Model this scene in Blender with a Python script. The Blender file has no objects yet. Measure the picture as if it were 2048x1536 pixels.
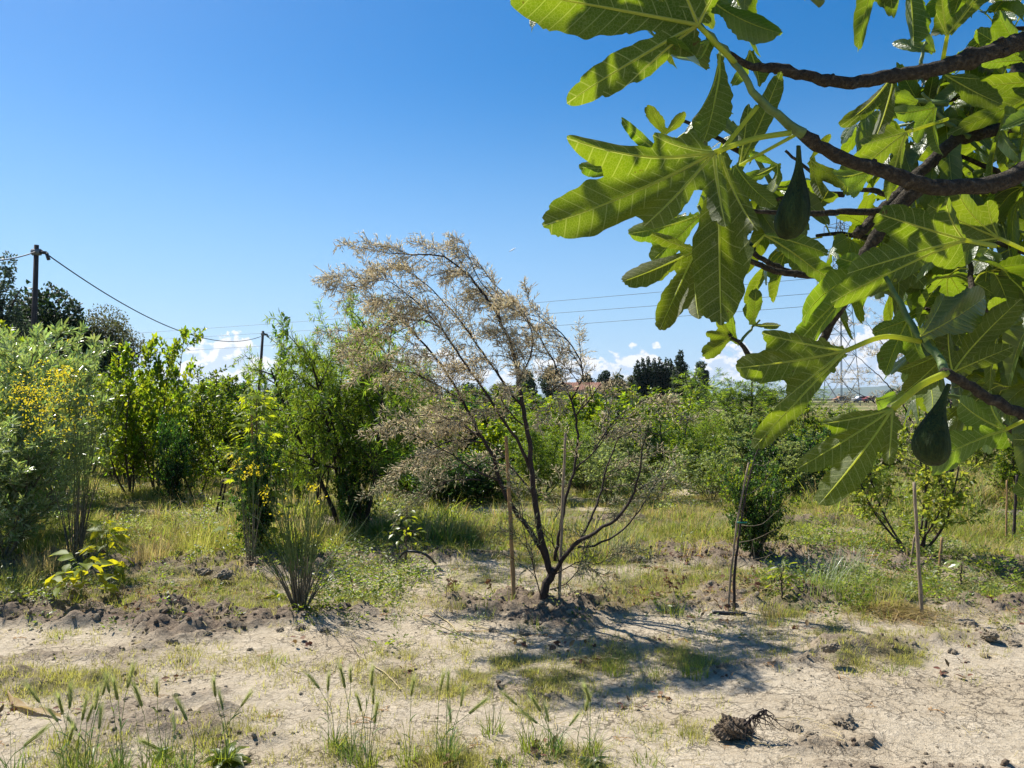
import bpy, math, random
import numpy as np
from mathutils import Vector, Matrix

scene = bpy.context.scene
COL = scene.collection
R = math.radians

# ---------------------------------------------------------------- camera
CAM_H = 1.6
HORIZON = 797.0
FPX = 1539.0
PITCH = math.atan((HORIZON - 768) / FPX)
cam_data = bpy.data.cameras.new("camera")
cam = bpy.data.objects.new("camera", cam_data)
COL.objects.link(cam)
cam.location = (0, 0, CAM_H)
cam.rotation_euler = (R(90) + PITCH, 0, 0)
cam_data.sensor_width = 36.0
cam_data.lens = 36.0 * FPX / 2048
cam_data.clip_start = 0.05
cam_data.clip_end = 60000
scene.camera = cam

# ---------------------------------------------------------------- sky, sun, exposure
SUN_EL, SUN_AZ = 51.0, -48.0          # azimuth from +Y, negative = to the left of the view
sd = Vector((math.sin(R(SUN_AZ)) * math.cos(R(SUN_EL)), math.cos(R(SUN_AZ)) * math.cos(R(SUN_EL)), math.sin(R(SUN_EL))))
world = bpy.data.worlds.new("World")
scene.world = world
world.cycles.sampling_method = 'MANUAL'
world.cycles.sample_map_resolution = 512
world.use_nodes = True
SKY_STRENGTH = 0.071
SUN_STRENGTH = 5.0
scene.view_settings.view_transform = 'Standard'
scene.view_settings.look = 'None'
scene.view_settings.gamma = 1
scene.view_settings.exposure = 0.90
scene.view_settings.use_curve_mapping = False


class NT:
    """small helper to write node trees"""
    def __init__(self, tree):
        self.t = tree
        self.n = tree.nodes
        self.l = tree.links

    def add(self, typ, **kw):
        nd = self.n.new(typ)
        for k, v in kw.items():
            setattr(nd, k, v)
        return nd

    def link(self, a, b):
        self.l.new(a, b)

    def val(self, sock, v):
        if hasattr(v, 'is_output') or isinstance(v, bpy.types.NodeSocket):
            self.l.new(v, sock)
        else:
            sock.default_value = v

    def math(self, op, a, b=0.0, c=None, clamp=False):
        nd = self.n.new('ShaderNodeMath')
        nd.operation = op
        nd.use_clamp = clamp
        self.val(nd.inputs[0], a)
        self.val(nd.inputs[1], b)
        if c is not None:
            self.val(nd.inputs[2], c)
        return nd.outputs[0]

    def mix(self, f, a, b, blend='MIX'):
        nd = self.n.new('ShaderNodeMix')
        nd.data_type = 'RGBA'
        nd.blend_type = blend
        self.val(nd.inputs[0], f)
        self.val(nd.inputs[6], a if not isinstance(a, tuple) or len(a) == 4 else (*a, 1))
        self.val(nd.inputs[7], b if not isinstance(b, tuple) or len(b) == 4 else (*b, 1))
        return nd.outputs[2]

    def noise(self, vec, scale, detail=4, rough=0.55, dist=0.0):
        nd = self.n.new('ShaderNodeTexNoise')
        if vec is not None:
            self.l.new(vec, nd.inputs['Vector'])
        nd.inputs['Scale'].default_value = scale
        nd.inputs['Detail'].default_value = detail
        nd.inputs['Roughness'].default_value = rough
        nd.inputs['Distortion'].default_value = dist
        return nd.outputs[0]

    def ramp(self, v, lo, hi, a=0.0, b=1.0, smooth=True):
        nd = self.n.new('ShaderNodeMapRange')
        nd.interpolation_type = 'SMOOTHSTEP' if smooth else 'LINEAR'
        nd.clamp = True if hasattr(nd, 'clamp') else True
        self.val(nd.inputs[0], v)
        self.val(nd.inputs[1], lo)
        self.val(nd.inputs[2], hi)
        self.val(nd.inputs[3], a)
        self.val(nd.inputs[4], b)
        return nd.outputs[0]


def build_world():
    w = NT(world.node_tree)
    w.n.clear()
    out = w.add('ShaderNodeOutputWorld')
    bg = w.add('ShaderNodeBackground')
    bg.inputs[1].default_value = SKY_STRENGTH
    w.link(bg.outputs[0], out.inputs[0])
    sky = w.add('ShaderNodeTexSky', sky_type='NISHITA')
    sky.sun_disc = False
    sky.sun_elevation = R(SUN_EL)
    sky.sun_rotation = R(SUN_AZ)
    sky.air_density = 1.0
    sky.dust_density = 0.4
    sky.ozone_density = 3.0
    tc = w.add('ShaderNodeTexCoord')
    sep = w.add('ShaderNodeSeparateXYZ')
    w.link(tc.outputs['Generated'], sep.inputs[0])
    az = w.math('ARCTAN2', sep.outputs[0], sep.outputs[1])
    el = w.math('ARCSINE', sep.outputs[2])
    # richer blue, as the phone renders it
    hsv = w.add('ShaderNodeHueSaturation')
    hsv.inputs['Saturation'].default_value = 1.48
    hsv.inputs['Hue'].default_value = 0.5
    w.link(sky.outputs[0], hsv.inputs['Color'])
    skyc = hsv.outputs[0]

    # cloud-top line: heaps at a few bearings, ragged everywhere
    def noise2(vec, scale, detail, rough=0.6):
        nd = w.add('ShaderNodeTexNoise', noise_dimensions='2D')
        nd.inputs['Scale'].default_value = scale
        nd.inputs['Detail'].default_value = detail
        nd.inputs['Roughness'].default_value = rough
        w.link(vec, nd.inputs['Vector'])
        return nd

    com0 = w.add('ShaderNodeCombineXYZ')
    w.link(az, com0.inputs[0])
    top = w.math('MULTIPLY_ADD', w.math('SUBTRACT', noise2(com0.outputs[0], 9.0, 2).outputs[0], 0.5), R(7.0), R(1.5))
    for ca, cw, ch in ((-21.0, 4.2, 3.4), (3.5, 3.4, 2.6), (9.5, 2.4, 2.2), (15.5, 2.5, 3.0), (24.0, 4.5, 3.6), (-6.0, 4.0, 2.4), (60.0, 12.0, 3.0), (-60.0, 10.0, 3.0)):
        q = w.math('DIVIDE', w.math('SUBTRACT', az, R(ca)), R(cw))
        g = w.math('EXPONENT', w.math('MULTIPLY', w.math('MULTIPLY', q, q), -1.0))
        top = w.math('ADD', top, w.math('MULTIPLY', g, R(ch) * 1.15))

    def density(doff, aoff):
        com = w.add('ShaderNodeCombineXYZ')
        e2 = w.math('ADD', el, doff)
        w.link(w.math('ADD', az, aoff), com.inputs[0])
        w.link(w.math('MULTIPLY', e2, 1.35), com.inputs[1])
        nz = noise2(com.outputs[0], 70, 4)
        sc = w.add('ShaderNodeVectorMath', operation='SCALE')
        sc.inputs[3].default_value = 0.020
        w.link(nz.outputs[1], sc.inputs[0])
        dist = w.add('ShaderNodeVectorMath', operation='ADD')
        w.link(com.outputs[0], dist.inputs[0])
        w.link(sc.outputs[0], dist.inputs[1])
        vor = w.add('ShaderNodeTexVoronoi', feature='F1', voronoi_dimensions='2D')
        w.link(dist.outputs[0], vor.inputs['Vector'])
        vor.inputs['Scale'].default_value = 34
        vor.inputs['Detail'].default_value = 1.5
        vor.inputs['Roughness'].default_value = 0.5
        puff = w.math('SUBTRACT', 0.45, vor.outputs['Distance'])
        d = w.math('DIVIDE', w.math('SUBTRACT', top, e2), R(1.1))
        d = w.math('MINIMUM', d, 1.25)
        d = w.math('ADD', d, w.math('MULTIPLY', puff, 1.3))
        return w.math('ADD', d, w.math('MULTIPLY', w.math('SUBTRACT', nz.outputs[0], 0.5), 1.6))

    d0 = density(0.0, 0.0)
    d1 = density(R(0.45), R(-0.30))
    mask = w.ramp(d0, 0.22, 0.60)
    low = w.ramp(el, R(0.1), R(1.9))
    mask = w.math('MULTIPLY', mask, low)
    lit = w.ramp(w.math('SUBTRACT', d0, d1), -0.12, 0.50)
    k = 1.0 / SKY_STRENGTH
    shade = w.mix(lit, (0.33 * k, 0.40 * k, 0.51 * k), (0.60 * k, 0.585 * k, 0.58 * k))
    haze = w.ramp(el, R(-0.5), R(24.0), 0.80, 0.0)
    skyc = w.mix(haze, skyc, (0.205 * k, 0.345 * k, 0.53 * k))
    c = w.mix(w.math('MULTIPLY', mask, 0.88), skyc, shade)
    w.link(c, bg.inputs[0])


build_world()
sun_data = bpy.data.lights.new("sun", 'SUN')
sun_data.energy = SUN_STRENGTH
sun_data.angle = R(0.53)
sun_data.color = (1.0, 0.95, 0.86)
sun = bpy.data.objects.new("sun", sun_data)
COL.objects.link(sun)
sun.rotation_euler = sd.to_track_quat('Z', 'Y').to_euler()

scene.cycles.max_bounces = 8
scene.cycles.diffuse_bounces = 2
scene.cycles.transmission_bounces = 5
scene.cycles.transparent_max_bounces = 6
scene.cycles.sample_clamp_indirect = 6.0


# ---------------------------------------------------------------- helpers
def P(px, py, y):
    """point seen at pixel (px, py) of the 2048 picture, at distance y in front"""
    dx, dz = (px - 1024) / FPX, (768 - py) / FPX
    c, s = math.cos(PITCH), math.sin(PITCH)
    fy, fz = c - dz * s, s + dz * c
    t = y / fy
    return Vector((dx * t, y, CAM_H + fz * t))


def depth_at(py):
    """distance of flat ground seen at pixel row py"""
    dz = (768 - py) / FPX
    c, s = math.cos(PITCH), math.sin(PITCH)
    fy, fz = c - dz * s, s + dz * c
    return -CAM_H / fz * fy


def hash2(ix, iy, seed):
    n = (ix.astype(np.int64) * 374761393 + iy.astype(np.int64) * 668265263 + seed * 974634777) & 0xFFFFFFFF
    n = ((n ^ (n >> 13)) * 1274126177) & 0xFFFFFFFF
    n = (n ^ (n >> 16)) & 0xFFFFFFFF
    return n / 4294967295.0


def vnoise(x, y, seed=0):
    x = np.asarray(x, float)
    y = np.asarray(y, float)
    ix, iy = np.floor(x), np.floor(y)
    fx, fy = x - ix, y - iy
    ux, uy = fx * fx * (3 - 2 * fx), fy * fy * (3 - 2 * fy)
    a, b = hash2(ix, iy, seed), hash2(ix + 1, iy, seed)
    c, d = hash2(ix, iy + 1, seed), hash2(ix + 1, iy + 1, seed)
    return (a + (b - a) * ux) * (1 - uy) + (c + (d - c) * ux) * uy


def fbm(x, y, octaves=4, seed=0, gain=0.5):
    s, a, f = 0.0, 1.0, 1.0
    tot = 0.0
    for i in range(octaves):
        s = s + a * (vnoise(x * f + 17.3 * i, y * f - 9.1 * i, seed + i) - 0.5)
        tot += a
        a *= gain
        f *= 2.03
    return s / tot


def sstep(a, b, v):
    t = np.clip((np.asarray(v, float) - a) / (b - a), 0, 1)
    return t * t * (3 - 2 * t)


def soil_mask(x, y):
    """dug dark soil of the planting rows"""
    n = fbm(x * 0.9, y * 1.6, 4, 5)
    r1 = 0.85 * np.exp(-((y - 5.90 - 0.25 * np.sin(x * 0.9) - 0.5 * fbm(x * 1.3, y * 0, 3, 8)) / 0.42) ** 2) * sstep(-6.5, -1.0, x + 4.5)
    r2 = np.exp(-((y - 7.6 - 0.3 * np.sin(x * 0.7 + 1)) / 0.40) ** 2) * 0.9
    r3 = np.exp(-((y - 9.9) / 0.35) ** 2) * 0.6
    r4 = 1.1 * np.exp(-((x - .28) / .65) ** 2 - ((y - 5.62) / .26) ** 2)      # earthed-up base of the tan tree
    r5 = 0.9 * np.exp(-((x + 1.65) / .5) ** 2 - ((y - 5.7) / .22) ** 2)       # and of the broom
    m = np.maximum(np.maximum(np.maximum(r1, r2), r3), np.maximum(r4, r5)) + n * 1.8
    return sstep(0.30, 0.75, m)


def _seg_dist(x, y, a, b):
    ax, ay, bx, by = a[0], a[1], b[0], b[1]
    L2 = (bx - ax) ** 2 + (by - ay) ** 2
    t = np.clip(((x - ax) * (bx - ax) + (y - ay) * (by - ay)) / L2, 0, 1)
    return np.hypot(x - ax - t * (bx - ax), y - ay - t * (by - ay))


def crust(x, y):
    """broken crust ridges in the clay: an old trench edge at the left, lumpy strips at the lower right"""
    m = 0.0
    xw = x + .12 * fbm(x * 3, y * 3, 2, 131)
    yw = y + .12 * fbm(x * 3 + 9, y * 3, 2, 132)
    for a, b, w in (((-2.10, 3.80), (-1.62, 4.22), .075), ((1.32, 3.55), (1.66, 3.66), .06), ((1.40, 3.36), (2.40, 3.30), .07), ((1.15, 4.55), (2.1, 4.85), .07), ((-.15, 4.35), (.25, 4.2), .05), ((2.0, 4.9), (3.3, 5.3), .12), ((-3.2, 4.7), (-2.4, 4.9), .06)):
        m = np.maximum(m, np.exp(-(_seg_dist(xw, yw, a, b) / w) ** 2))
    return m


def ground_h(x, y):
    x = np.asarray(x, float)
    y = np.asarray(y, float)
    near = 1 - sstep(14, 40, y)
    h = 0.10 * fbm(x * 0.35, y * 0.35, 3, 11)
    h = h + 0.030 * fbm(x * 1.7, y * 1.7, 3, 21)
    so = soil_mask(x, y)
    lump = np.abs(fbm(x * 5.5, y * 5.5, 4, 31, 0.6))
    h = h + so * near * (0.03 + 0.30 * lump)
    front = 1 - sstep(4.9, 6.0, y)
    h = h + near * front * (0.022 * fbm(x * 6, y * 6, 4, 41, 0.6) + 0.030 * sstep(0.0, 0.25, fbm(x * 0.8, y * 1.5, 3, 43)) * np.abs(fbm(x * 13, y * 16, 3, 44, .6)) + 0.020 * np.maximum(0, fbm(x * 2.3, y * 2.3, 5, 47, 0.7) - 0.12))
    cr = crust(x, y)
    h = h + cr * (0.010 + 0.13 * np.abs(fbm(x * 15, y * 15, 3, 133, .6)))
    return h * near


def gh(x, y):
    return float(ground_h(np.array([x]), np.array([y]))[0])


def G(px, py):
    y = depth_at(py)
    p = P(px, py, y)
    for _ in range(3):
        h = gh(p.x, y)
        dz = (768 - py) / FPX
        c, s = math.cos(PITCH), math.sin(PITCH)
        fy, fz = c - dz * s, s + dz * c
        y = (h - CAM_H) / fz * fy
        p = P(px, py, y)
    return p


def tag(o, label=None, cat=None, group=None, kind=None):
    if label:
        o["label"] = label
    if cat:
        o["category"] = cat
    if group:
        o["group"] = group
    if kind:
        o["kind"] = kind
    return o


def empty(name, loc, label=None, cat=None, group=None, rz=0.0):
    o = bpy.data.objects.new(name, None)
    o.empty_display_size = 0.1
    COL.objects.link(o)
    o.location = loc
    o.rotation_euler = (0, 0, rz)
    return tag(o, label, cat, group)


def new_mesh(name, V, faces, mats, smooth=True, mat_idx=None, uvs=None, uvs2=None):
    """faces: list of arrays, each (n, k) of vertex indices"""
    me = bpy.data.meshes.new(name)
    V = np.asarray(V, np.float32)
    me.vertices.add(len(V))
    me.vertices.foreach_set('co', V.ravel())
    loops = np.concatenate([np.asarray(f, np.int32).ravel() for f in faces])
    sizes = np.concatenate([np.full(len(f), np.asarray(f).shape[1], np.int32) for f in faces])
    starts = np.concatenate([[0], np.cumsum(sizes)[:-1]]).astype(np.int32)
    me.loops.add(len(loops))
    me.loops.foreach_set('vertex_index', loops)
    me.polygons.add(len(sizes))
    me.polygons.foreach_set('loop_start', starts)
    me.polygons.foreach_set('loop_total', sizes)
    me.polygons.foreach_set('use_smooth', np.full(len(sizes), smooth, bool))
    if mat_idx is not None:
        me.polygons.foreach_set('material_index', np.asarray(mat_idx, np.int32))
    for nm, u in (('UVMap', uvs), ('leafuv', uvs2)):
        if u is not None:
            layer = me.uv_layers.new(name=nm)
            layer.data.foreach_set('uv', np.asarray(u, np.float32).ravel())
    for m in (mats if isinstance(mats, (list, tuple)) else [mats]):
        me.materials.append(m)
    me.update()
    me.validate()
    return me


def obj(name, me, parent=None, loc=None):
    o = bpy.data.objects.new(name, me)
    COL.objects.link(o)
    if parent is not None:
        o.parent = parent
    if loc is not None:
        o.location = loc
    return o


class MB:
    """collects pieces into one mesh"""
    def __init__(self):
        self.V, self.F3, self.F4, self.n = [], [], [], 0

    def add(self, V, F):
        V = np.asarray(V, float)
        F = np.asarray(F, int)
        (self.F3 if F.shape[1] == 3 else self.F4).append(F + self.n)
        self.V.append(V)
        self.n += len(V)

    def tube(self, pts, radii, k=6, cap=True):
        pts = np.asarray([tuple(p) for p in pts], float)
        n = len(pts)
        radii = np.broadcast_to(np.asarray(radii, float), (n,))
        T = np.gradient(pts, axis=0)
        T /= np.linalg.norm(T, axis=1)[:, None] + 1e-9
        u = np.cross(T[0], (0.3, 0.2, 1.0) if abs(T[0][2]) < 0.9 else (1, 0, 0))
        u /= np.linalg.norm(u)
        rings = []
        ang = np.arange(k) * 2 * math.pi / k
        for i in range(n):
            u = u - T[i] * np.dot(u, T[i])
            u /= np.linalg.norm(u) + 1e-9
            v = np.cross(T[i], u)
            rings.append(pts[i] + radii[i] * (np.cos(ang)[:, None] * u + np.sin(ang)[:, None] * v))
        V = np.concatenate(rings)
        j = np.arange(k)
        F = np.concatenate([np.stack([i * k + j, i * k + (j + 1) % k, (i + 1) * k + (j + 1) % k, (i + 1) * k + j], 1) for i in range(n - 1)])
        n0 = self.n
        self.add(V, F)
        if cap:
            for base, c in ((n0, pts[0]), (n0 + (n - 1) * k, pts[-1])):
                self.V.append(np.array([c]))
                ci = self.n
                self.n += 1
                if base == n0:
                    self.F3.append(np.stack([base + (j + 1) % k, base + j, np.full(k, ci)], 1))
                else:
                    self.F3.append(np.stack([base + j, base + (j + 1) % k, np.full(k, ci)], 1))

    def box(self, c, s, rz=0.0):
        x, y, z = s[0] / 2, s[1] / 2, s[2] / 2
        V = np.array([(i, j, k) for k in (-z, z) for j in (-y, y) for i in (-x, x)])
        ca, sa = math.cos(rz), math.sin(rz)
        V = np.stack([V[:, 0] * ca - V[:, 1] * sa, V[:, 0] * sa + V[:, 1] * ca, V[:, 2]], 1) + np.asarray(c, float)
        self.add(V, [(0, 2, 3, 1), (4, 5, 7, 6), (0, 1, 5, 4), (2, 6, 7, 3), (0, 4, 6, 2), (1, 3, 7, 5)])

    def bar(self, a, b, w):
        self.tube([a, b], w / 2 * 1.3, 4)

    def mesh(self, name, mat, smooth=True):
        fs = []
        if self.F3:
            fs.append(np.concatenate(self.F3))
        if self.F4:
            fs.append(np.concatenate(self.F4))
        return new_mesh(name, np.concatenate(self.V), fs, mat, smooth)

    def build(self, name, mat, parent=None, smooth=True, loc=None):
        return obj(name, self.mesh(name, mat, smooth), parent, loc)


def resample(pts, n, wob=0.0, rng=None):
    """smooth polyline through pts (Catmull-Rom), n points"""
    p = np.asarray([tuple(q) for q in pts], float)
    m = len(p)
    q = np.concatenate([[2 * p[0] - p[1]], p, [2 * p[-1] - p[-2]]])
    seg = np.linalg.norm(np.diff(p, axis=0), axis=1)
    cum = np.concatenate([[0], np.cumsum(seg)])
    out = []
    for s in np.linspace(0, cum[-1], n):
        i = min(int(np.searchsorted(cum, s, side='right')) - 1, m - 2)
        i = max(i, 0)
        t = (s - cum[i]) / max(seg[i], 1e-9)
        a, b, c, d = q[i], q[i + 1], q[i + 2], q[i + 3]
        out.append(0.5 * ((2 * b) + (-a + c) * t + (2 * a - 5 * b + 4 * c - d) * t * t + (-a + 3 * b - 3 * c + d) * t ** 3))
    out = np.array(out)
    if wob and rng is not None:
        w = np.array([[rng.gauss(0, wob) for _ in range(3)] for _ in range(n)])
        w[0] = 0
        out += w
    return out


def leaf_scatter(pts, dirs, nrm, size, tmpl, width=None):
    """place copies of a leaf template; returns V, F3"""
    tv, tf = tmpl
    pts, dirs, nrm = np.asarray(pts, float), np.asarray(dirs, float), np.asarray(nrm, float)
    size = np.asarray(size, float)
    Y = dirs / (np.linalg.norm(dirs, axis=1)[:, None] + 1e-9)
    Z = nrm - Y * np.sum(nrm * Y, 1)[:, None]
    ln = np.linalg.norm(Z, axis=1)[:, None]
    alt = np.cross(Y, np.array([[0.31, 0.77, 0.1]]))
    Z = np.where(ln > 1e-3, Z / (ln + 1e-9), alt / (np.linalg.norm(alt, axis=1)[:, None] + 1e-9))
    X = np.cross(Y, Z)
    tv = np.asarray(tv, float)
    V = (tv[None, :, 0, None] * X[:, None] + tv[None, :, 1, None] * Y[:, None] + tv[None, :, 2, None] * Z[:, None]) * size[:, None, None] + pts[:, None]
    N, k = len(pts), len(tv)
    F = (np.asarray(tf, int)[None] + (np.arange(N) * k)[:, None, None]).reshape(-1, len(tf[0]))
    return V.reshape(-1, 3), F


# leaf templates (unit length, lying in XY, Z up)
OVATE = ([(0, 0, 0), (.26, .28, .05), (.30, .52, .05), (.12, .84, .0), (0, 1, -.08), (-.12, .84, .0), (-.30, .52, .05), (-.26, .28, .05), (0, .5, -.03)],
         [(0, 1, 8), (1, 2, 8), (2, 3, 8), (3, 4, 8), (4, 5, 8), (5, 6, 8), (6, 7, 8), (7, 0, 8)])
OVAL = ([(0, 0, 0), (.27, .4, .06), (.15, .82, .0), (0, 1, -.07), (-.15, .82, .0), (-.27, .4, .06)],
        [(0, 1, 2), (0, 2, 3), (0, 3, 4), (0, 4, 5)])
LANCE = ([(0, 0, 0), (.075, .35, .03), (.0, 1, -.12), (-.075, .35, .03), (0, .4, -.01)], [(0, 1, 4), (1, 2, 4), (2, 3, 4), (3, 0, 4)])
OLIVE = ([(0, 0, 0), (.11, .35, .03), (.09, .7, .02), (.0, 1, -.04), (-.09, .7, .02), (-.11, .35, .03), (0, .5, -.015)],
         [(0, 1, 6), (1, 2, 6), (2, 3, 6), (3, 4, 6), (4, 5, 6), (5, 0, 6)])
_m = [(0, 0, 0)]
for _a, _r in ((-125, .42), (-100, .25), (-72, .62), (-48, .32), (-24, .80), (-12, .48), (0, 1.0), (12, .48), (24, .80), (48, .32), (72, .62), (100, .25), (125, .42)):
    _m.append((math.sin(R(_a)) * _r * .8, math.cos(R(_a)) * _r * .75 + 0.22, -0.10 * _r * _r))
_m[0] = (0, .22, .03)
_m.append((0, 0, 0))
MAPLE = (_m, [(0, i + 1, i) for i in range(1, 13)] + [(0, 1, 14), (0, 14, 13)])
NEEDLE = ([(0, 0, 0), (.060, .45, .035), (-.060, .45, .035), (0, .45, -.060), (0, 1, 0)], [(0, 1, 2), (0, 2, 3), (0, 3, 1), (4, 2, 1), (4, 3, 2), (4, 1, 3)])
CLUMP = ([(-.5, 0, 0), (.1, .1, .25), (.5, -.05, .0), (.25, .55, -.1), (.0, 1, .1), (-.35, .6, -.12)], [(0, 1, 5), (1, 2, 3), (1, 3, 4), (1, 4, 5)])


# ---------------------------------------------------------------- materials
def mat_new(name):
    m = bpy.data.materials.new(name)
    m.use_nodes = True
    t = NT(m.node_tree)
    t.n.clear()
    out = t.add('ShaderNodeOutputMaterial')
    return m, t, out


def leaf_mat(name, col, trans, under=None, rough=0.42, spec=0.32, tfac=0.46, var=0.5, hue=0.03, yellow=None):
    m, t, out = mat_new(name)
    geo = t.add('ShaderNodeNewGeometry')
    oi = t.add('ShaderNodeObjectInfo')
    rnd = geo.outputs['Random Per Island']
    h2 = t.math('FRACT', t.math('MULTIPLY', rnd, 17.31))
    hs = t.add('ShaderNodeHueSaturation')
    t.link(t.math('ADD', 0.5 - hue, t.math('MULTIPLY', h2, 2 * hue)), hs.inputs['Hue'])
    t.link(t.math('ADD', 1 - var * 0.6, t.math('MULTIPLY', rnd, var * 1.2)), hs.inputs['Value'])
    base = (*col, 1)
    if under:
        base = t.mix(geo.outputs['Backfacing'], base, (*under, 1))
    if yellow:
        base = t.mix(t.ramp(h2, yellow[1], min(1, yellow[1] + .12)), base, (*yellow[0], 1))
    t.val(hs.inputs['Color'], base)
    pb = t.add('ShaderNodeBsdfPrincipled')
    t.link(hs.outputs[0], pb.inputs['Base Color'])
    pb.inputs['Roughness'].default_value = rough
    pb.inputs['Specular IOR Level'].default_value = spec
    tr = t.add('ShaderNodeBsdfTranslucent')
    hs2 = t.add('ShaderNodeHueSaturation')
    t.link(t.math('ADD', 0.5 - hue, t.math('MULTIPLY', h2, 2 * hue)), hs2.inputs['Hue'])
    t.link(t.math('ADD', 1 - var * 0.5, t.math('MULTIPLY', rnd, var)), hs2.inputs['Value'])
    tcol = (*trans, 1)
    if yellow:
        tcol = t.mix(t.ramp(h2, yellow[1], min(1, yellow[1] + .12)), tcol, tuple(min(1, c * 1.6) for c in yellow[0]) + (1,))
    t.val(hs2.inputs['Color'], tcol)
    t.link(hs2.outputs[0], tr.inputs[0])
    mx = t.add('ShaderNodeMixShader')
    mx.inputs[0].default_value = tfac
    t.link(pb.outputs[0], mx.inputs[1])
    t.link(tr.outputs[0], mx.inputs[2])
    t.link(mx.outputs[0], out.inputs[0])
    return m


def plain_mat(name, col, rough=0.8, spec=0.3, nscale=30, var=0.35, bump=0.3, metal=0.0, col2=None, stretch=None):
    m, t, out = mat_new(name)
    tc = t.add('ShaderNodeTexCoord')
    vec = tc.outputs['Object']
    if stretch:
        mp = t.add('ShaderNodeMapping')
        mp.inputs['Scale'].default_value = stretch
        t.link(vec, mp.inputs[0])
        vec = mp.outputs[0]
    n = t.noise(vec, nscale, 5, 0.65)
    n = t.ramp(n, 0.3, 0.7)
    c2 = col2 if col2 else tuple(c * (1 - var) for c in col)
    c = t.mix(n, (*c2, 1), (*col, 1))
    pb = t.add('ShaderNodeBsdfPrincipled')
    t.link(c, pb.inputs['Base Color'])
    pb.inputs['Roughness'].default_value = rough
    pb.inputs['Specular IOR Level'].default_value = spec
    pb.inputs['Metallic'].default_value = metal
    if bump:
        b = t.add('ShaderNodeBump')
        b.inputs['Strength'].default_value = bump
        b.inputs['Distance'].default_value = 0.01
        t.link(n, b.inputs['Height'])
        t.link(b.outputs[0], pb.inputs['Normal'])
    t.link(pb.outputs[0], out.inputs[0])
    return m


M = {}
M['bark'] = plain_mat('bark', (0.16, 0.12, 0.09), 0.9, 0.2, 60, 0.6, 0.6, stretch=(1, 1, .3))
M['bark_dark'] = plain_mat('bark_dark', (0.055, 0.038, 0.032), 0.8, 0.3, 60, 0.5, 0.6, stretch=(1, 1, .3))
M['bark_grey'] = plain_mat('bark_grey', (0.24, 0.20, 0.13), 0.85, 0.3, 60, 0.6, 0.6, stretch=(1, 1, .3))
M['twig'] = plain_mat('twig', (0.10, 0.07, 0.05), 0.8, 0.3, 60, 0.4, 0)
M['twig_green'] = plain_mat('twig_green', (0.13, 0.17, 0.05), 0.7, 0.3, 60, 0.4, 0)
M['straw'] = plain_mat('straw', (0.55, 0.44, 0.22), 0.8, 0.3, 60, 0.35, 0)
M['straw_orange'] = plain_mat('straw_orange', (0.50, 0.26, 0.08), 0.8, 0.3, 60, 0.35, 0)
M['stake'] = plain_mat('stake', (0.42, 0.25, 0.11), 0.75, 0.3, 90, 0.45, 0.4, stretch=(1, 1, .15))
M['stake_pale'] = plain_mat('stake_pale', (0.36, 0.27, 0.18), 0.8, 0.3, 90, 0.5, 0.4, stretch=(1, 1, .15))
M['black_pipe'] = plain_mat('black_pipe', (0.02, 0.02, 0.022), 0.45, 0.5, 20, 0.3, 0)
M['steel'] = plain_mat('steel', (0.17, 0.19, 0.20), 0.6, 0.4, 8, 0.2, 0, metal=0.3)
M['wood_pole'] = plain_mat('wood_pole', (0.075, 0.062, 0.058), 0.85, 0.2, 12, 0.5, 0.2, stretch=(1, 1, .1))
M['concrete'] = plain_mat('concrete', (0.32, 0.30, 0.28), 0.85, 0.2, 12, 0.3, 0.2)
M['tie'] = plain_mat('tie', (0.0, 0.22, 0.13), 0.5, 0.5, 12, 0.2, 0)
M['net'] = plain_mat('net', (0.62, 0.10, 0.05), 0.7, 0.3, 40, 0.3, 0)
M['fig_bark'] = plain_mat('fig_bark', (0.135, 0.115, 0.082), 0.9, 0.15, 130, 0.72, 1.0, col2=(0.050, 0.040, 0.030))
M['fig_shoot'] = plain_mat('fig_shoot', (0.13, 0.20, 0.05), 0.55, 0.4, 60, 0.4, 0.2)
M['clay'] = plain_mat('clay', (0.38, 0.31, 0.22), 0.95, 0.15, 40, 0.35, 0.6)
M['clay_dark'] = plain_mat('clay_dark', (0.22, 0.165, 0.115), 0.95, 0.15, 40, 0.45, 0.6)

M['L_willow'] = leaf_mat('willow_leaf', (0.0630, 0.1092, 0.0134), (0.36, 0.50, 0.03), rough=.4)
M['L_mulberry'] = leaf_mat('mulberry_leaf', (0.0714, 0.1218, 0.0118), (0.44, 0.56, 0.02), rough=.35)
M['L_green'] = leaf_mat('green_leaf', (0.0504, 0.0907, 0.0109), (0.32, 0.42, 0.02), rough=.38)
M['L_dark'] = leaf_mat('dark_leaf', (0.0269, 0.0571, 0.0151), (0.10, 0.20, 0.03), rough=.35)
M['L_olive'] = leaf_mat('olive_leaf', (0.13, 0.19, 0.045), (0.42, 0.55, 0.10), under=(0.42, 0.46, 0.30), rough=.3, spec=.7, tfac=.35)
M['L_maple'] = leaf_mat('maple_leaf', (0.085, 0.160, 0.014), (0.48, 0.64, 0.02), rough=.55, spec=.12)
M['L_yellow'] = leaf_mat('yellow_green_leaf', (0.0924, 0.1260, 0.0185), (0.50, 0.56, 0.05), rough=.45, yellow=((0.34, 0.30, 0.03), 0.85))
M['L_magnolia'] = leaf_mat('magnolia_leaf', (0.09, 0.165, 0.018), (0.62, 0.66, 0.02), rough=.5, spec=.15)
M['L_pale'] = leaf_mat('pale_leaf', (0.1344, 0.1680, 0.0630), (0.42, 0.50, 0.12), rough=.45)
M['L_tamarisk'] = leaf_mat('tamarisk_spray', (0.66, 0.585, 0.43), (0.86, 0.77, 0.54), rough=.7, spec=.2, tfac=.5, var=.6, hue=.015)
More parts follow.
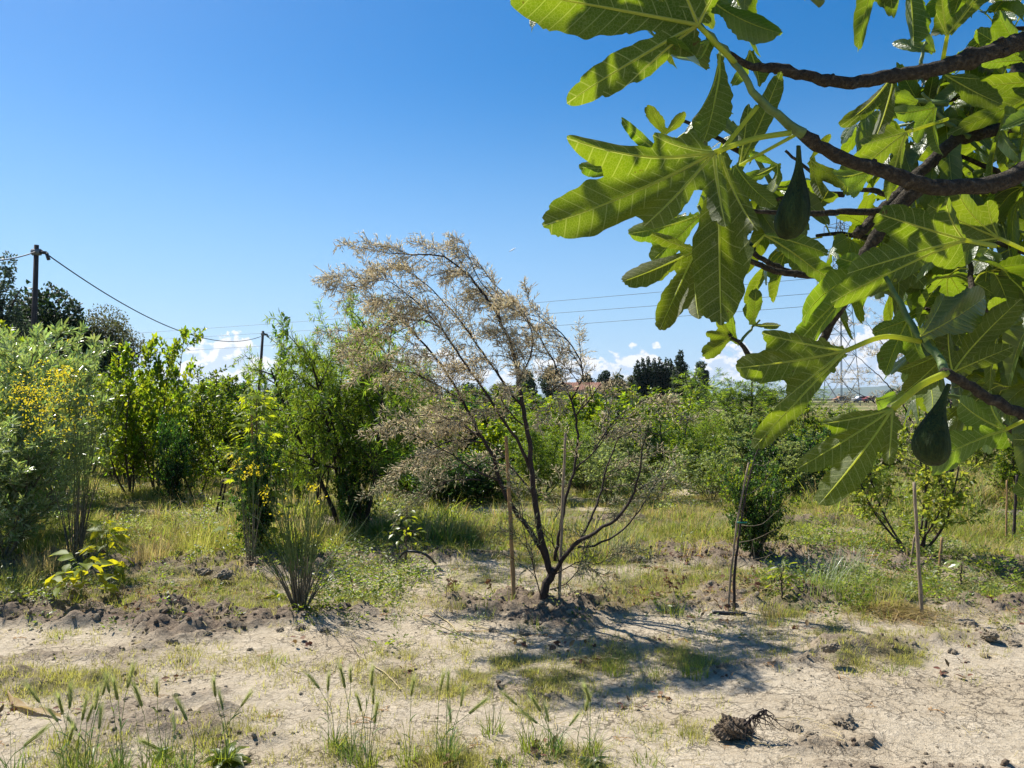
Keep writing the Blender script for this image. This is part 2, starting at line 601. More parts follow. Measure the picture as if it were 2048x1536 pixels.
M['L_tamarisk_green'] = leaf_mat('tamarisk_green_spray', (0.30, 0.32, 0.17), (0.45, 0.50, 0.22), rough=.7, spec=.2, tfac=.3)
M['L_broom'] = leaf_mat('broom_stem', (0.11, 0.15, 0.045), (0.22, 0.28, 0.06), rough=.6, tfac=.15)
M['L_flower'] = leaf_mat('yellow_flower', (0.80, 0.64, 0.02), (0.95, 0.78, 0.03), rough=.6, tfac=.4, var=.25, hue=.01)
M['L_far'] = leaf_mat('far_leaf', (0.040, 0.066, 0.022), (0.09, 0.15, 0.03), rough=.6, tfac=.3)
M['L_far_dark'] = leaf_mat('far_dark_leaf', (0.024, 0.042, 0.018), (0.05, 0.09, 0.02), rough=.6, tfac=.3)
M['L_far_olive'] = leaf_mat('far_olive_leaf', (0.075, 0.078, 0.030), (0.17, 0.18, 0.05), rough=.6, tfac=.35)
M['L_far_grey'] = leaf_mat('far_grey_leaf', (0.060, 0.085, 0.050), (0.10, 0.15, 0.06), rough=.6, tfac=.3)
M['L_grass'] = leaf_mat('grass_blade', (0.175, 0.20, 0.040), (0.52, 0.55, 0.09), rough=.5, yellow=((0.34, 0.27, 0.09), 0.62))
M['L_grass_green'] = leaf_mat('grass_green_blade', (0.115, 0.165, 0.028), (0.38, 0.47, 0.05), rough=.5, yellow=((0.30, 0.26, 0.08), 0.88))
M['L_grass_dry'] = leaf_mat('grass_dry_blade', (0.36, 0.29, 0.12), (0.50, 0.42, 0.16), rough=.6, yellow=((0.40, 0.22, 0.07), 0.8))
M['L_barley'] = leaf_mat('barley_stem', (0.11, 0.19, 0.045), (0.32, 0.44, 0.08), rough=.45, tfac=.3)
M['L_head'] = leaf_mat('barley_head', (0.27, 0.31, 0.10), (0.62, 0.66, 0.20), rough=.5, tfac=.35)
M['L_dead'] = leaf_mat('dead_leaf', (0.14, 0.075, 0.04), (0.2, 0.1, 0.04), rough=.7, tfac=.2)
M['ivy'] = leaf_mat('ivy_leaf', (0.030, 0.075, 0.018), (0.10, 0.22, 0.02), rough=.25, spec=.6)
# ================================================================ ground
def patch_list():
    # (pixel x, pixel y, radius x in px, radius y in px, strength) of the grass patches in the clay foreground
    return [(1000, 1345, 300, 48, 1.0), (870, 1320, 150, 35, .8), (1180, 1330, 120, 40, .7), (120, 1370, 170, 42, .8), (330, 1330, 130, 40, .35),
            (1230, 1315, 70, 35, 1.0), (1385, 1310, 75, 38, 1.0), (1300, 1325, 60, 25, .6), (1790, 1310, 75, 30, .8), (1700, 1320, 60, 25, .7),
            (880, 1505, 120, 50, .9), (1030, 1410, 50, 25, .6), (1150, 1500, 70, 40, .6), (1290, 1455, 55, 28, .5), (440, 1475, 90, 60, .45),
            (170, 1520, 120, 40, .6), (700, 1500, 150, 40, .5), (1385, 1465, 35, 25, .6), (540, 1320, 90, 22, .5), (650, 1325, 70, 20, .5),
            (1560, 1310, 60, 18, .4), (380, 1300, 60, 20, .4), (120, 1270, 90, 20, .4), (1880, 1270, 70, 25, .5), (1650, 1240, 200, 40, .8), (700, 1190, 110, 30, .7), (900, 1215, 90, 20, .5), (1260, 1200, 130, 30, .8), (450, 1210, 130, 20, .5), (1200, 1150, 120, 30, .7), (950, 1160, 120, 30, .6), (1560, 1200, 100, 30, .8), (330, 1190, 100, 22, .6)]


def grass_density(x, y):
    """0..1 how grassy a ground point is"""
    mid = sstep(5.35, 6.5, y + 0.5 * fbm(x * 0.8, y * 0.8, 3, 61) * 2)
    n = fbm(x * 0.7, y * 0.9, 4, 63)
    g = mid * sstep(-0.22, 0.10, n + 0.10 * sstep(8, 14, y))
    g = g * (1 - 0.6 * soil_mask(x, y))
    f = np.zeros_like(x)
    for px, py, rx, ry, s in patch_list():
        c = P(px, py, depth_at(py))
        sx = rx / FPX * c.y
        sy = abs(depth_at(py - ry) - depth_at(py + ry)) / 2
        d = ((x - c.x) / sx) ** 2 + ((y - c.y) / sy) ** 2
        f = np.maximum(f, s * np.exp(-d * 1.1))
    f = f * sstep(-0.25, 0.2, fbm(x * 4, y * 4, 3, 67) + 0.1)
    near_l = 0.8 * sstep(5.2, 6.2, y) * sstep(1.2, 2.6, -x) * (0.4 + fbm(x * 2, y * 2, 3, 68))
    return np.clip(np.maximum(np.maximum(g, f), near_l), 0, 1)


def axis(parts):
    out = [np.array([parts[0][0]])]
    for a, b, s0, s1 in parts:
        xs, v = [], a
        while v < b:
            f = (v - a) / (b - a)
            v += s0 * (s1 / s0) ** f
            xs.append(min(v, b))
        out.append(np.array(xs))
    return np.concatenate(out)


ys = axis([(-60, -2, 12, 2), (-2, 2.8, .9, .05), (2.8, 7.0, .017, .032), (7.0, 12, .036, .11), (12, 40, .14, 1.5), (40, 400, 3, 60), (400, 12000, 120, 3000)])
half = axis([(0, 5.5, .028, .042), (5.5, 14, .05, .3), (14, 60, .5, 6), (60, 500, 12, 90), (500, 9000, 160, 2500)])
xs = np.concatenate([-half[::-1][:-1], half])
XX, YY = np.meshgrid(xs, ys)
ZZ = ground_h(XX, YY)
V = np.stack([XX.ravel(), YY.ravel(), ZZ.ravel()], 1)
CR = crust(XX, YY)
ny, nx = XX.shape
ii = (np.arange(ny - 1)[:, None] * nx + np.arange(nx - 1)[None]).ravel()
F = np.stack([ii, ii + 1, ii + nx + 1, ii + nx], 1)


def ground_material():
    m, t, out = mat_new('ground_clay_and_soil')
    geo = t.add('ShaderNodeNewGeometry')
    pos = geo.outputs['Position']
    so = t.add('ShaderNodeAttribute', attribute_name='soil').outputs['Fac']
    gr = t.add('ShaderNodeAttribute', attribute_name='grassy').outputs['Fac']
    fa = t.add('ShaderNodeAttribute', attribute_name='farfield').outputs['Fac']
    # warped coordinates for the drying cracks
    nz = t.add('ShaderNodeTexNoise')
    nz.inputs['Scale'].default_value = 7
    nz.inputs['Detail'].default_value = 6
    nz.inputs['Roughness'].default_value = 0.65
    t.link(pos, nz.inputs['Vector'])
    sc = t.add('ShaderNodeVectorMath', operation='SCALE')
    t.link(nz.outputs[1], sc.inputs[0])
    sc.inputs[3].default_value = 0.22
    ad = t.add('ShaderNodeVectorMath', operation='ADD')
    t.link(pos, ad.inputs[0])
    t.link(sc.outputs[0], ad.inputs[1])

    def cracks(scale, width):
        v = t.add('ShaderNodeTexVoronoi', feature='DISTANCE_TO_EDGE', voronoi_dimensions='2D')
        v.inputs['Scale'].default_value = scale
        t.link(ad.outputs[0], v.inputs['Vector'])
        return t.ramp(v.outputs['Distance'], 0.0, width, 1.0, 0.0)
    n_big = t.noise(pos, 1.1, 4, 0.6)
    n_mid = t.noise(pos, 5.0, 5, 0.65)
    n_fine = t.noise(pos, 38.0, 6, 0.7)
    n_vf = t.noise(pos, 160.0, 3, 0.7)
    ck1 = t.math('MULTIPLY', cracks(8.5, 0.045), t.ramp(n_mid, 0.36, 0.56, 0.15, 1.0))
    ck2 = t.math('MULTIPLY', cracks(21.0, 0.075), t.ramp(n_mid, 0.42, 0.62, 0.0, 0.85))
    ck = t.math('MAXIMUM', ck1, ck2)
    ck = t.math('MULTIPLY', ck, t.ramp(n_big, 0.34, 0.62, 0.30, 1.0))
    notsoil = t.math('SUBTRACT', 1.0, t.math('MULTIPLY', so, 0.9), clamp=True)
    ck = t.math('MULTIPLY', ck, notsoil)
    clay = t.mix(t.ramp(n_mid, 0.3, 0.7), (0.42, 0.355, 0.26), (0.54, 0.462, 0.345))
    clay = t.mix(t.ramp(n_big, 0.42, 0.66), clay, (0.39, 0.32, 0.225))
    clay = t.mix(t.ramp(n_fine, 0.30, 0.62, 0.55, 0.0), clay, (0.27, 0.21, 0.135))
    soil = t.mix(t.ramp(n_fine, 0.35, 0.65), (0.100, 0.075, 0.055), (0.25, 0.195, 0.14))
    soil = t.mix(t.ramp(n_mid, 0.45, 0.65), soil, (0.19, 0.145, 0.105))
    sod = t.mix(t.ramp(n_fine, 0.35, 0.65), (0.13, 0.105, 0.05), (0.095, 0.115, 0.032))
    sod = t.mix(t.ramp(n_mid, 0.42, 0.62), sod, (0.24, 0.195, 0.10))
    c = t.mix(so, clay, soil)
    c = t.mix(t.ramp(t.math('ADD', gr, t.math('MULTIPLY', t.math('SUBTRACT', n_fine, 0.5), 0.8)), 0.25, 0.75), c, sod)
    # far fields in strips across the view
    mp = t.add('ShaderNodeMapping')
    mp.inputs['Scale'].default_value = (0.002, 0.03, 1)
    t.link(pos, mp.inputs[0])
    strip = t.noise(mp.outputs[0], 3.0, 3, 0.6)
    field = t.mix(t.ramp(strip, 0.40, 0.60), (0.10, 0.125, 0.04), (0.26, 0.22, 0.11))
    c = t.mix(fa, c, field)
    c = t.mix(t.math('MULTIPLY', ck, 0.88), c, (0.075, 0.055, 0.038))  # shade inside the cracks painted into the ground colour
    pb = t.add('ShaderNodeBsdfPrincipled')
    t.link(c, pb.inputs['Base Color'])
    pb.inputs['Roughness'].default_value = 0.93
    pb.inputs['Specular IOR Level'].default_value = 0.12
    h = t.math('MULTIPLY', n_fine, 0.016)
    h = t.math('ADD', h, t.math('MULTIPLY', n_mid, 0.030))
    h = t.math('ADD', h, t.math('MULTIPLY', n_vf, 0.0050))
    h = t.math('SUBTRACT', h, t.math('MULTIPLY', ck, 0.010))
    b = t.add('ShaderNodeBump')
    b.inputs['Strength'].default_value = 1.0
    b.inputs['Distance'].default_value = 1.0
    t.link(h, b.inputs['Height'])
    t.link(b.outputs[0], pb.inputs['Normal'])
    t.link(pb.outputs[0], out.inputs[0])
    return m


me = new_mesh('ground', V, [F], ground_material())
for nm, val in (('soil', np.maximum(CR * .55, soil_mask(XX, YY), sstep(5.3, 6.3, YY + .8 * fbm(XX * .9, YY * .9, 3, 97)) * (.68 + .8 * fbm(XX * 3, YY * 3, 3, 98))) * (1 - sstep(12, 25, YY))), ('grassy', grass_density(XX, YY)), ('farfield', sstep(25, 45, YY))):
    a = me.attributes.new(nm, 'FLOAT', 'POINT')
    a.data.foreach_set('value', val.ravel().astype(np.float32))
ground = tag(obj('ground', me), kind='structure')


# ---------------------------------------------------------------- instanced ground cover (grass, weeds, crumbs)
def blade_tuft(name, n, h, spread, width, lean, mat, seed, segs=3):
    rng = np.random.default_rng(seed)
    mb = MB()
    for i in range(n):
        a = rng.uniform(0, 2 * math.pi)
        r = spread * math.sqrt(rng.uniform(0, 1))
        b = np.array([math.cos(a) * r, math.sin(a) * r, -0.01])
        la = a + rng.normal(0, 0.9)
        L = lean * rng.uniform(0.2, 1.3)
        hh = h * rng.uniform(0.45, 1.1)
        w = width * rng.uniform(0.6, 1.2)
        side = np.array([-math.sin(la + rng.normal(0, .6)), math.cos(la), 0.0])
        pts = []
        for k in range(segs + 1):
            f = k / segs
            pts.append(b + np.array([math.cos(la) * L * hh * f ** 1.8, math.sin(la) * L * hh * f ** 1.8, hh * (f - 0.30 * L * f ** 2.2)]))
        V, F = [], []
        for k in range(segs):
            ww = w * (1 - (k / segs) ** 1.5)
            V += [pts[k] - side * ww / 2, pts[k] + side * ww / 2]
        V.append(pts[-1])
        for k in range(segs - 1):
            F += [(2 * k, 2 * k + 1, 2 * k + 3), (2 * k, 2 * k + 3, 2 * k + 2)]
        F.append((2 * segs - 2, 2 * segs - 1, 2 * segs))
        mb.add(V, F)
    return mb.mesh(name, mat, smooth=True)


def clod_mesh(name, seed, mat, sub=2, rough=0.35):
    import bmesh
    bm = bmesh.new()
    bmesh.ops.create_icosphere(bm, subdivisions=sub, radius=0.5)
    rng = random.Random(seed)
    ox = rng.uniform(0, 50)
    for v in bm.verts:
        p = v.co
        n = float(fbm(np.array([p.x * 4 + ox + p.z * 2.7]), np.array([p.y * 4 - p.z * 3.1]), 5, seed, 0.75)[0])
        v.co = p * (1 + rough * 2.2 * n)
        v.co.z *= 0.7
    me = bpy.data.meshes.new(name)
    bm.to_mesh(me)
    bm.free()
    me.materials.append(mat)
    return me


def scatter_gn(name, protos, pts, scl, rot, idx, host_mat, kind='stuff'):
    """one object whose geometry nodes place copies of the prototype meshes on its points"""
    c = bpy.data.collections.new(name + '_source')
    for i, me in enumerate(protos):
        o = bpy.data.objects.new('%s_source_%02d' % (name, i), me)
        c.objects.link(o)
    me = bpy.data.meshes.new(name)
    me.vertices.add(len(pts))
    me.vertices.foreach_set('co', np.asarray(pts, np.float32).ravel())
    a = me.attributes.new('scl', 'FLOAT', 'POINT')
    a.data.foreach_set('value', np.asarray(scl, np.float32))
    a = me.attributes.new('rot', 'FLOAT_VECTOR', 'POINT')
    a.data.foreach_set('vector', np.asarray(rot, np.float32).ravel())
    a = me.attributes.new('pick', 'INT', 'POINT')
    a.data.foreach_set('value', np.asarray(idx, np.int32))
    me.materials.append(host_mat)
    o = tag(obj(name, me), kind=kind)
    g = bpy.data.node_groups.new(name + '_nodes', 'GeometryNodeTree')
    g.interface.new_socket('Geometry', in_out='INPUT', socket_type='NodeSocketGeometry')
    g.interface.new_socket('Geometry', in_out='OUTPUT', socket_type='NodeSocketGeometry')
    n = g.nodes
    gi, go = n.new('NodeGroupInput'), n.new('NodeGroupOutput')
    ci = n.new('GeometryNodeCollectionInfo')
    ci.inputs['Collection'].default_value = c
    ci.inputs['Separate Children'].default_value = True
    ci.inputs['Reset Children'].default_value = True
    ip = n.new('GeometryNodeInstanceOnPoints')
    ip.inputs['Pick Instance'].default_value = True

    def named(nm, typ):
        x = n.new('GeometryNodeInputNamedAttribute')
        x.data_type = typ
        x.inputs[0].default_value = nm
        return [s for s in x.outputs if s.enabled and s.name == 'Attribute'][0]
    g.links.new(gi.outputs[0], ip.inputs['Points'])
    g.links.new(ci.outputs[0], ip.inputs['Instance'])
    g.links.new(named('pick', 'INT'), ip.inputs['Instance Index'])
    rt = n.new('FunctionNodeEulerToRotation')
    g.links.new(named('rot', 'FLOAT_VECTOR'), rt.inputs[0])
    g.links.new(rt.outputs[0], ip.inputs['Rotation'])
    g.links.new(named('scl', 'FLOAT'), ip.inputs['Scale'])
    g.links.new(ip.outputs[0], go.inputs[0])
    md = o.modifiers.new('scatter', 'NODES')
    md.node_group = g
    return o


rs = np.random.default_rng(7)


def wedge(n, y0, y1, power=1.0, margin=0.74):
    u = rs.uniform(0, 1, n)
    if power == 0:
        y = y0 * (y1 / y0) ** u
    else:
        y = (y0 ** power + u * (y1 ** power - y0 ** power)) ** (1 / power)
    x = rs.uniform(-1, 1, n) * (y * margin + 0.5)
    return x, y


def rots(n, tilt=0.15):
    return np.stack([rs.normal(0, tilt, n), rs.normal(0, tilt, n), rs.uniform(0, 2 * math.pi, n)], 1)


# short grass of the patches and the sward behind the dug rows
x, y = wedge(52000, 3.2, 9.5, 0.6)
d = grass_density(x, y)
k = rs.uniform(0, 1, len(x)) < d * np.where(y < 5.6, 0.85, 0.60)
x, y = x[k], y[k]
protos = [blade_tuft('short_grass', 16, .055, .035, .0032, .9, M['L_grass'], 100 + i, 2) for i in range(4)] + \
         [blade_tuft('mid_grass', 14, .11, .035, .0040, .8, M['L_grass_green'], 110 + i, 3) for i in range(3)] + \
         [blade_tuft('dry_grass', 12, .09, .04, .0032, 1.0, M['L_grass_dry'], 120 + i, 3) for i in range(2)]
zone = fbm(x * 0.9, y * 0.9, 3, 71)
u = rs.uniform(0, 1, len(x))
pick = np.where(u < 0.62 - zone * 0.6, rs.integers(0, 4, len(x)), np.where(u < 0.86 - zone * 0.5, rs.integers(4, 7, len(x)), rs.integers(7, 9, len(x))))
pick = np.where((y < 5.4) & (pick >= 4) & (u > 0.5), rs.integers(0, 4, len(x)), pick)
scatter_gn('grass', protos, np.stack([x, y, ground_h(x, y)], 1), rs.uniform(0.55, 1.35, len(x)) * (1 + 0.5 * sstep(6.5, 9, y)), rots(len(x)), pick, M['L_grass'])

# longer sward farther off
x, y = wedge(66000, 7.6, 60, 0.0)
d = grass_density(x, y)
patch = sstep(-0.16, 0.12, fbm(x * 1.3, y * 1.1, 4, 75))
k = rs.uniform(0, 1, len(x)) < (0.14 + 0.86 * d * (.35 + .65 * patch))
x, y = x[k], y[k]
protos = [blade_tuft('sward', 26, .16, .10, .0075, .8, M['L_grass_green'], 200 + i, 2) for i in range(3)] + \
         [blade_tuft('sward_pale', 26, .16, .10, .0075, .9, M['L_grass'], 210 + i, 2) for i in range(3)] + \
         [blade_tuft('sward_dry', 22, .22, .10, .0065, .9, M['L_grass_dry'], 220 + i, 2) for i in range(2)]
zone = fbm(x * 0.35, y * 0.35, 3, 73)
u = rs.uniform(0, 1, len(x))
pick = np.where(u < 0.42 + zone, rs.integers(0, 3, len(x)), np.where(u < 0.74, rs.integers(3, 6, len(x)), rs.integers(6, 8, len(x))))
scatter_gn('meadow_grass', protos, np.stack([x, y, ground_h(x, y)], 1), rs.uniform(0.3, 1.0, len(x)) * (.62 + y / 30) * (1 + 1.1 * sstep(.1, .3, zone)) * (.55 + 1.5 * sstep(-.1, .35, fbm(x * 2.2, y * 2.2, 3, 79))), rots(len(x)), pick, M['L_grass'])


# low leafy weeds
def weed_mesh(name, n, r, size, mat, seed, h=0.05):
    q = np.random.default_rng(seed)
    a = q.uniform(0, 6.28, n)
    rr = r * np.sqrt(q.uniform(0, 1, n))
    p = np.stack([np.cos(a) * rr, np.sin(a) * rr, q.uniform(0, h, n)], 1)
    dr = np.stack([np.cos(a), np.sin(a), q.uniform(-.1, .9, n)], 1)
    V, F = leaf_scatter(p, dr, np.array([[0, 0, 1.0]]) + q.normal(0, .3, (n, 3)), q.uniform(.6, 1.2, n) * size, OVAL)
    return new_mesh(name, V, [F], mat)


x, y = wedge(26000, 5.0, 22, 0.3)
w = fbm(x * 0.8, y * 0.8, 4, 81)
k = (rs.uniform(0, 1, len(x)) < sstep(-0.05, 0.25, w) * (.52 + .3 * sstep(7, 9, y)) * sstep(5.2, 6.6, y) + 0.012)
x, y = x[k], y[k]
protos = [weed_mesh('weed', 26, .09, .035, M['L_green'], 300 + i) for i in range(3)] + [weed_mesh('weed_pale', 26, .09, .03, M['L_pale'], 310 + i, .09) for i in range(2)] + \
         [weed_mesh('weed_tall', 40, .08, .035, M['L_willow'], 315, .25)]
scatter_gn('weeds', protos, np.stack([x, y, ground_h(x, y)], 1), rs.uniform(0.35, 1.0, len(x)) * (1 + y / 30), rots(len(x)), rs.integers(0, 6, len(x)), M['L_green'])

# crumbs and small clods
x, y = wedge(60000, 3.0, 13, 0.4)
so = np.maximum(soil_mask(x, y), crust(x, y) * .8)
n1 = fbm(x * 3.2, y * 3.2, 4, 91)
dens = np.clip(so * 0.95 + 0.06 + 0.9 * sstep(0.12, 0.28, n1), 0, 1)
k = rs.uniform(0, 1, len(x)) < dens * np.where(y < 5.2, 0.30, 0.50)
x, y, so = x[k], y[k], so[k]
protos = [clod_mesh('crumb', 400 + i, M['clay'], 1, .45) for i in range(3)] + [clod_mesh('crumb_dark', 410 + i, M['clay_dark'], 1, .45) for i in range(3)]
s = 0.006 + 0.026 * rs.uniform(0, 1, len(x)) ** 4 + so * 0.045 * rs.uniform(0, 1, len(x)) ** 3
pick = np.where(rs.uniform(0, 1, len(x)) < 0.02 + 0.55 * so, rs.integers(3, 6, len(x)), rs.integers(0, 3, len(x)))
scatter_gn('soil_crumbs', protos, np.stack([x, y, ground_h(x, y) + s * .02], 1), s, rots(len(x), .6), pick, M['clay'])

# dry litter: fallen straw bits and dead leaves
x, y = wedge(9000, 3.2, 9, 0.4)
k = rs.uniform(0, 1, len(x)) < 0.05 + 0.95 * sstep(0.0, 0.2, fbm(x * 1.4, y * 1.4, 3, 95)) * sstep(5.0, 6.0, y)
x, y = x[k], y[k]
n0 = len(x)
mbs = []
for i in range(4):
    q = np.random.default_rng(500 + i)
    mb = MB()
    for j in range(5):
        a = q.uniform(0, 6.28)
        c = q.uniform(-.06, .06, 2)
        L = q.uniform(.02, .09)
        mb.tube([(c[0], c[1], .006), (c[0] + math.cos(a) * L / 2, c[1] + math.sin(a) * L / 2, .006 + q.uniform(0, .012)), (c[0] + math.cos(a) * L, c[1] + math.sin(a) * L, .004)], .0011, 3, False)
    mbs.append(mb.mesh('litter', M['straw'] if i else M['straw_orange']))
q = np.random.default_rng(511)
V, F = leaf_scatter(q.uniform(-.06, .06, (7, 3)) * np.array([1, 1, .1]) + np.array([0, 0, .012]), q.normal(0, 1, (7, 3)) * np.array([1, 1, .2]), np.array([[0, 0, 1.0]]) + q.normal(0, .5, (7, 3)), q.uniform(.02, .05, 7), OVAL)
mbs.append(new_mesh('dead_leaves', V, [F], M['L_dead']))
scatter_gn('plant_litter', mbs, np.stack([x, y, ground_h(x, y)], 1), rs.uniform(.6, 1.6, n0), rots(n0, .1), rs.integers(0, 5, n0), M['straw'])


# ---------------------------------------------------------------- far hills
def ridge(name, y0, pts, col, seed, thick=900):
    m, t, out = mat_new(name)
    geo = t.add('ShaderNodeNewGeometry')
    n = t.noise(geo.outputs['Position'], 0.004, 5, 0.6)
    pb = t.add('ShaderNodeBsdfPrincipled')
    t.link(t.mix(t.ramp(n, .35, .65), (*col, 1), tuple(c * 1.6 for c in col) + (1,)), pb.inputs['Base Color'])
    pb.inputs['Roughness'].default_value = 1
    pb.inputs['Specular IOR Level'].default_value = 0
    t.link(pb.outputs[0], out.inputs[0])
    n_ = 260
    px = np.linspace(-1600, 3600, n_)
    top = np.interp(px, [p[0] for p in pts], [p[1] for p in pts])
    X = (px - 1024) / FPX * y0
    H = CAM_H + (HORIZON - top) / FPX * y0
    H = H * (1 + 0.10 * fbm(px * 0.01, px * 0, 4, seed) * 2) - 1
    V, k = [], 9
    for j in range(k):
        f = j / (k - 1)
        prof = math.sin(math.pi * f)
        V.append(np.stack([X * (1 + f * .1), np.full(n_, y0 + thick * f) + 200 * fbm(px * .004, px * 0 + j * .2, 3, seed), H * prof * (1 + .25 * fbm(px * .02, px * 0 + j, 3, seed + 1)) - 2], 1))
    V = np.concatenate(V)
    ii = (np.arange(k - 1)[:, None] * n_ + np.arange(n_ - 1)[None]).ravel()
    return tag(obj(name, new_mesh(name, V, [np.stack([ii, ii + 1, ii + n_ + 1, ii + n_], 1)], m)), kind='structure')


ridge('hills', 9000, [(-1600, 770), (-400, 772), (150, 766), (300, 764), (480, 768), (620, 771), (760, 777), (900, 786), (1400, 790), (1560, 786), (1640, 776), (1740, 771), (1900, 768), (2400, 772), (3600, 770)], (0.05, 0.075, 0.06), 3, 1800)
# ================================================================ far background
def crown_cloud(rng, blobs, n, size, tmpl=CLUMP, inner=0.55):
    """leaf clumps filling the outer part of several ellipsoids"""
    w = np.array([b[3] * b[4] * b[5] for b in blobs]) ** (2 / 3)
    w = w / w.sum()
    which = rng.choice(len(blobs), n, p=w)
    B = np.array(blobs)[which]
    v = rng.normal(0, 1, (n, 3))
    v /= np.linalg.norm(v, axis=1)[:, None]
    r = (inner ** 3 + rng.uniform(0, 1, n) * (1 - inner ** 3)) ** (1 / 3)
    bump = 1 + 0.35 * fbm(v[:, 0] * 3.1 + which * 7, v[:, 2] * 3.1 + v[:, 1] * 2, 3, 7) * 2
    p = B[:, :3] + v * r[:, None] * B[:, 3:6] * bump[:, None]
    d = v + rng.normal(0, .7, (n, 3))
    nr = v + rng.normal(0, .6, (n, 3)) + np.array([0, 0, .4])
    return leaf_scatter(p, d, nr, size * rng.uniform(.5, 1.3, n), tmpl)


def far_tree(name, px, base_y, top_py, half_w_px, mat, label, shape='round', n=2600, size=None, seed=1, group=None, bare=0.3, lean=0.0):
    rng = np.random.default_rng(seed)
    rr = random.Random(seed)
    c = P(px, 768, base_y)
    H = P(px, top_py, base_y).z
    W = half_w_px / FPX * base_y
    n = int(n * 2.2) if base_y > 100 and shape == 'round' else n
    size = (size * .6 if size and base_y > 100 and shape == 'round' else size) or max(.10, base_y * 0.0035)
    root = empty('tree', (c.x, base_y, 0), label, 'tree', group)
    z0 = H * bare
    blobs = []
    if shape == 'round':
        for i in range(9):
            a = rr.uniform(0, 6.28)
            q = rr.uniform(.15, .62)
            z = rr.uniform(z0 + .2 * (H - z0), H * .84)
            s = rr.uniform(.32, .5) * W * (1.0 if z < H * .7 else .8)
            blobs.append((math.cos(a) * q * W, math.sin(a) * q * W, z, s, s, s * .8))
        blobs.append((0, 0, H - .3 * W, .42 * W, .42 * W, .32 * W))
        blobs.append((0, 0, (H + z0) / 2, .7 * W, .7 * W, (H - z0) * .38))
    elif shape == 'poplar':
        for i in range(9):
            f = i / 8
            s = W * (0.55 + .45 * math.sin(math.pi * min(1, f * .9 + .15))) * (1 - .55 * f ** 3)
            blobs.append((rr.uniform(-.15, .15) * W, rr.uniform(-.15, .15) * W, z0 + (H - z0) * (0.06 + .88 * f), s, s, (H - z0) * .10))
    V, F = crown_cloud(rng, blobs, n, size)
    obj('crown', new_mesh('crown', V, [F], mat), root)
    mb = MB()
    r0 = H * .022 + .03
    mb.tube(resample([(0, 0, -.2), (lean * .3, 0, H * .3), (lean, 0, H * .75)], 7), np.linspace(r0, r0 * .35, 7), 6)
    for i in range(9):
        a = rr.uniform(0, 6.28)
        z = H * rr.uniform(.22, .5)
        e = (math.cos(a) * W * .7 + lean, math.sin(a) * W * .7, z + H * rr.uniform(.2, .35))
        mb.tube(resample([(lean * z / H, 0, z), (e[0] * .45, e[1] * .45, z + (e[2] - z) * .6), e], 5), np.linspace(r0 * .45, r0 * .1, 5), 4)
    mb.build('trunk', M['bark_dark'], root)
    return root


# upper left group behind the pole
far_tree('tree', 0, 36, 512, 60, M['L_far_grey'], 'tall grey-green tree cut by the left picture edge, higher than its dark neighbour', 'poplar', 7000, .12, 11, bare=.2)
far_tree('tree', 95, 40, 577, 145, M['L_far_dark'], 'broad dark green tree directly behind the near utility pole', 'round', 13000, .20, 12, bare=.12)
far_tree('tree', 212, 42, 612, 98, M['L_far_olive'], 'olive-brown tree with see-through crown and bare forked trunk, right of the dark tree', 'round', 7500, .10, 13, bare=.42, lean=.5)
# distant row in the middle
far_tree('tree', 1052, 190, 742, 30, M['L_far'], 'small round pale willow on the skyline left of the red-roofed house', 'round', 1500, .7, 21, bare=.1)
far_tree('tree', 1102, 150, 733, 30, M['L_far_dark'], 'dark round tree on the skyline seen through the tan tamarisk sprays', 'round', 1700, .5, 22, bare=.1)
far_tree('tree', 1172, 185, 748, 22, M['L_far_dark'], 'low dark treetop showing above the ridge of the red roof', 'round', 1200, .6, 23, bare=.1)
far_tree('tree', 1212, 170, 742, 20, M['L_far_dark'], 'dark narrow-topped tree beside the right gable of the red-roofed house', 'round', 1400, .55, 24, bare=.1)
far_tree('tree', 1238, 168, 748, 20, M['L_far'], 'mid green rounded tree between the house and the poplar row', 'round', 1400, .55, 25, bare=.1)
far_tree('tree', 1262, 165, 752, 17, M['L_far_olive'], 'lower yellowish tree touching the left end of the poplar row', 'round', 1000, .55, 26, bare=.1)
ORD = ['first', 'second', 'third', 'fourth', 'fifth', 'sixth', 'seventh']
for i, (px, tp) in enumerate([(1276, 724), (1287, 720), (1298, 717), (1309, 719), (1320, 716), (1331, 719), (1342, 721)]):
    far_tree('poplar_tree', px, 160 + (i % 3), tp, 13, M['L_far_dark'], ORD[i] + ' slim poplar from the left in the even-topped skyline row', 'poplar', 2600, .34, 30 + i, 'poplars in the even-topped row', bare=.04)
far_tree('poplar_tree', 1360, 155, 704, 20, M['L_far_dark'], 'tallest poplar, standing at the right end of the row with a pointed top', 'poplar', 6500, .30, 41, bare=.04)
far_tree('tree', 1402, 150, 724, 23, M['L_far_grey'], 'blue-grey tree with loose crown right of the tallest poplar', 'round', 1500, .55, 42, bare=.1)
far_tree('tree', 1385, 145, 758, 18, M['L_far_dark'], 'short dark tree filling the foot of the gap right of the tallest poplar', 'round', 1200, .5, 43, bare=.05)
far_tree('tree', 1412, 120, 784, 20, M['L_far'], 'low dark green bush at the far edge of the pale field', 'round', 900, .35, 44, bare=.02)
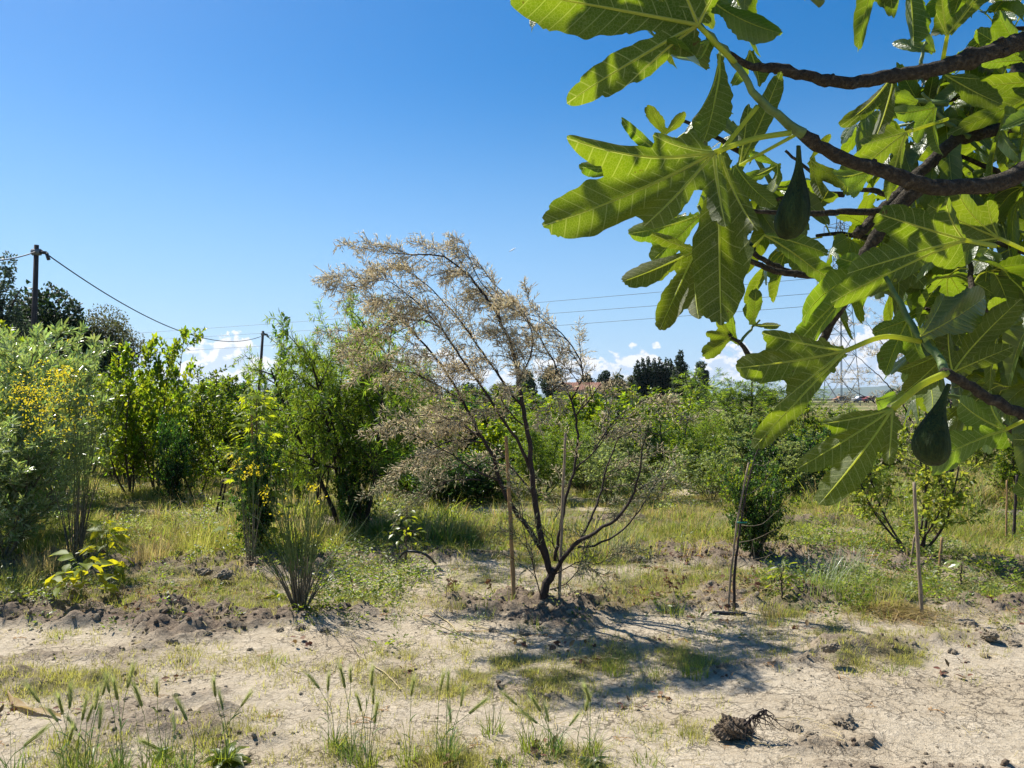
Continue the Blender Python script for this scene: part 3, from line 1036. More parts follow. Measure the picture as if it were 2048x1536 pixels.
LOW = ['far low tree on the skyline under the right edge of the olive-brown tree', 'far low tree on the skyline behind the tall open-topped sapling', 'far low tree on the skyline under the left cumulus heap',
       'far low tree on the skyline just left of the far pole', 'far low tree on the skyline behind the lower left willow', 'far low tree on the skyline behind the right side of the big willow', 'far low tree behind the left limbs of the tan tree',
       'far low tree between the left limbs and the main trunk of the tan tree', 'far low tree immediately behind the main trunk of the tan tree', 'far low tree behind the nearer round willow', 'far low tree behind the big folded fig leaf',
       'far low tree left of the foot of the pylon', 'far low tree right of the pylon under the fig leaves', 'far low tree behind the second tan tree', 'far low tree at the right end of the skyline']
for i, (px, tp, w) in enumerate([(250, 782, 30), (330, 778, 26), (450, 780, 24), (505, 782, 20), (600, 778, 34), (760, 776, 36), (860, 770, 40), (935, 766, 34), (1000, 764, 30), (1460, 776, 30), (1530, 778, 34), (1600, 782, 28), (1800, 780, 40), (1900, 778, 44), (1990, 776, 40)]):
    far_tree('tree', px, 130 + (i * 37) % 60, tp, w, [M['L_far'], M['L_far_dark'], M['L_far_olive']][i % 3], LOW[i], 'round', 900, .5, 60 + i, 'trees of the far broken treeline', bare=.05)


# ---------------------------------------------------------------- house with red tiled roof
def house():
    y = 150.0
    c = P(1160, 768, y)
    zr, ze = P(1160, 765, y).z, P(1160, 779, y).z
    root = empty('house', (c.x, y, 0), 'pale farmhouse with low red tiled roof seen beyond the orchard', 'house')
    L, D = 7.6, 6.0
    tile = plain_mat('roof_tile', (0.33, 0.165, 0.11), .8, .3, 3, .4, .4, stretch=(8, .5, 1))
    wall = plain_mat('house_plaster', (0.50, 0.42, 0.33), .9, .2, 2, .2, .1)
    glass = plain_mat('house_window_glass', (0.03, 0.04, 0.05), .2, .5, 2, .2, 0)
    mb = MB()
    mb.box((0, 0, ze / 2), (L, D, ze))
    V = [(-L / 2, -D / 2, ze), (L / 2, -D / 2, ze), (L / 2, D / 2, ze), (-L / 2, D / 2, ze), (-L / 2, 0, zr - .12), (L / 2, 0, zr - .12)]
    mb.add(V, [(0, 1, 5, 4), (2, 3, 4, 5)])
    mb.add(V, [(0, 4, 3), (1, 2, 5)])
    mb.build('wall', wall, root, smooth=False)
    o = .4
    mb = MB()
    for s in (-1, 1):
        a = [(-L / 2 - o, s * (D / 2 + o), ze - .15), (L / 2 + o, s * (D / 2 + o), ze - .15), (L / 2 + o, 0, zr), (-L / 2 - o, 0, zr)]
        b = [(p[0], p[1], p[2] - .14) for p in a]
        mb.add(a + b, [(0, 1, 2, 3), (4, 7, 6, 5), (0, 4, 5, 1), (1, 5, 6, 2), (3, 2, 6, 7), (0, 3, 7, 4)])
        for k in range(26):
            x = -L / 2 - o + (k + .5) * (L + 2 * o) / 26
            mb.tube([(x, s * (D / 2 + o), ze - .13), (x, 0, zr + .02)], .09, 5)
    rf = mb.build('roof', tile, root, smooth=False)
    mb = MB()
    mb.box((-.4, .6, zr + .2), (.5, .5, 1.0))
    mb.build('chimney', wall, rf, smooth=False)
    for k, x in enumerate((-2.6, -.6, 2.4)):
        mb = MB()
        mb.box((x, -D / 2 - .03, ze - 1.15), (.9, .08, 1.1))
        mb.build('window', glass, root, smooth=False)


house()


# ---------------------------------------------------------------- road on the skyline with cars and rail
def far_road():
    y = 182.0
    asphalt = plain_mat('road_asphalt', (0.06, 0.06, 0.062), .9, .2, 2, .2, .1)
    mb = MB()
    bank = plain_mat('verge', (0.15, 0.15, 0.07), .95, .1, .6, .4, .3)
    x0, x1 = 34, 130
    prof = [(-9, -.05), (-4, .62), (4, .62), (9, -.05)]
    V = [(x, y + p[0], p[1]) for x in (x0, x1) for p in prof]
    mb.add(V, [(0, 4, 5, 1), (1, 5, 6, 2), (2, 6, 7, 3)])
    tag(mb.build('road_bank', bank, smooth=False), kind='structure')
    mb = MB()
    mb.box(((x0 + x1) / 2, y, .66), (x1 - x0, 7, .05))
    tag(mb.build('road', asphalt, smooth=False), kind='structure')
    root = empty('guard_rail', (60, y - 3.8, .65), 'thin grey guard rail along the far raised road', 'guard rail')
    mb = MB()
    mb.box((10, 0, .62), (80, .06, .3))
    mb.build('rail', M['steel'], root, smooth=False)
    for k in range(20):
        mb = MB()
        mb.box((0, .1, .3), (.12, .12, .7))
        me = mb.mesh('post', M['steel'], False) if k == 0 else me
        obj('post', me, root, (-28 + k * 4, 0, 0))

    def car(px, yy, col, label, ln=4.1):
        c = P(px, 768, yy)
        r = empty('car', (c.x, yy, .69), label, 'car')
        paint = plain_mat('car_paint', col, .3, .6, 3, .1, 0)
        glass = plain_mat('car_glass', (.02, .025, .03), .15, .6, 3, .1, 0)
        s = [(-ln / 2, .35), (-ln / 2 + .05, .85), (-ln * .30, .98), (-ln * .16, 1.45), (ln * .20, 1.5), (ln * .36, 1.02), (ln / 2 - .05, .88), (ln / 2, .4)]
        n = len(s)
        V = [(p[0], -.85, p[1]) for p in s] + [(p[0], .85, p[1]) for p in s]
        mb = MB()
        mb.add(V, [(i, (i + 1) % n, n + (i + 1) % n, n + i) for i in range(n)])
        for o_ in (0, n):
            f = [(o_ + 0, o_ + i, o_ + i + 1) for i in range(1, n - 1)]
            mb.add(V, f if o_ else [t[::-1] for t in f])
        mb.build('body', paint, r, smooth=False)
        for sd_ in (-.87, .87):
            mb = MB()
            mb.add([(-ln * .26, sd_, 1.0), (-ln * .14, sd_, 1.38), (ln * .18, sd_, 1.42), (ln * .31, sd_, 1.03)], [(0, 1, 2, 3)])
            mb.build('window', glass, r, smooth=False)
        for wx in (-ln * .3, ln * .3):
            for sd_ in (-.75, .75):
                mb = MB()
                mb.tube([(wx, sd_ - .1, .31), (wx, sd_ + .1, .31)], .31, 12)
                mb.build('wheel', M['black_pipe'], r)
    car(1683, 181, (.45, .20, .07), 'orange-brown car on the far road under the pylon', 3.9)
    car(1722, 183, (.70, .68, .66), 'white car on the far road right of the pylon')
    car(1741, 181, (.26, .07, .06), 'red car on the far road right of the white car', 3.6)
    car(1765, 183, (.08, .11, .16), 'dark blue car on the far road, last of the four')


far_road()


# ---------------------------------------------------------------- lattice pylon
def pylon():
    y = 170.0
    c = P(1683, 768, y)
    H = P(1683, 430, y).z
    root = empty('pylon', (c.x, y, 0), 'tall grey steel lattice pylon carrying the high voltage lines', 'pylon', rz=.35)

    def w(z):
        return 2.45 * (1 - z / H) ** .9 * .92 + .42

    for sx, sy in ((1, 1), (1, -1), (-1, 1), (-1, -1)):
        mb = MB()
        zs = np.linspace(0, H, 12)
        mb.tube([(sx * w(z), sy * w(z), z) for z in zs], .10, 4)
        mb.build('leg', M['steel'], root, smooth=False)
    zs = [0]
    while zs[-1] < H - 2:
        zs.append(zs[-1] + max(1.4, w(zs[-1]) * (2.2 if zs[-1] < 12 else 1.25)))
    for a, b in zip(zs[:-1], zs[1:]):
        b = min(b, H)
        mb = MB()
        for s in (0, 1, 2, 3):
            p = [(-1, -1), (1, -1), (1, 1), (-1, 1)]
            q0, q1 = p[s], p[(s + 1) % 4]
            A0, A1 = (q0[0] * w(a), q0[1] * w(a), a), (q1[0] * w(a), q1[1] * w(a), a)
            B0, B1 = (q0[0] * w(b), q0[1] * w(b), b), (q1[0] * w(b), q1[1] * w(b), b)
            mb.tube([A0, B1], .055, 4)
            mb.tube([A1, B0], .055, 4)
            if a > 0:
                mb.tube([A0, A1], .05, 4)
        mb.build('brace', M['steel'], root, smooth=False)
    arms = []
    for z, L in ((H * .66, 6.5), (H * .80, 5.5), (H * .93, 4.5)):
        mb = MB()
        for s in (-1, 1):
            tip = (s * L, 0, z)
            for sy in (-1, 1):
                mb.tube([(s * w(z), sy * w(z), z), tip], .07, 4)
                mb.tube([(s * w(z + 1.2), sy * w(z + 1.2), z + 1.2), tip], .06, 4)
            arms.append((s * L, 0, z))
        mb.build('cross_arm', M['steel'], root, smooth=False)
        for s in (-1, 1):
            mb = MB()
            for k in range(7):
                mb.tube([(s * L, 0, z - .2 - k * .2), (s * L, 0, z - .26 - k * .2)], .13, 8)
            mb.tube([(s * L, 0, z), (s * L, 0, z - 1.6)], .03, 4)
            mb.build('insulator', M['concrete'], root)
    return c


pylon()


def wire(name, a, b, sag, r, label, cat='cable', group=None, mat=None, n=40):
    a, b = Vector(a), Vector(b)
    pts = []
    for i in range(n + 1):
        f = i / n
        p = a.lerp(b, f)
        p.z -= sag * 4 * f * (1 - f)
        pts.append(p - a)
    mb = MB()
    mb.tube(pts, r, 5)
    o = mb.build(name, mat or M['steel'], loc=a)
    return tag(o, label, cat, group)


for i, (pa, pb_) in enumerate([((-500, 700), (1668, 553)), ((-500, 706), (1663, 584)), ((-500, 732), (1660, 609))]):
    wire('power_line', P(pa[0], pa[1], 430), P(pb_[0], pb_[1], 170), 3.5, .055,
         ['topmost of the three thin power lines crossing the sky towards the pylon', 'middle of the three thin power lines crossing the sky towards the pylon',
          'lowest of the three thin power lines crossing the sky towards the pylon'][i], 'power line')


# ---------------------------------------------------------------- utility poles with telephone cable
def pole(px_top, top_py, px_base, y, r, label, strut=False, bracket=False):
    t_, b_ = P(px_top, top_py, y), P(px_base, 768, y)
    lean = (t_.x - b_.x) * (t_.z / max(t_.z - b_.z, .1))
    root = empty('utility_pole', (t_.x - lean, y, 0), label, 'pole')
    mb = MB()
    mb.tube([(0, 0, -.3), (lean * .5, 0, t_.z * .5), (lean, 0, t_.z)], [r * 1.25, r * 1.1, r * .9], 10)
    mb.build('pole_shaft', M['wood_pole'] if not strut else M['concrete'], root)
    mb = MB()
    mb.tube([(lean - .05, 0, t_.z - .28), (lean + .42, 0, t_.z - .33)], .07, 6)
    mb.tube([(lean + .42, 0, t_.z - .33), (lean + .52, 0, t_.z - .62)], .07, 6)
    mb.build('bracket', M['black_pipe'], root)
    mb = MB()
    mb.tube([(lean - .16, 0, t_.z - .3), (lean + .16, 0, t_.z - .3)], .15 if not strut else .12, 8)
    mb.build('pole_band', M['steel'], root)
    if strut:
        mb = MB()
        mb.tube([(lean * .6, 0, t_.z - 3.2), (lean * .6 - 1.6, -.3, t_.z - 2.75)], .07, 6)
        mb.build('cross_arm', M['steel'], root)
    return t_


pole(73, 490, 65, 32, .105, 'dark wooden utility pole at the left, the nearer and taller looking one')
pole(526, 662, 519, 74, .13, 'pale slim utility pole farther off, left of the tall willow')
wire('telephone_cable', P(82, 500, 32), P(522, 673, 74), 1.75, .030, 'drooping telephone cable slung between the two utility poles', mat=M['black_pipe'])
wire('telephone_cable', P(-260, 478, 20), P(73, 503, 32), .5, .026, 'telephone cable running off the left edge from the near pole', mat=M['black_pipe'])
wire('telephone_cable', P(528, 668, 74), P(800, 735, 130), 3.0, .045, 'telephone cable dropping behind the tall willow from the far pole', mat=M['black_pipe'])

# contrail fragment
mb = MB()
a, b = P(1019, 503, 7000), P(1031, 496, 7300)
mb.tube(resample([a, a.lerp(b, .5), b], 6), [3, 5, 6, 6, 5, 2.5], 8)
tag(mb.build('contrail', plain_mat('contrail_white', (.85, .88, .92), 1, 0, .01, .1, 0)), 'short white contrail streak in the blue sky above the tan tree', 'contrail')
# ================================================================ shrubs and trees of the nursery rows
UP = np.array([0, 0, 1.0])


def unit(v):
    v = np.asarray(v, float)
    return v / (np.linalg.norm(v) + 1e-9)


def grow(mb, rng, p, d, L, r, level, cfg, leaves):
    """recursive branch; appends tubes to mb and (point, direction) pairs to leaves"""
    c = cfg[level]
    n = c.get('n', 6)
    pts = [np.asarray(p, float)]
    dirs = [unit(d)]
    for i in range(n):
        f = (i + 1) / n
        dd = dirs[-1] + np.array([rng.gauss(0, c['wob']) for _ in range(3)]) + UP * (c.get('up', 0) + c.get('droop', 0) * -f * f)
        dd = unit(dd)
        dirs.append(dd)
        pts.append(pts[-1] + dd * L / n)
    k = 6 if level == 0 else (4 if level == 1 else 3)
    mb.tube(pts, np.linspace(r, max(r * c.get('taper', .35), .0012), n + 1), k, cap=False)
    last = level == len(cfg) - 1
    if c.get('leaf', 0):
        m = int(c['leaf'] * 1.45)
        l0 = c.get('leaf_from', 0.1)
        for j in range(m):
            f = l0 + (1 - l0) * (j + rng.random()) / m
            x = f * n
            i = min(int(x), n - 1)
            q = pts[i] + (pts[i + 1] - pts[i]) * (x - i)
            t = dirs[i + 1]
            a = rng.uniform(0, 6.283)
            s1 = unit(np.cross(t, (0.3, .5, .8)))
            s2 = np.cross(t, s1)
            side = math.cos(a) * s1 + math.sin(a) * s2
            leaves.append((q + side * c.get('off', 0.004), unit(t * c.get('along', .6) + side * c.get('out', 1.0) + UP * c.get('lup', 0)), r))
        leaves.append((pts[-1], dirs[-1], r))
    if not last:
        m = c['kids']
        k0 = c.get('kid_from', .25)
        for j in range(m):
            f = k0 + (1 - k0) * (j + rng.random() * .9) / m
            x = f * n
            i = min(int(x), n - 1)
            q = pts[i] + (pts[i + 1] - pts[i]) * (x - i)
            t = dirs[i + 1]
            a = j * 2.4 + rng.uniform(-.5, .5)
            s1 = unit(np.cross(t, (0.3, .5, .8)))
            s2 = np.cross(t, s1)
            side = math.cos(a) * s1 + math.sin(a) * s2
            ang = c.get('ang', .8) * rng.uniform(.75, 1.25)
            kd = unit(t * math.cos(ang) + side * math.sin(ang))
            kl = L * c.get('ratio', .45) * rng.uniform(.65, 1.2) * (1 - c.get('tipshort', .5) * f)
            grow(mb, rng, q, kd, kl, r * c.get('rr', .5) * (1 - .4 * f), level + 1, cfg, leaves)


def leaf_mesh_from(name, leaves, size, tmpl, mat, nrng, flat=0.7, jitter=.5, keep=None):
    P_ = np.array([l[0] for l in leaves])
    D_ = np.array([l[1] for l in leaves]) + nrng.normal(0, .25, (len(leaves), 3))
    N_ = nrng.normal(0, jitter, (len(leaves), 3)) + np.array([0, 0, flat])
    V, F = leaf_scatter(P_, D_, N_, size * nrng.uniform(.55, 1.2, len(leaves)), tmpl)
    return new_mesh(name, V, [F], mat)


KINDS_ = {
    # name: (stem height, stems, base spread angle, cfg, leaf size, template, leaf material, wood material)
    'mulberry': dict(h=2.1, stems=4, spread=.36, leaf=.075, tmpl=OVATE, lm='L_mulberry', wm='twig', r=.020, cfg=[
        dict(n=9, wob=.07, up=.06, kids=13, kid_from=.12, ang=.85, ratio=.42, tipshort=.55, rr=.45, leaf=12, leaf_from=.5, lup=-.1),
        dict(n=6, wob=.11, up=.07, kids=5, kid_from=.2, ang=.75, ratio=.5, rr=.5, leaf=9, lup=-.1, along=.5),
        dict(n=4, wob=.12, up=.05, leaf=8, lup=-.15, along=.6)]),
    'birchy': dict(h=2.0, stems=4, spread=.40, leaf=.050, tmpl=OVAL, lm='L_green', wm='bark', r=.022, cfg=[
        dict(n=9, wob=.06, up=.06, kids=18, kid_from=.12, ang=.9, ratio=.40, tipshort=.6, rr=.4, leaf=10, leaf_from=.5),
        dict(n=6, wob=.12, up=.05, kids=6, kid_from=.15, ang=.8, ratio=.5, rr=.5, leaf=12),
        dict(n=4, wob=.14, up=0, leaf=13, along=.5)]),
    'willow': dict(h=2.2, stems=7, spread=.46, leaf=.070, tmpl=LANCE, lm='L_willow', wm='twig_green', r=.022, cfg=[
        dict(n=9, wob=.06, up=.07, kids=15, kid_from=.15, ang=.6, ratio=.42, tipshort=.5, rr=.4, leaf=0),
        dict(n=6, wob=.12, up=.10, droop=.10, kids=6, kid_from=.15, ang=.6, ratio=.55, rr=.5, leaf=16, lup=-.3),
        dict(n=5, wob=.13, up=.02, droop=.35, leaf=20, along=.8, lup=-.4)]),
    'dense': dict(h=1.5, stems=8, spread=.42, leaf=.045, tmpl=OVAL, lm='L_dark', wm='twig', r=.016, cfg=[
        dict(n=7, wob=.10, up=.05, kids=14, kid_from=.05, ang=.9, ratio=.40, tipshort=.4, rr=.45, leaf=0),
        dict(n=5, wob=.14, up=.04, kids=5, kid_from=.15, ang=.8, ratio=.5, rr=.5, leaf=10),
        dict(n=4, wob=.15, up=0, leaf=13, along=.5)]),
    'pale': dict(h=1.5, stems=6, spread=.50, leaf=.042, tmpl=OVATE, lm='L_pale', wm='twig', r=.012, cfg=[
        dict(n=7, wob=.10, up=.03, droop=.1, kids=9, kid_from=.15, ang=.8, ratio=.42, tipshort=.4, rr=.45, leaf=0),
        dict(n=5, wob=.14, up=.02, kids=4, kid_from=.15, ang=.8, ratio=.5, rr=.5, leaf=10),
        dict(n=4, wob=.15, up=0, leaf=11, along=.5)]),
    'round_willow': dict(h=2.1, stems=4, spread=.34, leaf=.062, tmpl=(LANCE[0], LANCE[1]), lm='L_willow', wm='bark_dark', r=.030, cfg=[
        dict(n=9, wob=.08, up=.04, kids=18, kid_from=.26, ang=.95, ratio=.46, tipshort=.45, rr=.42, leaf=0),
        dict(n=6, wob=.14, up=.06, kids=7, kid_from=.12, ang=.8, ratio=.5, rr=.5, leaf=20, lup=-.2),
        dict(n=5, wob=.16, up=.0, droop=.25, leaf=19, along=.7, lup=-.3)]),
    'olive': dict(h=2.0, stems=7, spread=.50, leaf=.070, tmpl=OLIVE, lm='L_olive', wm='bark_grey', r=.018, cfg=[
        dict(n=8, wob=.08, up=.05, kids=12, kid_from=.10, ang=.75, ratio=.42, tipshort=.4, rr=.45, leaf=10, leaf_from=.5),
        dict(n=6, wob=.12, up=.08, kids=4, kid_from=.15, ang=.7, ratio=.55, rr=.5, leaf=16, lup=.2, along=.8),
        dict(n=5, wob=.12, up=.06, leaf=18, along=.8, lup=.2)]),
    'yellow': dict(h=1.7, stems=6, spread=.55, leaf=.055, tmpl=OVATE, lm='L_yellow', wm='bark_dark', r=.022, cfg=[
        dict(n=8, wob=.10, up=.06, kids=8, kid_from=.30, ang=.75, ratio=.42, tipshort=.4, rr=.45, leaf=0),
        dict(n=5, wob=.14, up=.02, kids=4, kid_from=.2, ang=.8, ratio=.5, rr=.5, leaf=5, lup=-.4),
        dict(n=4, wob=.15, up=0, droop=.2, leaf=9, along=.5, lup=-.5)]),
    'upright': dict(h=2.1, stems=2, spread=.08, leaf=.06, tmpl=OVAL, lm='L_green', wm='bark', r=.016, cfg=[
        dict(n=9, wob=.04, up=.05, kids=16, kid_from=.10, ang=.5, ratio=.26, tipshort=.5, rr=.45, leaf=16, leaf_from=.3),
        dict(n=5, wob=.10, up=.10, leaf=13, along=.7)]),
}


def make_kind(kind, seed, scale=1.0):
    c = KINDS_[kind]
    rng = random.Random(seed)
    nr = np.random.default_rng(seed)
    mb, leaves = MB(), []
    for s in range(c['stems']):
        a = s * 6.283 / c['stems'] + rng.uniform(-.4, .4)
        t = c['spread'] * rng.uniform(.5, 1.3) * (0.0 if c['stems'] == 1 else 1)
        d = (math.sin(t) * math.cos(a), math.sin(t) * math.sin(a), math.cos(t))
        grow(mb, rng, (math.cos(a) * .05, math.sin(a) * .03, -.04), d, c['h'] * rng.uniform(.72, 1.05), c['r'] * rng.uniform(.7, 1.1), 0, c['cfg'], leaves)
    trunk = mb.mesh('branches', M[c['wm']])
    crown = leaf_mesh_from('crown', leaves, c['leaf'] * (1.05 if kind == 'mulberry' else 1.2), c['tmpl'], M[c['lm']], nr)
    return trunk, crown, len(leaves)


PROTO = {}


def proto(kind, variant):
    key = (kind, variant)
    if key not in PROTO:
        PROTO[key] = make_kind(kind, 1000 + variant * 37 + len(kind) * 7)[:2]
        # measured height of the prototype, so that a plant can be set to the height it has in the photograph
        co = np.empty(len(PROTO[key][1].vertices) * 3, np.float32)
        PROTO[key][1].vertices.foreach_get('co', co)
        hz_ = float(np.percentile(co[2::3], 99.6))
        up = co[2::3] > np.percentile(co[2::3], 98)
        PROTO[key] = (*PROTO[key], hz_, float(co[0::3][up].mean()), float(co[1::3][up].mean()))
    return PROTO[key]


def plant(kind, variant, px, base_py, top_py, label, cat='shrub', group=None, wide=1.0, rz=None, name=None, mat=None, y=None):
    tr, cr, h0, ax, ay = proto(kind, variant)
    if y is None:
        y = depth_at(base_py)
    top = P(px, top_py, y)
    z = gh(top.x, y)
    s = (top.z - z) / h0
    rng = random.Random(int(px * 7 + base_py))
    # turn the plant so that its highest tip stands near the middle of its crown as seen
    a = (math.atan2(ax, ay) + rng.choice((0, math.pi)) + rng.uniform(-.35, .35)) if rz is None else rz
    wide = wide * (1.35 if px > 820 and y > 10 else 1.0)
    off = (ax * math.cos(a) - ay * math.sin(a)) * s * wide * .8      # so that the highest tip stands where it is seen
    root = empty(name or 'shrub', (top.x - off, y, z), label, cat, group, rz=a)
    root.scale = (s * wide, s * wide, s)
    obj('branches', tr, root)
    c = cr
    if mat:
        c = cr.copy()
        c.materials[0] = M[mat]
    obj('crown', c, root)
    return root


# ---- left half, front to back
plant('olive', 0, 45, 1075, 655, 'large silvery-leaved shrub at the left edge, right behind the yellow-flowered broom', wide=1.0)
plant('olive', 1, -60, 1120, 700, 'silvery-leaved shrub mostly cut off by the left edge, before the larger silvery one', wide=.9)
plant('olive', 1, 105, 1010, 665, 'taller silvery-green shrub rising behind the yellow broom flowers', wide=.75, name='shrub')
plant('mulberry', 0, 0, 985, 640, 'bright green large-leaved sapling topping out at the left edge under the dark tree', 'tree', wide=.8)
plant('mulberry', 1, 335, 985, 652, 'tall open-topped sapling with loose leaves against the clouds, left of the far pole', 'tree', wide=.6)
plant('mulberry', 0, 250, 990, 735, 'bushy bright green sapling left of the tall open-topped one', 'tree', wide=1.0)
plant('birchy', 0, 240, 960, 790, 'fine-leaved bush between the silvery shrub and the bright saplings', wide=1.1)
plant('birchy', 1, 395, 965, 770, 'fine-leaved green bush right of the tall open-topped sapling', wide=1.0)
plant('mulberry', 2, 300, 945, 760, 'leafy sapling in the second row, half hidden behind the tall open-topped one', 'tree', wide=1.1)
plant('birchy', 1, 180, 950, 745, 'fine-leaved bush just right of the yellow broom flowers', wide=1.1)
plant('upright', 0, 408, 930, 728, 'narrow sapling with feathery tip standing above the hedge, left of the far pole', 'tree', wide=1.2, y=15)
plant('birchy', 0, 440, 945, 752, 'rounded fine-leaved bush below the cumulus clouds', wide=1.0)
plant('mulberry', 1, 470, 930, 748, 'leafy bush behind the star-leaved sapling', wide=1.1)
plant('birchy', 2, 540, 935, 762, 'dark fine-leaved bush in front of the foot of the far pole', wide=1.0, mat='L_dark')
plant('upright', 1, 564, 1000, 632, 'slender columnar sapling with ladder-like leaf rows left of the big willow', 'tree', wide=.85, y=11.5, mat='L_dark')
plant('dense', 0, 345, 1005, 830, 'dark ivy-covered young stem in the black ring, behind the pale grass hump', wide=.55, mat='ivy')
plant('pale', 0, 395, 1000, 880, 'small yellowish-green shrub low in front of the dark hedge plants', wide=1.0, mat='L_mulberry')
plant('round_willow', 0, 690, 1000, 575, 'big bushy narrow-leaved willow left of the tan tree, the tallest green crown', 'tree', wide=.72, y=9.6)
plant('round_willow', 1, 740, 1010, 615, 'right-hand companion of the big willow, partly behind the tan sprays', 'tree', wide=.95, y=9.3)
plant('round_willow', 1, 640, 985, 690, 'lower left shoulder willow beside the columnar sapling', 'tree', wide=.55, y=10.5)
plant('dense', 1, 715, 1062, 905, 'very dark glossy ivy mound climbing the forked trunk of the big willow', wide=.62, mat='ivy')
plant('birchy', 2, 620, 960, 840, 'low green bush at the foot of the big willow', wide=1.2)
plant('birchy', 0, 770, 950, 800, 'dim green bush behind the left sprays of the tan tree', wide=1.1)
# ---- centre behind the tamarisk
plant('mulberry', 2, 865, 950, 800, 'large-leaved green bush seen through the left half of the tan tree', wide=1.1)
plant('dense', 0, 900, 935, 790, 'dark bush behind the left limbs of the tan tree', wide=1.1)
plant('mulberry', 0, 975, 985, 820, 'bright green bush between the two stakes of the tan tree', wide=1.0)
plant('birchy', 1, 1080, 930, 790, 'bush just behind the right limbs of the tan tree', wide=1.2)
plant('dense', 1, 890, 1012, 900, 'low dark green bush at the left foot of the tan sprays', wide=1.1)
plant('willow', 1, 1080, 1000, 830, 'fine-leaved shrub filling the gap between the two main limbs of the tan tree', wide=.9)
plant('mulberry', 1, 1200, 935, 778, 'green bush left of the yellow-green pair, behind the right sprays', wide=1.0)
plant('yellow', 0, 1275, 925, 800, 'yellow-green bush seen just above the tan sprays on the right', wide=1.0, mat='L_mulberry')
plant('upright', 0, 1345, 930, 772, 'slim round-leaved sapling standing up in front of the poplar row', 'tree', wide=1.2, mat='L_mulberry', y=14)
plant('upright', 1, 1268, 925, 770, 'slim sapling left of the one in front of the poplar row', 'tree', wide=1.2, mat='L_mulberry', y=14.5)
plant('dense', 1, 1300, 945, 850, 'very dark small bush behind the right sprays of the tan tree', wide=.8, mat='ivy')
plant('pale', 1, 1215, 1010, 880, 'pale twiggy shrub in the grass right of the tan tree', wide=.9)
plant('pale', 0, 1330, 940, 868, 'pale low shrub beyond the grass right of the tan tree', wide=1.3)
plant('round_willow', 1, 1452, 925, 738, 'round light green willow left of the pylon, the nearer of the two round willows', 'tree', wide=1.3)
plant('round_willow', 0, 1590, 915, 775, 'round light green willow right under the big fig leaf, beside the pylon', 'tree', wide=1.3)
plant('birchy', 0, 1500, 975, 830, 'leafy shrub behind the twin thin stakes', wide=1.0, mat='L_pale')
plant('pale', 1, 1430, 1000, 900, 'pale flowering shrub left of the dark round bush', wide=.9)
plant('dense', 2, 1512, 1128, 925, 'dark round bush with pale leafy shoulders beside the twin thin stakes', wide=.62)
plant('pale', 0, 1512, 1122, 915, 'pale-leaved climbing shrub growing over the dark round bush', wide=.66, mat='L_green')
plant('dense', 1, 1560, 985, 850, 'dark green shrub in the middle ground under the folded fig leaf', wide=1.0)
plant('birchy', 1, 1640, 945, 860, 'low green bush below the pylon', wide=1.0, mat='L_pale')
plant('willow', 0, 1740, 1010, 905, 'feathery low shrub behind the yellow-green tree', wide=1.0)
plant('birchy', 2, 1760, 950, 862, 'small bush left of the second tan tree', wide=1.0)
plant('yellow', 1, 1850, 1118, 835, 'multi-stemmed tree with sparse yellow-green leaves between two short stakes on the right', 'tree', wide=1.05, rz=1.0)
plant('birchy', 0, 2010, 1010, 840, 'green bush at the right picture edge behind the staked sapling', wide=.9)
plant('birchy', 1, 1960, 940, 850, 'bush farther back at the right picture edge', wide=1.0)
plant('pale', 1, 1880, 945, 860, 'pale shrub seen between the stems of the yellow-green tree', wide=1.1)

plant('pale', 1, 1175, 985, 862, 'pale loose shrub just right of the right stake of the tan tree', wide=1.1)
plant('birchy', 1, 1255, 975, 850, 'soft green shrub in the gap right of the tan tree', wide=1.0, mat='L_pale')
plant('pale', 0, 1300, 1000, 895, 'low pale shrub in the open grass right of the tan tree', wide=1.1)
plant('birchy', 2, 1395, 985, 878, 'low green shrub left of the dark round bush, behind the pale flowering one', wide=1.0)
plant('willow', 1, 1345, 960, 835, 'fine-leaved shrub in the middle distance left of the nearer round willow', wide=.9)
plant('birchy', 0, 1600, 1000, 885, 'leafy shrub right of the dark round bush in the grass', wide=1.1, mat='L_pale')
plant('mulberry', 1, 1655, 975, 870, 'bright shrub below the pylon in the middle rows', wide=1.0)
plant('pale', 1, 870, 975, 880, 'pale shrub low behind the left sprays of the tan tree', wide=1.1)
plant('birchy', 2, 1080, 965, 850, 'green shrub between the main trunk and the right stake', wide=1.0)
plant('dense', 0, 960, 1000, 905, 'low dark bush at the left of the orange-brown stake, far side of the grass', wide=1.3)
plant('mulberry', 1, 1040, 940, 800, 'leafy bush between the main trunk and the right limbs of the tan tree', wide=1.3)
plant('birchy', 2, 880, 915, 775, 'fine-leaved bush high behind the left limbs of the tan tree', wide=1.4)
plant('mulberry', 0, 1120, 915, 785, 'bright bush in front of the dark round skyline tree', wide=1.3)
plant('birchy', 1, 1290, 905, 785, 'fine-leaved bush below the left end of the poplar row', wide=1.3)
plant('dense', 0, 1225, 905, 795, 'dark bush right of the red-roofed house, in the middle rows', wide=1.3)
plant('birchy', 2, 1360, 900, 800, 'fine-leaved bush below the tallest poplar', wide=1.2)
plant('birchy', 0, 830, 990, 860, 'leafy bush low behind the left sprays of the tan tree', wide=1.3)
plant('mulberry', 2, 930, 930, 778, 'bright large-leaved bush directly behind the main limbs of the tan tree', wide=1.0)
plant('birchy', 0, 1020, 915, 772, 'green bush on the skyline just left of the red roof', wide=1.2)
plant('birchy', 1, 1110, 960, 815, 'leafy bush between the right stake and the right limbs of the tan tree', wide=1.1)
plant('willow', 0, 1160, 975, 850, 'fine-leaved bush low behind the right sprays of the tan tree', wide=1.1)
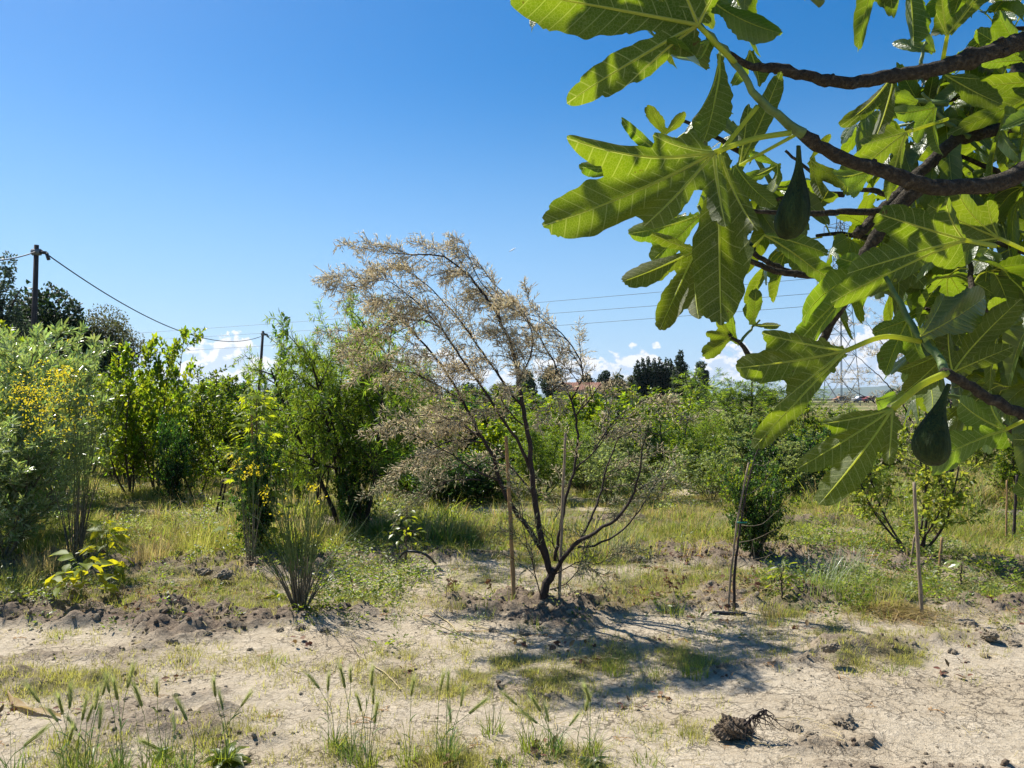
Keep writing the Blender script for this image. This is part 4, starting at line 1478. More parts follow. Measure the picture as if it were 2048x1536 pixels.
plant('birchy', 2, 1245, 955, 828, 'mid green bush below the slim saplings on the right of the tan tree', wide=1.1)
plant('mulberry', 1, 1320, 925, 800, 'bright bush under the poplar row', wide=1.1)
plant('birchy', 0, 1180, 912, 790, 'bush in front of the red-roofed house', wide=1.3)
plant('dense', 1, 1405, 960, 880, 'dark low bush left of the nearer round willow', wide=1.2)
plant('mulberry', 0, 520, 960, 790, 'leafy green bush behind the star-leaved sapling and the broom', wide=1.2)
plant('birchy', 1, 600, 1010, 860, 'green bush filling the gap between the star-leaved sapling and the big willow', wide=1.1)
plant('willow', 1, 770, 980, 700, 'willow shoots mingling with the lowest left sprays of the tan tree', 'tree', wide=.8)
plant('olive', 1, 30, 1130, 830, 'low silvery skirt branches at the left edge above the shaded grass', wide=1.3)
plant('birchy', 0, 60, 990, 720, 'green fine-leaved bush behind the silvery shrub at the left edge', wide=1.2)

# ---- back rows, smaller in the picture
rr = random.Random(5)
n_back = 0
for row, y in enumerate((17.5, 21.5, 26.0, 31.0)):
    half_w = y * .68
    x = -half_w
    while x < half_w:
        x += rr.uniform(1.3, 2.1) * (1 + row * .12)
        px = 1024 + x / y * FPX
        if 1370 < px < 1660 and y > 20:
            continue
        if px > 1640 and rr.random() < .35:
            continue
        kind = rr.choice(['mulberry', 'birchy', 'dense', 'birchy', 'willow', 'mulberry', 'pale'])
        var = rr.randint(0, 1)
        tr, cr, h0, ax, ay = proto(kind, var)
        hh = rr.uniform(1.5, 2.15) * (1.0 if px < 800 else .92)
        if px > 1000:
            hh *= .88
        s = hh / h0
        side = 'left of the tan tree' if px < 1000 else 'right of the tan tree'
        lab = {'mulberry': 'bright large-leaved sapling', 'birchy': 'fine-leaved green bush', 'dense': 'dark small-leaved bush', 'willow': 'feathery narrow-leaved bush', 'pale': 'pale green low bush'}[kind]
        rown = ['third planting row', 'fourth planting row', 'fifth planting row', 'farthest planting row'][row]
        lb = '%s in the %s, %s' % (lab, rown, side)
        root = empty('shrub', (x, y + rr.uniform(-.6, .6), 0), lb, 'shrub', lb.replace(',', '') + ' group', rz=rr.uniform(0, 6.28))
        root.scale = (s * 1.3, s * 1.3, s)
        obj('branches', tr, root)
        obj('crown', cr, root)
        n_back += 1


# ---------------------------------------------------------------- broom shrubs
def broom(px, base_py, stems, label, flowers, seed, fan=.55, green='L_broom', y=None):
    rng = random.Random(seed)
    nr = np.random.default_rng(seed)
    b = G(px, base_py)
    if y:
        b = P(px, 768, y)
        b.z = gh(b.x, y)
    root = empty('broom_shrub', b, label, 'shrub')
    wood, green_mb = MB(), MB()
    fl = []
    n, hmin, hmax = stems
    for i in range(n):
        a = rng.uniform(0, 6.283)
        t = abs(rng.gauss(0, fan)) * 1.0
        h = rng.uniform(hmin, hmax) * (1 - .25 * min(t, 1))
        d = np.array([math.sin(t) * math.cos(a), math.sin(t) * math.sin(a), math.cos(t)])
        base = np.array([math.cos(a) * .035, math.sin(a) * .035, -.03])
        pts = [base]
        k = 9
        dd = unit(d * .5 + UP)
        for j in range(k):
            f = j / k
            dd = unit(dd + d * .16 + np.array([rng.gauss(0, .035) for _ in range(3)]) - UP * .10 * f * t)
            pts.append(pts[-1] + dd * h / k)
        r0 = rng.uniform(.004, .009)
        wood.tube(pts[:5], np.linspace(r0, r0 * .5, 5), 4, False)
        green_mb.tube(pts[4:], np.linspace(r0 * .5, .0012, k - 3), 3, False)
        for q in range(rng.randint(4, 8)):
            j = rng.randint(3, k - 1)
            sd_ = unit(np.array([rng.gauss(0, 1) for _ in range(3)]))
            d2 = unit((pts[j + 1] - pts[j]) / np.linalg.norm(pts[j + 1] - pts[j]) + sd_ * .35)
            L = h * rng.uniform(.15, .38)
            tw = [pts[j], pts[j] + d2 * L * .5, pts[j] + unit(d2 + UP * .2) * L]
            green_mb.tube(tw, [.002, .0016, .0009], 3, False)
            fl.append((tw[2], unit(tw[2] - tw[1])))
    obj('stems', wood.mesh('stems', M['bark_grey']), root)
    obj('green_stems', green_mb.mesh('green_stems', M[green]), root)
    # flowers, near the given picture spots
    pt = np.array([p for p, _ in fl])
    Q, D = [], []
    for (fx, fy, rad, cnt) in flowers:
        tpt = np.array(P(fx, fy, b.y)) - np.array(b)
        rw = rad / FPX * b.y
        for _ in range(int(cnt * 1.3)):
            c = tpt + nr.normal(0, .5, 3) * rw * np.array([1, 1.3, 1])
            for _ in range(3):
                Q.append(c + nr.normal(0, .010, 3))
                D.append(nr.normal(0, 1, 3))
    if Q:
        V, F = leaf_scatter(np.array(Q), np.array(D), nr.normal(0, 1, (len(Q), 3)), nr.uniform(.014, .027, len(Q)), OVAL)
        tag(obj('flowers', new_mesh('flowers', V, [F], M['L_flower']), root), kind='stuff')
    return root


broom(150, 1122, (34, 1.1, 1.95), 'tall broom shrub crowned with a mass of yellow flowers at the left',
      [(100, 790, 75, 150), (130, 745, 22, 30), (70, 790, 45, 50), (110, 835, 60, 60), (55, 800, 20, 12), (180, 820, 20, 10), (140, 865, 10, 4), (40, 775, 10, 8), (60, 870, 10, 4), (140, 912, 6, 3)], 71, .30)
broom(600, 1218, (56, .6, 1.12), 'fan-shaped nearly leafless broom with a few yellow flowers, left of the tan tree',
      [(530, 985, 10, 6), (624, 978, 10, 7), (532, 1000, 6, 3), (635, 1005, 6, 2), (580, 1010, 30, 4), (645, 995, 10, 2), (632, 1070, 5, 2)], 72, .55)
broom(505, 1200, (12, .9, 1.5), 'sparse broom with small yellow flower tufts leaning before the star-leaved sapling',
      [(470, 930, 14, 12), (488, 950, 10, 8), (505, 938, 14, 12), (518, 942, 8, 6), (462, 915, 8, 5)], 73, .35, y=7.2)
# ================================================================ the tan tamarisk in the middle
def tamarisk(limbs, base, label, seed, y0, twig_every=.085, needle=.040, lean=(-1, 0, 0), green_below=None, name='tamarisk_tree', sub_len=(.24, .62), quality=1.0, right_of=None):
    rng = random.Random(seed)
    nr = np.random.default_rng(seed)
    b = G(*base)
    root = empty(name, b, label, 'tree')
    bo = np.array(b)
    tw = MB()
    ndl, ndl_g = [], []
    n_l = 0

    def dens(c):
        # the low skirts of the crown are thin, one sees the hedge through them
        if name != 'tamarisk_tree' or right_of is None:
            return 1.0
        return (0.50 if c[0] > right_of * 1.3 else 1.0) * (0.68 if c[2] < 1.55 else 1.0)
    for (pts, r0, r1, yo, kid_from, droop) in limbs:
        W = []
        for i, (px, py) in enumerate(pts):
            f = i / (len(pts) - 1)
            W.append(np.array(P(px, py, y0 + yo[0] * (1 - f) + yo[1] * f)) - bo)
        L = sum(np.linalg.norm(W[i + 1] - W[i]) for i in range(len(W) - 1))
        n = max(8, int(L / .06))
        C = resample(W, n, .004, rng)
        mb = MB()
        mb.tube(C, np.linspace(r0, r1, n), 7)
        mb.build('branch', M['bark_dark'], root)
        n_l += 1
        step = max(1, int(twig_every / .06))
        for i in range(int(n * kid_from), n, 1):
            if rng.random() > .06 / twig_every * quality * dens(C[i]):
                continue
            f = i / (n - 1)
            T = unit(C[min(i + 1, n - 1)] - C[i - 1])
            s1 = unit(np.cross(T, (0.2, 1, .1)))
            s2 = np.cross(T, s1)
            a = rng.uniform(0, 6.283)
            side = math.cos(a) * s1 + math.sin(a) * s2 * .8
            ll = np.array(lean, float)
            if right_of is not None:
                # right-hand part of the crown leans to the right
                if C[i][0] > right_of:
                    ll = ll * np.array([-1, 1, 1])
            d = unit(T * .75 + side * .8 + ll * .45 + UP * .15)
            SL = rng.uniform(*sub_len) * (1 - .45 * f)
            m = 8
            q = [C[i]]
            dd = d
            for j in range(m):
                dd = unit(dd + np.array([rng.gauss(0, .09) for _ in range(3)]) - UP * (droop * (.05 + .26 * (j / m) ** 1.5)) + ll * .04)
                q.append(q[-1] + dd * SL / m)
            rr0 = .0022 + .0022 * (1 - f)
            tw.tube(q, np.linspace(rr0, .0009, m + 1), 3, False)
            # third order twiglets carrying the short sprays
            for j in range(1, m + 1):
                t2 = unit(q[j] - q[j - 1])
                for _ in range(2 if j > 1 else 1):
                    a2 = rng.uniform(0, 6.283)
                    u1 = unit(np.cross(t2, (0.3, 1, .2)))
                    u2 = np.cross(t2, u1)
                    d3 = unit(t2 * .7 + (math.cos(a2) * u1 + math.sin(a2) * u2) * .8 - UP * .1)
                    L3 = rng.uniform(.045, .13) * (1.1 - .5 * j / m)
                    e = q[j] + d3 * L3 * .6
                    e2 = e + unit(d3 - UP * .25) * L3 * .4
                    tw.tube([q[j], e, e2], [.0014, .001, .0006], 3, False)
                    k = max(3, int(L3 / .0090 * quality))
                    for z in range(k):
                        g = (z + rng.random()) / k
                        pp = q[j] + (e - q[j]) * g / .6 if g < .6 else e + (e2 - e) * (g - .6) / .4
                        a3 = rng.uniform(0, 6.283)
                        dn = unit(d3 * .75 + (math.cos(a3) * u1 + math.sin(a3) * u2) * .75 + UP * .15)
                        (ndl_g if (green_below is not None and (pp[2] < green_below + rng.gauss(0, .12) or (right_of is not None and pp[0] > right_of * 1.3 and rng.random() < .55))) else ndl).append((pp, dn, 0))
                k = int(2 * quality)
                for z in range(k):
                    pp = q[j - 1] + (q[j] - q[j - 1]) * rng.random()
                    ndl.append((pp, unit(t2 + np.array([rng.gauss(0, .6) for _ in range(3)])), 0))
    tag(obj('twigs', tw.mesh('twigs', M['bark_dark']), root), kind='stuff')
    tag(obj('flower_sprays', leaf_mesh_from('flower_sprays', ndl, needle, NEEDLE, M['L_tamarisk'], nr), root), kind='stuff')
    if ndl_g:
        tag(obj('green_sprays', leaf_mesh_from('green_sprays', ndl_g, needle * .8, NEEDLE, M['L_tamarisk_green'], nr), root), kind='stuff')
    print('tamarisk needles', len(ndl), len(ndl_g))
    return root


Y_T = depth_at(1210) - .02
LIMBS = [
    ([(1083, 1212), (1090, 1180), (1101, 1150), (1106, 1135)], .036, .032, (0, 0), 2, 0),
    ([(1104, 1150), (1086, 1092), (1075, 1040), (1070, 990), (1062, 935), (1056, 870), (1042, 800), (1034, 745), (1022, 690), (1000, 640), (965, 585), (925, 540), (880, 512), (800, 508), (742, 500)], .027, .002, (0, -.15), .42, .7),
    ([(1098, 1128), (1060, 1062), (1022, 1010), (998, 960), (985, 910), (960, 870), (925, 800), (890, 742), (850, 690), (795, 632), (730, 580), (672, 556)], .021, .002, (0, .25), .38, .8),
    ([(1064, 945), (1040, 890), (1000, 830), (960, 770), (925, 720), (880, 655), (830, 600), (780, 565), (730, 555)], .014, .002, (0, -.5), .22, .9),
    ([(1044, 812), (1010, 770), (985, 735), (955, 690), (910, 630), (865, 580), (820, 545), (770, 535)], .011, .002, (0, .55), .2, .9),
    ([(1110, 1122), (1128, 1020), (1150, 930), (1155, 860), (1142, 800), (1112, 735), (1078, 672), (1035, 612), (990, 570), (950, 515), (932, 495)], .014, .0018, (.05, .30), .40, .6),
    ([(1106, 1147), (1130, 1115), (1150, 1090), (1190, 1065), (1235, 1035), (1262, 1000), (1278, 950), (1285, 890), (1300, 840)], .020, .002, (0, -.4), .45, .6),
    ([(1148, 1092), (1163, 1078), (1180, 1040), (1200, 990), (1215, 930), (1240, 870), (1272, 815), (1310, 775)], .011, .002, (0, .35), .25, .6),
    ([(1156, 1094), (1200, 1088), (1250, 1055), (1285, 1010), (1320, 950), (1335, 900)], .010, .002, (0, .1), .3, .6),
    ([(998, 962), (950, 940), (900, 905), (850, 880), (800, 862)], .009, .002, (.05, -.35), .2, .6),
    ([(928, 805), (880, 772), (820, 745), (760, 742)], .008, .002, (.2, -.1), .1, 1.0),
    ([(960, 872), (910, 845), (850, 830), (795, 845)], .008, .002, (.1, .5), .1, 1.0),
    ([(1046, 850), (1012, 815), (1005, 790), (1040, 772), (1090, 778), (1112, 800)], .007, .002, (-.1, -.5), .15, .7),
    ([(1142, 800), (1165, 750), (1150, 700), (1120, 665), (1085, 640), (1060, 610)], .008, .002, (.15, .0), .15, .7),
    ([(1150, 835), (1185, 790), (1200, 770), (1225, 760), (1260, 775)], .007, .002, (.15, -.2), .15, .7),
    ([(1034, 760), (1060, 715), (1065, 670), (1050, 640), (1030, 610)], .008, .002, (.0, -.3), .15, .7),
    ([(1062, 985), (1020, 930), (985, 890), (930, 860), (880, 850)], .008, .002, (.0, .35), .2, .8),
    ([(1150, 940), (1190, 900), (1230, 850), (1250, 830)], .007, .002, (.1, -.3), .1, .6),
    ([(1000, 640), (990, 600), (960, 560), (940, 520), (930, 492)], .006, .002, (.0, .1), .1, .6),
    ([(1082, 1195), (1062, 1120), (1045, 1050), (1036, 990)], .005, .0015, (-.05, -.2), .2, .4),
    ([(1108, 1150), (1160, 1122), (1200, 1128), (1235, 1085)], .005, .0015, (-.05, -.3), .2, .4),
    ([(1100, 1180), (1150, 1150), (1188, 1060), (1222, 1000)], .005, .0015, (-.05, .2), .2, .4),
    ([(1118, 1125), (1104, 1060), (1132, 985)], .005, .0015, (-.05, .1), .2, .4),
    ([(965, 885), (910, 880), (850, 905), (800, 925)], .008, .002, (.1, -.1), .1, .8),
    ([(960, 960), (900, 960), (850, 985), (800, 980)], .007, .002, (.1, .2), .15, .7),
    ([(1225, 880), (1280, 860), (1320, 870), (1345, 850)], .006, .002, (.1, .1), .1, .7),
    ([(1190, 900), (1230, 840), (1290, 800), (1325, 790)], .006, .002, (-.2, .2), .1, .7),
    ([(880, 655), (840, 640), (790, 640), (745, 665), (715, 700)], .007, .002, (-.2, -.4), .1, 1.0),
]
tamarisk(LIMBS, (1083, 1210), 'tan feathery tamarisk with dark arching stems in the middle, tied between two stakes', 91, Y_T, twig_every=.066, needle=.050, lean=(-1, 0, 0), green_below=.95, right_of=.42)

# second one far right, behind the fig leaves
L2 = []
for i, (tx, ty) in enumerate([(1700, 700), (1730, 640), (1770, 600), (1850, 585), (1930, 600), (2000, 660), (1690, 770), (2060, 740), (1820, 620)]):
    L2.append(([(1895, 1010), (1888 + (tx - 1888) * .12, 930), (1888 + (tx - 1888) * .5, 930 + (ty - 930) * .6), (tx, ty)], .022, .003, (0, (-.7, .7, .3)[i % 3]), .35, .7))
tamarisk(L2, (1895, 1010), 'second tan tamarisk at the right, mostly hidden behind the fig leaves', 92, depth_at(1010), twig_every=.15, needle=.06, lean=(-.5, 0, 0), sub_len=(.5, 1.2), quality=.8)


# ---------------------------------------------------------------- stakes and ties
def stick(name, pts, y, r, mat, label, cat='stake', ref=None, parent=None, nodes=True, group=None):
    """a thin rod through picture points, all at distance y"""
    W = [P(px, py, y) for px, py in pts]
    b = W[0].copy()
    gz = gh(b.x, b.y)
    W[0].z = gz - .08
    o = Vector((b.x, b.y, gz))
    C = resample([w - o for w in W], 14, .0012, random.Random(int(pts[0][0])))
    rad = np.linspace(r, r * .8, 14)
    if nodes:
        rad[3] *= 1.2
        rad[8] *= 1.2
    mb = MB()
    mb.tube(C, rad, 8)
    return tag(mb.build(name, M[mat], loc=o), label, cat, group)


stick('stake', [(1029, 1212), (1021, 1040), (1012, 872)], Y_T - .03, .0165, 'stake', 'orange-brown wooden stake on the left of the tan tree trunk')
stick('stake', [(1118, 1208), (1124, 1040), (1131, 866)], Y_T - .02, .0125, 'stake_pale', 'slimmer grey-brown stake on the right of the tan tree trunk')
stick('stake', [(1453, 1222), (1472, 1060), (1497, 925)], depth_at(1222), .0085, 'stake_pale', 'thin pale cane, left one of the leaning pair with the green tie')
stick('stake', [(1845, 1232), (1836, 1100), (1828, 965)], depth_at(1232), .0145, 'stake_pale', 'tall knobbly grey stake standing in front of the yellow-green tree')
stick('stake', [(1876, 1150), (1884, 1075)], depth_at(1150), .014, 'stake', 'short light brown stake right of the yellow-green tree')
stick('stake', [(1818, 1140), (1830, 1070)], depth_at(1140), .012, 'stake_pale', 'short leaning stake left of the yellow-green tree')
stick('stake', [(428, 1042), (447, 960)], depth_at(1042), .016, 'bark_dark', 'dark leaning stake, left of the close pair behind the pale grass hump')
stick('stake', [(437, 1042), (452, 965)], depth_at(1042), .014, 'bark_dark', 'dark leaning stake, right of the close pair behind the pale grass hump')
stick('stake', [(2012, 1085), (2014, 960)], depth_at(1085), .011, 'stake', 'reddish stake at the far right edge of the orchard')
stick('stake', [(2026, 1080), (2034, 950)], depth_at(1080), .017, 'bark_dark', 'dark thin trunk-like stake at the right picture edge')
stick('stake', [(520, 1105), (507, 940), (503, 830)], depth_at(1108), .014, 'stake', 'reddish-brown stake inside the star-leaved sapling')

for (pa, pb_, yy, lab) in [((1024, 1178), (1090, 1176), Y_T, 'thin wire tie between the orange-brown stake and the tan tree'), ]:
    a, b = P(*pa, yy), P(*pb_, yy)
    mb = MB()
    mb.tube(resample([(0, 0, 0), ((b - a) * .5) + Vector((0, -.02, -.012)), b - a], 10), .0013, 4)
    tag(mb.build('wire_tie', M['black_pipe'], loc=a), lab, 'wire')

# slender bare sapling beside the cane
rng = random.Random(33)
b = G(1468, 1220)
root = empty('bare_sapling', b, 'leafless dark sapling with fine drooping side twigs, right one of the leaning pair', 'tree')
mb = MB()
tr = resample([np.array(P(x, y_, b.y)) - np.array(b) for x, y_ in [(1468, 1225), (1470, 1140), (1480, 1060), (1493, 980), (1512, 910), (1530, 870)]], 24, .002, rng)
mb.tube(tr, np.linspace(.0125, .003, 24), 6)
mb.build('trunk', M['bark_dark'], root)
mb = MB()
for pts in [[(1478, 1135), (1510, 1118), (1540, 1110), (1565, 1092)], [(1478, 1085), (1520, 1075), (1560, 1050)], [(1483, 1050), (1520, 1048), (1565, 1015)], [(1487, 1025), (1460, 1000), (1440, 975)],
            [(1478, 1120), (1500, 1108), (1508, 1075)], [(1492, 990), (1520, 975), (1540, 945)], [(1500, 960), (1480, 930), (1470, 905)], [(1505, 930), (1530, 930), (1550, 915)], [(1510, 1118), (1505, 1090), (1500, 1070)], [(1540, 1110), (1530, 1125), (1570, 1130)]]:
    C = resample([np.array(P(x, y_, b.y + rng.uniform(-.08, .08))) - np.array(b) for x, y_ in pts], 8, .003, rng)
    mb.tube(C, np.linspace(.0032, .001, 8), 4)
tag(mb.build('twigs', M['bark_grey'], root), kind='stuff')
mb = MB()
mb.tube(resample([(np.array(P(x, 1045, b.y - .02)) - np.array(b)) for x in (1474, 1484, 1494)], 5), .007, 6)
tag(mb.build('plant_tie', M['tie'], loc=b), 'green plastic tie holding the bare sapling to its cane', 'tie')


# ---------------------------------------------------------------- star-leaved (maple-like) sapling with ivy on its stem
def leafy_sapling(px, base_py, top_py, label, leaf, tmpl, mat, n, width_px, seed, lean=0, stem='twig', r=.009, zbias=1.0, up=.1, name='sapling', low=.12, out=1.0):
    """sapling whose leaves are separate parts"""
    rng = random.Random(seed)
    b = G(px, base_py)
    H = P(px, top_py, b.y).z - b.z
    root = empty(name, b, label, 'sapling')
    W = width_px / FPX * b.y
    C = resample([(0, 0, -.04), (lean * .4, .02, H * .5), (lean, 0, H * .97)], 16, .004, rng)
    mb = MB()
    mb.tube(C, np.linspace(r, r * .35, 16), 6)
    mb.build('stem', M[stem], root)
    tm = MAPLE if tmpl is MAPLE else tmpl
    variants = []
    for v in range(4):
        tv = np.array(tm[0], float)
        q = np.random.default_rng(seed + v)
        tv[:, 2] += -0.28 * tv[:, 1] ** 2 * q.uniform(.3, 1.2) + q.normal(0, .015, len(tv))
        variants.append(new_mesh('leaf', tv, [np.array(tm[1])], M[mat]))
    tws = MB()
    for i in range(n):
        f = low + (1 - low) * ((i + rng.random()) / n) ** zbias
        j = min(int(f * 15), 14)
        o = C[j] + (C[j + 1] - C[j]) * (f * 15 - j)
        a = i * 2.4 + rng.uniform(-.4, .4)
        rad = W * rng.uniform(.25, 1.0) * (1.15 - .75 * f) * out
        e = o + np.array([math.cos(a) * rad, math.sin(a) * rad, rng.uniform(.0, .10) + up * rad])
        tws.tube([o, (o + e) / 2 + UP * .015, e], [.0022, .0016, .001], 3, False)
        lo = obj('leaf', variants[i % 4], root, e)
        d = unit([math.cos(a) + rng.gauss(0, .3), math.sin(a) + rng.gauss(0, .3), rng.uniform(-.5, .4)])
        nrm = unit(np.array([rng.gauss(0, .4), rng.gauss(0, .4), 1.0]))
        X = unit(np.cross(d, nrm))
        Z = np.cross(X, d)
        mt = Matrix((X, d, Z)).transposed()
        lo.rotation_euler = mt.to_euler()
        s = leaf * rng.uniform(.7, 1.2)
        lo.scale = (s, s, s)
    tag(tws.build('twigs', M[stem], root), kind='stuff')
    return root


leafy_sapling(512, 1108, 782, 'sapling with bright star-shaped leaves wrapped in dark ivy, left of the big willow', .125, MAPLE, 'L_maple', 150, 70, 201, name='star_leaved_sapling')
plant('dense', 0, 515, 1108, 860, 'dark ivy column around the stem of the star-leaved sapling', 'ivy', wide=.50, mat='ivy', name='ivy_plant')
leafy_sapling(560, 985, 790, 'smaller star-leaved sapling behind the ivy-wrapped one, nearer the big willow', .10, MAPLE, 'L_maple', 90, 55, 202, name='star_leaved_sapling')
leafy_sapling(812, 1112, 1020, 'small fresh green sapling growing out of the black hose arc in the grass', .075, OVATE, 'L_mulberry', 44, 45, 203, low=.2)
leafy_sapling(160, 1208, 1130, 'low broad-leaved young magnolia with dark drooping lower leaves at the left', .155, OVATE, 'L_magnolia', 26, 62, 204, low=.25, stem='twig_green', name='magnolia_sapling')
leafy_sapling(212, 1165, 1052, 'taller young magnolia with glowing yellow-green leaves behind the low one', .125, OVATE, 'L_magnolia', 34, 42, 205, low=.2, stem='twig_green', name='magnolia_sapling')
leafy_sapling(1565, 1188, 1135, 'small leafy weed in the open grass right of the dark round bush', .08, OVAL, 'L_green', 16, 30, 206, low=.1, name='weed_plant')
leafy_sapling(1925, 1180, 1128, 'grey-green broad-leaved weed at the right behind the clods', .07, OVATE, 'L_olive', 26, 30, 207, low=.15, name='weed_plant')


# ---------------------------------------------------------------- irrigation hose pieces
def hose(pts, r, label, mat='black_pipe', lift=None):
    W = []
    for i, (px, py) in enumerate(pts):
        g = G(px, py)
        g.z += r + (lift[i] if lift else 0)
        W.append(g)
    o = W[0].copy()
    mb = MB()
    mb.tube(resample([w - o for w in W], 16), r, 7)
    return tag(mb.build('irrigation_hose', M[mat], loc=o), label, 'hose')


yb = depth_at(1115)
hose([(790, 1138), (800, 1122), (815, 1118), (850, 1122), (872, 1132)], .013, 'black irrigation hose arching over the ground at the small fresh green sapling', lift=[0, .03, .06, .05, 0])
hose([(1425, 1227), (1450, 1229), (1490, 1231)], .012, 'black irrigation hose lying at the foot of the bare sapling')
hose([(1785, 1228), (1815, 1232), (1858, 1234)], .010, 'black irrigation hose lying at the foot of the tall knobbly grey stake')
hose([(556, 1222), (580, 1229), (612, 1234)], .011, 'black irrigation hose lying at the foot of the fan-shaped broom')
hose([(345, 1022), (370, 1012), (385, 1025)], .02, 'black ring of hose round the foot of the ivy-covered young stem', lift=[0, .04, 0])

# red netting heap far off
g = P(1385, 768, depth_at(882))
root = tag(clod := obj('safety_netting', clod_mesh('safety_netting', 77, M['net'], 3, .6), loc=(g.x, g.y, .22)), 'crumpled orange-red netting in the field beyond the grass', 'netting')
root.scale = (.28, .3, .5)
# ================================================================ foreground: barley, clods, straw, root ball
def make_head_mesh(seed):
    """bristly ear of wall barley: spikelets up a rachis, long awns"""
    q = random.Random(seed)
    mb = MB()
    L = .062
    mb.tube([(0, 0, 0), (.001, 0, L * .5), (.004, 0, L)], [.0012, .001, .0006], 3, False)
    for i in range(22):
        f = i / 21
        z = L * f
        for s in (0, 1, 2):
            a = s * 2.09 + i * .9
            w = .0032 * (1 - .5 * f)
            o = np.array([math.cos(a) * w + .004 * f * f, math.sin(a) * w, z])
            mb.tube([o * [.3, .3, 1], o + np.array([0, 0, .004]), o * [1.2, 1.2, 1] + np.array([0, 0, .009])], [.0008, .0019, .0006], 3, False)
            aw = .045 * q.uniform(.7, 1.2)
            tip = o + np.array([math.cos(a) * aw * .30, math.sin(a) * aw * .30, aw + .008])
            u = np.array([-math.sin(a), math.cos(a), 0]) * .0008
            mb.add([o + u, o - u, tip], [(0, 1, 2)])
    return mb.mesh('seed_head', M['L_head'])


HEADS = [(48, 1470), (79, 1383), (116, 1422), (126, 1405), (139, 1395), (140, 1460), (154, 1440), (164, 1419), (174, 1422), (190, 1398), (205, 1368), (198, 1436), (219, 1364), (236, 1378), (255, 1354), (284, 1391),
         (315, 1371), (313, 1473), (349, 1440), (374, 1419), (431, 1371), (446, 1398), (482, 1391), (639, 1355), (656, 1360), (690, 1354), (702, 1343), (743, 1350), (723, 1401), (747, 1386), (749, 1425), (822, 1370),
         (880, 1360), (895, 1360), (921, 1391), (938, 1405), (902, 1422), (1034, 1388), (1082, 1401), (1075, 1425), (1097, 1422), (1138, 1430), (1171, 1401), (1181, 1381)]
BASES = [(20, 1560), (130, 1550), (175, 1560), (235, 1540), (290, 1550), (330, 1530), (372, 1545), (445, 1530), (670, 1500), (700, 1520), (735, 1535), (815, 1530), (893, 1520), (985, 1470), (1060, 1500), (1105, 1510), (1180, 1510)]
NAMES_B = ['at the bottom left corner', 'left of the second bottom-left clump', 'with the thickest leaves in the bottom left corner', 'with tall dark ears, left of the single low ear', 'with a single low ear', 'right of the single low ear',
           'with straight upright ears before the dug trench', 'growing out of the dark rosette weed', 'left one of the trio below the long patch of short grass', 'middle one of the trio below the long patch of short grass', 'right one of the trio below the long patch of short grass',
           'with one thick ear left of the centre', 'with two close upright ears in the bottom centre', 'leaning left over bare clay', 'with three slanting ears', 'with one drooping ear, right of the three slanting ones', 'rightmost of all, beside bare clay']
head_meshes = [make_head_mesh(600 + i) for i in range(5)]
rng = random.Random(12)
groups = {i: [] for i in range(len(BASES))}
for hx, hy in HEADS:
    i = min(range(len(BASES)), key=lambda k: abs(BASES[k][0] - hx - (25 if hx > 950 and hx < 1100 else 0)))
    groups[i].append((hx, hy))
for i, (bx, by) in enumerate(BASES):
    b = G(bx, by)
    root = empty('wild_barley', b, 'green wild barley tuft ' + NAMES_B[i], 'grass tuft')
    bo = np.array(b)
    st = MB()
    hs = list(groups[i]) or []
    for hx, hy in hs:
        e = np.array(P(hx, hy + 22, b.y + rng.uniform(-.12, .12))) - bo
        s = np.array([rng.gauss(0, .022), rng.gauss(0, .02), -.01])
        mid = s * .5 + e * .5 + np.array([(s[0] - e[0]) * .22, 0, .02])
        C = resample([s, mid, e], 9, .0012, rng)
        st.tube(C, np.linspace(.0019, .0011, 9), 4, False)
        h = obj('seed_head', head_meshes[rng.randint(0, 4)], root, e)
        d = unit(C[-1] - C[-3]) + np.array([rng.gauss(0, .10) - .06, rng.gauss(0, .1), 0])
        h.rotation_euler = Vector(d).to_track_quat('Z', 'Y').to_euler()
        k = rng.uniform(1.0, 1.4)
        h.scale = (k, k, k)
        for _ in range(2):          # leaf on the stem
            j = rng.randint(2, 6)
            dd = unit(C[j] - C[j - 1])
            a = rng.uniform(0, 6.28)
            sd_ = np.array([math.cos(a), math.sin(a), 0])
            q = [C[j] + (dd * .7 + sd_ * .5) * t * .09 - UP * t * t * .03 for t in (0, .35, .7, 1)]
            w = np.cross(sd_, dd) * .0028
            V = [q[0] - w, q[0] + w, q[1] - w, q[1] + w, q[2] - w * .7, q[2] + w * .7, q[3]]
            st.add(V, [(0, 1, 3), (0, 3, 2), (2, 3, 5), (2, 5, 4), (4, 5, 6)])
    # extra bare stalks
    for _ in range(3):
        a, hh = rng.uniform(0, 6.28), rng.uniform(.12, .26)
        e = np.array([math.cos(a) * .06, math.sin(a) * .06, hh])
        C = resample([(0, 0, 0), e * .5, e], 6, .002, rng)
        st.tube(C, np.linspace(.0016, .0007, 6), 3, False)
    obj('stems', st.mesh('stems', M['L_barley']), root)
    bl = blade_tuft('leaf_blades', 60, .15, .05, .0045, .8, M['L_grass_green'] if i % 3 else M['L_barley'], 650 + i, 4)
    obj('leaf_blades', bl, root)

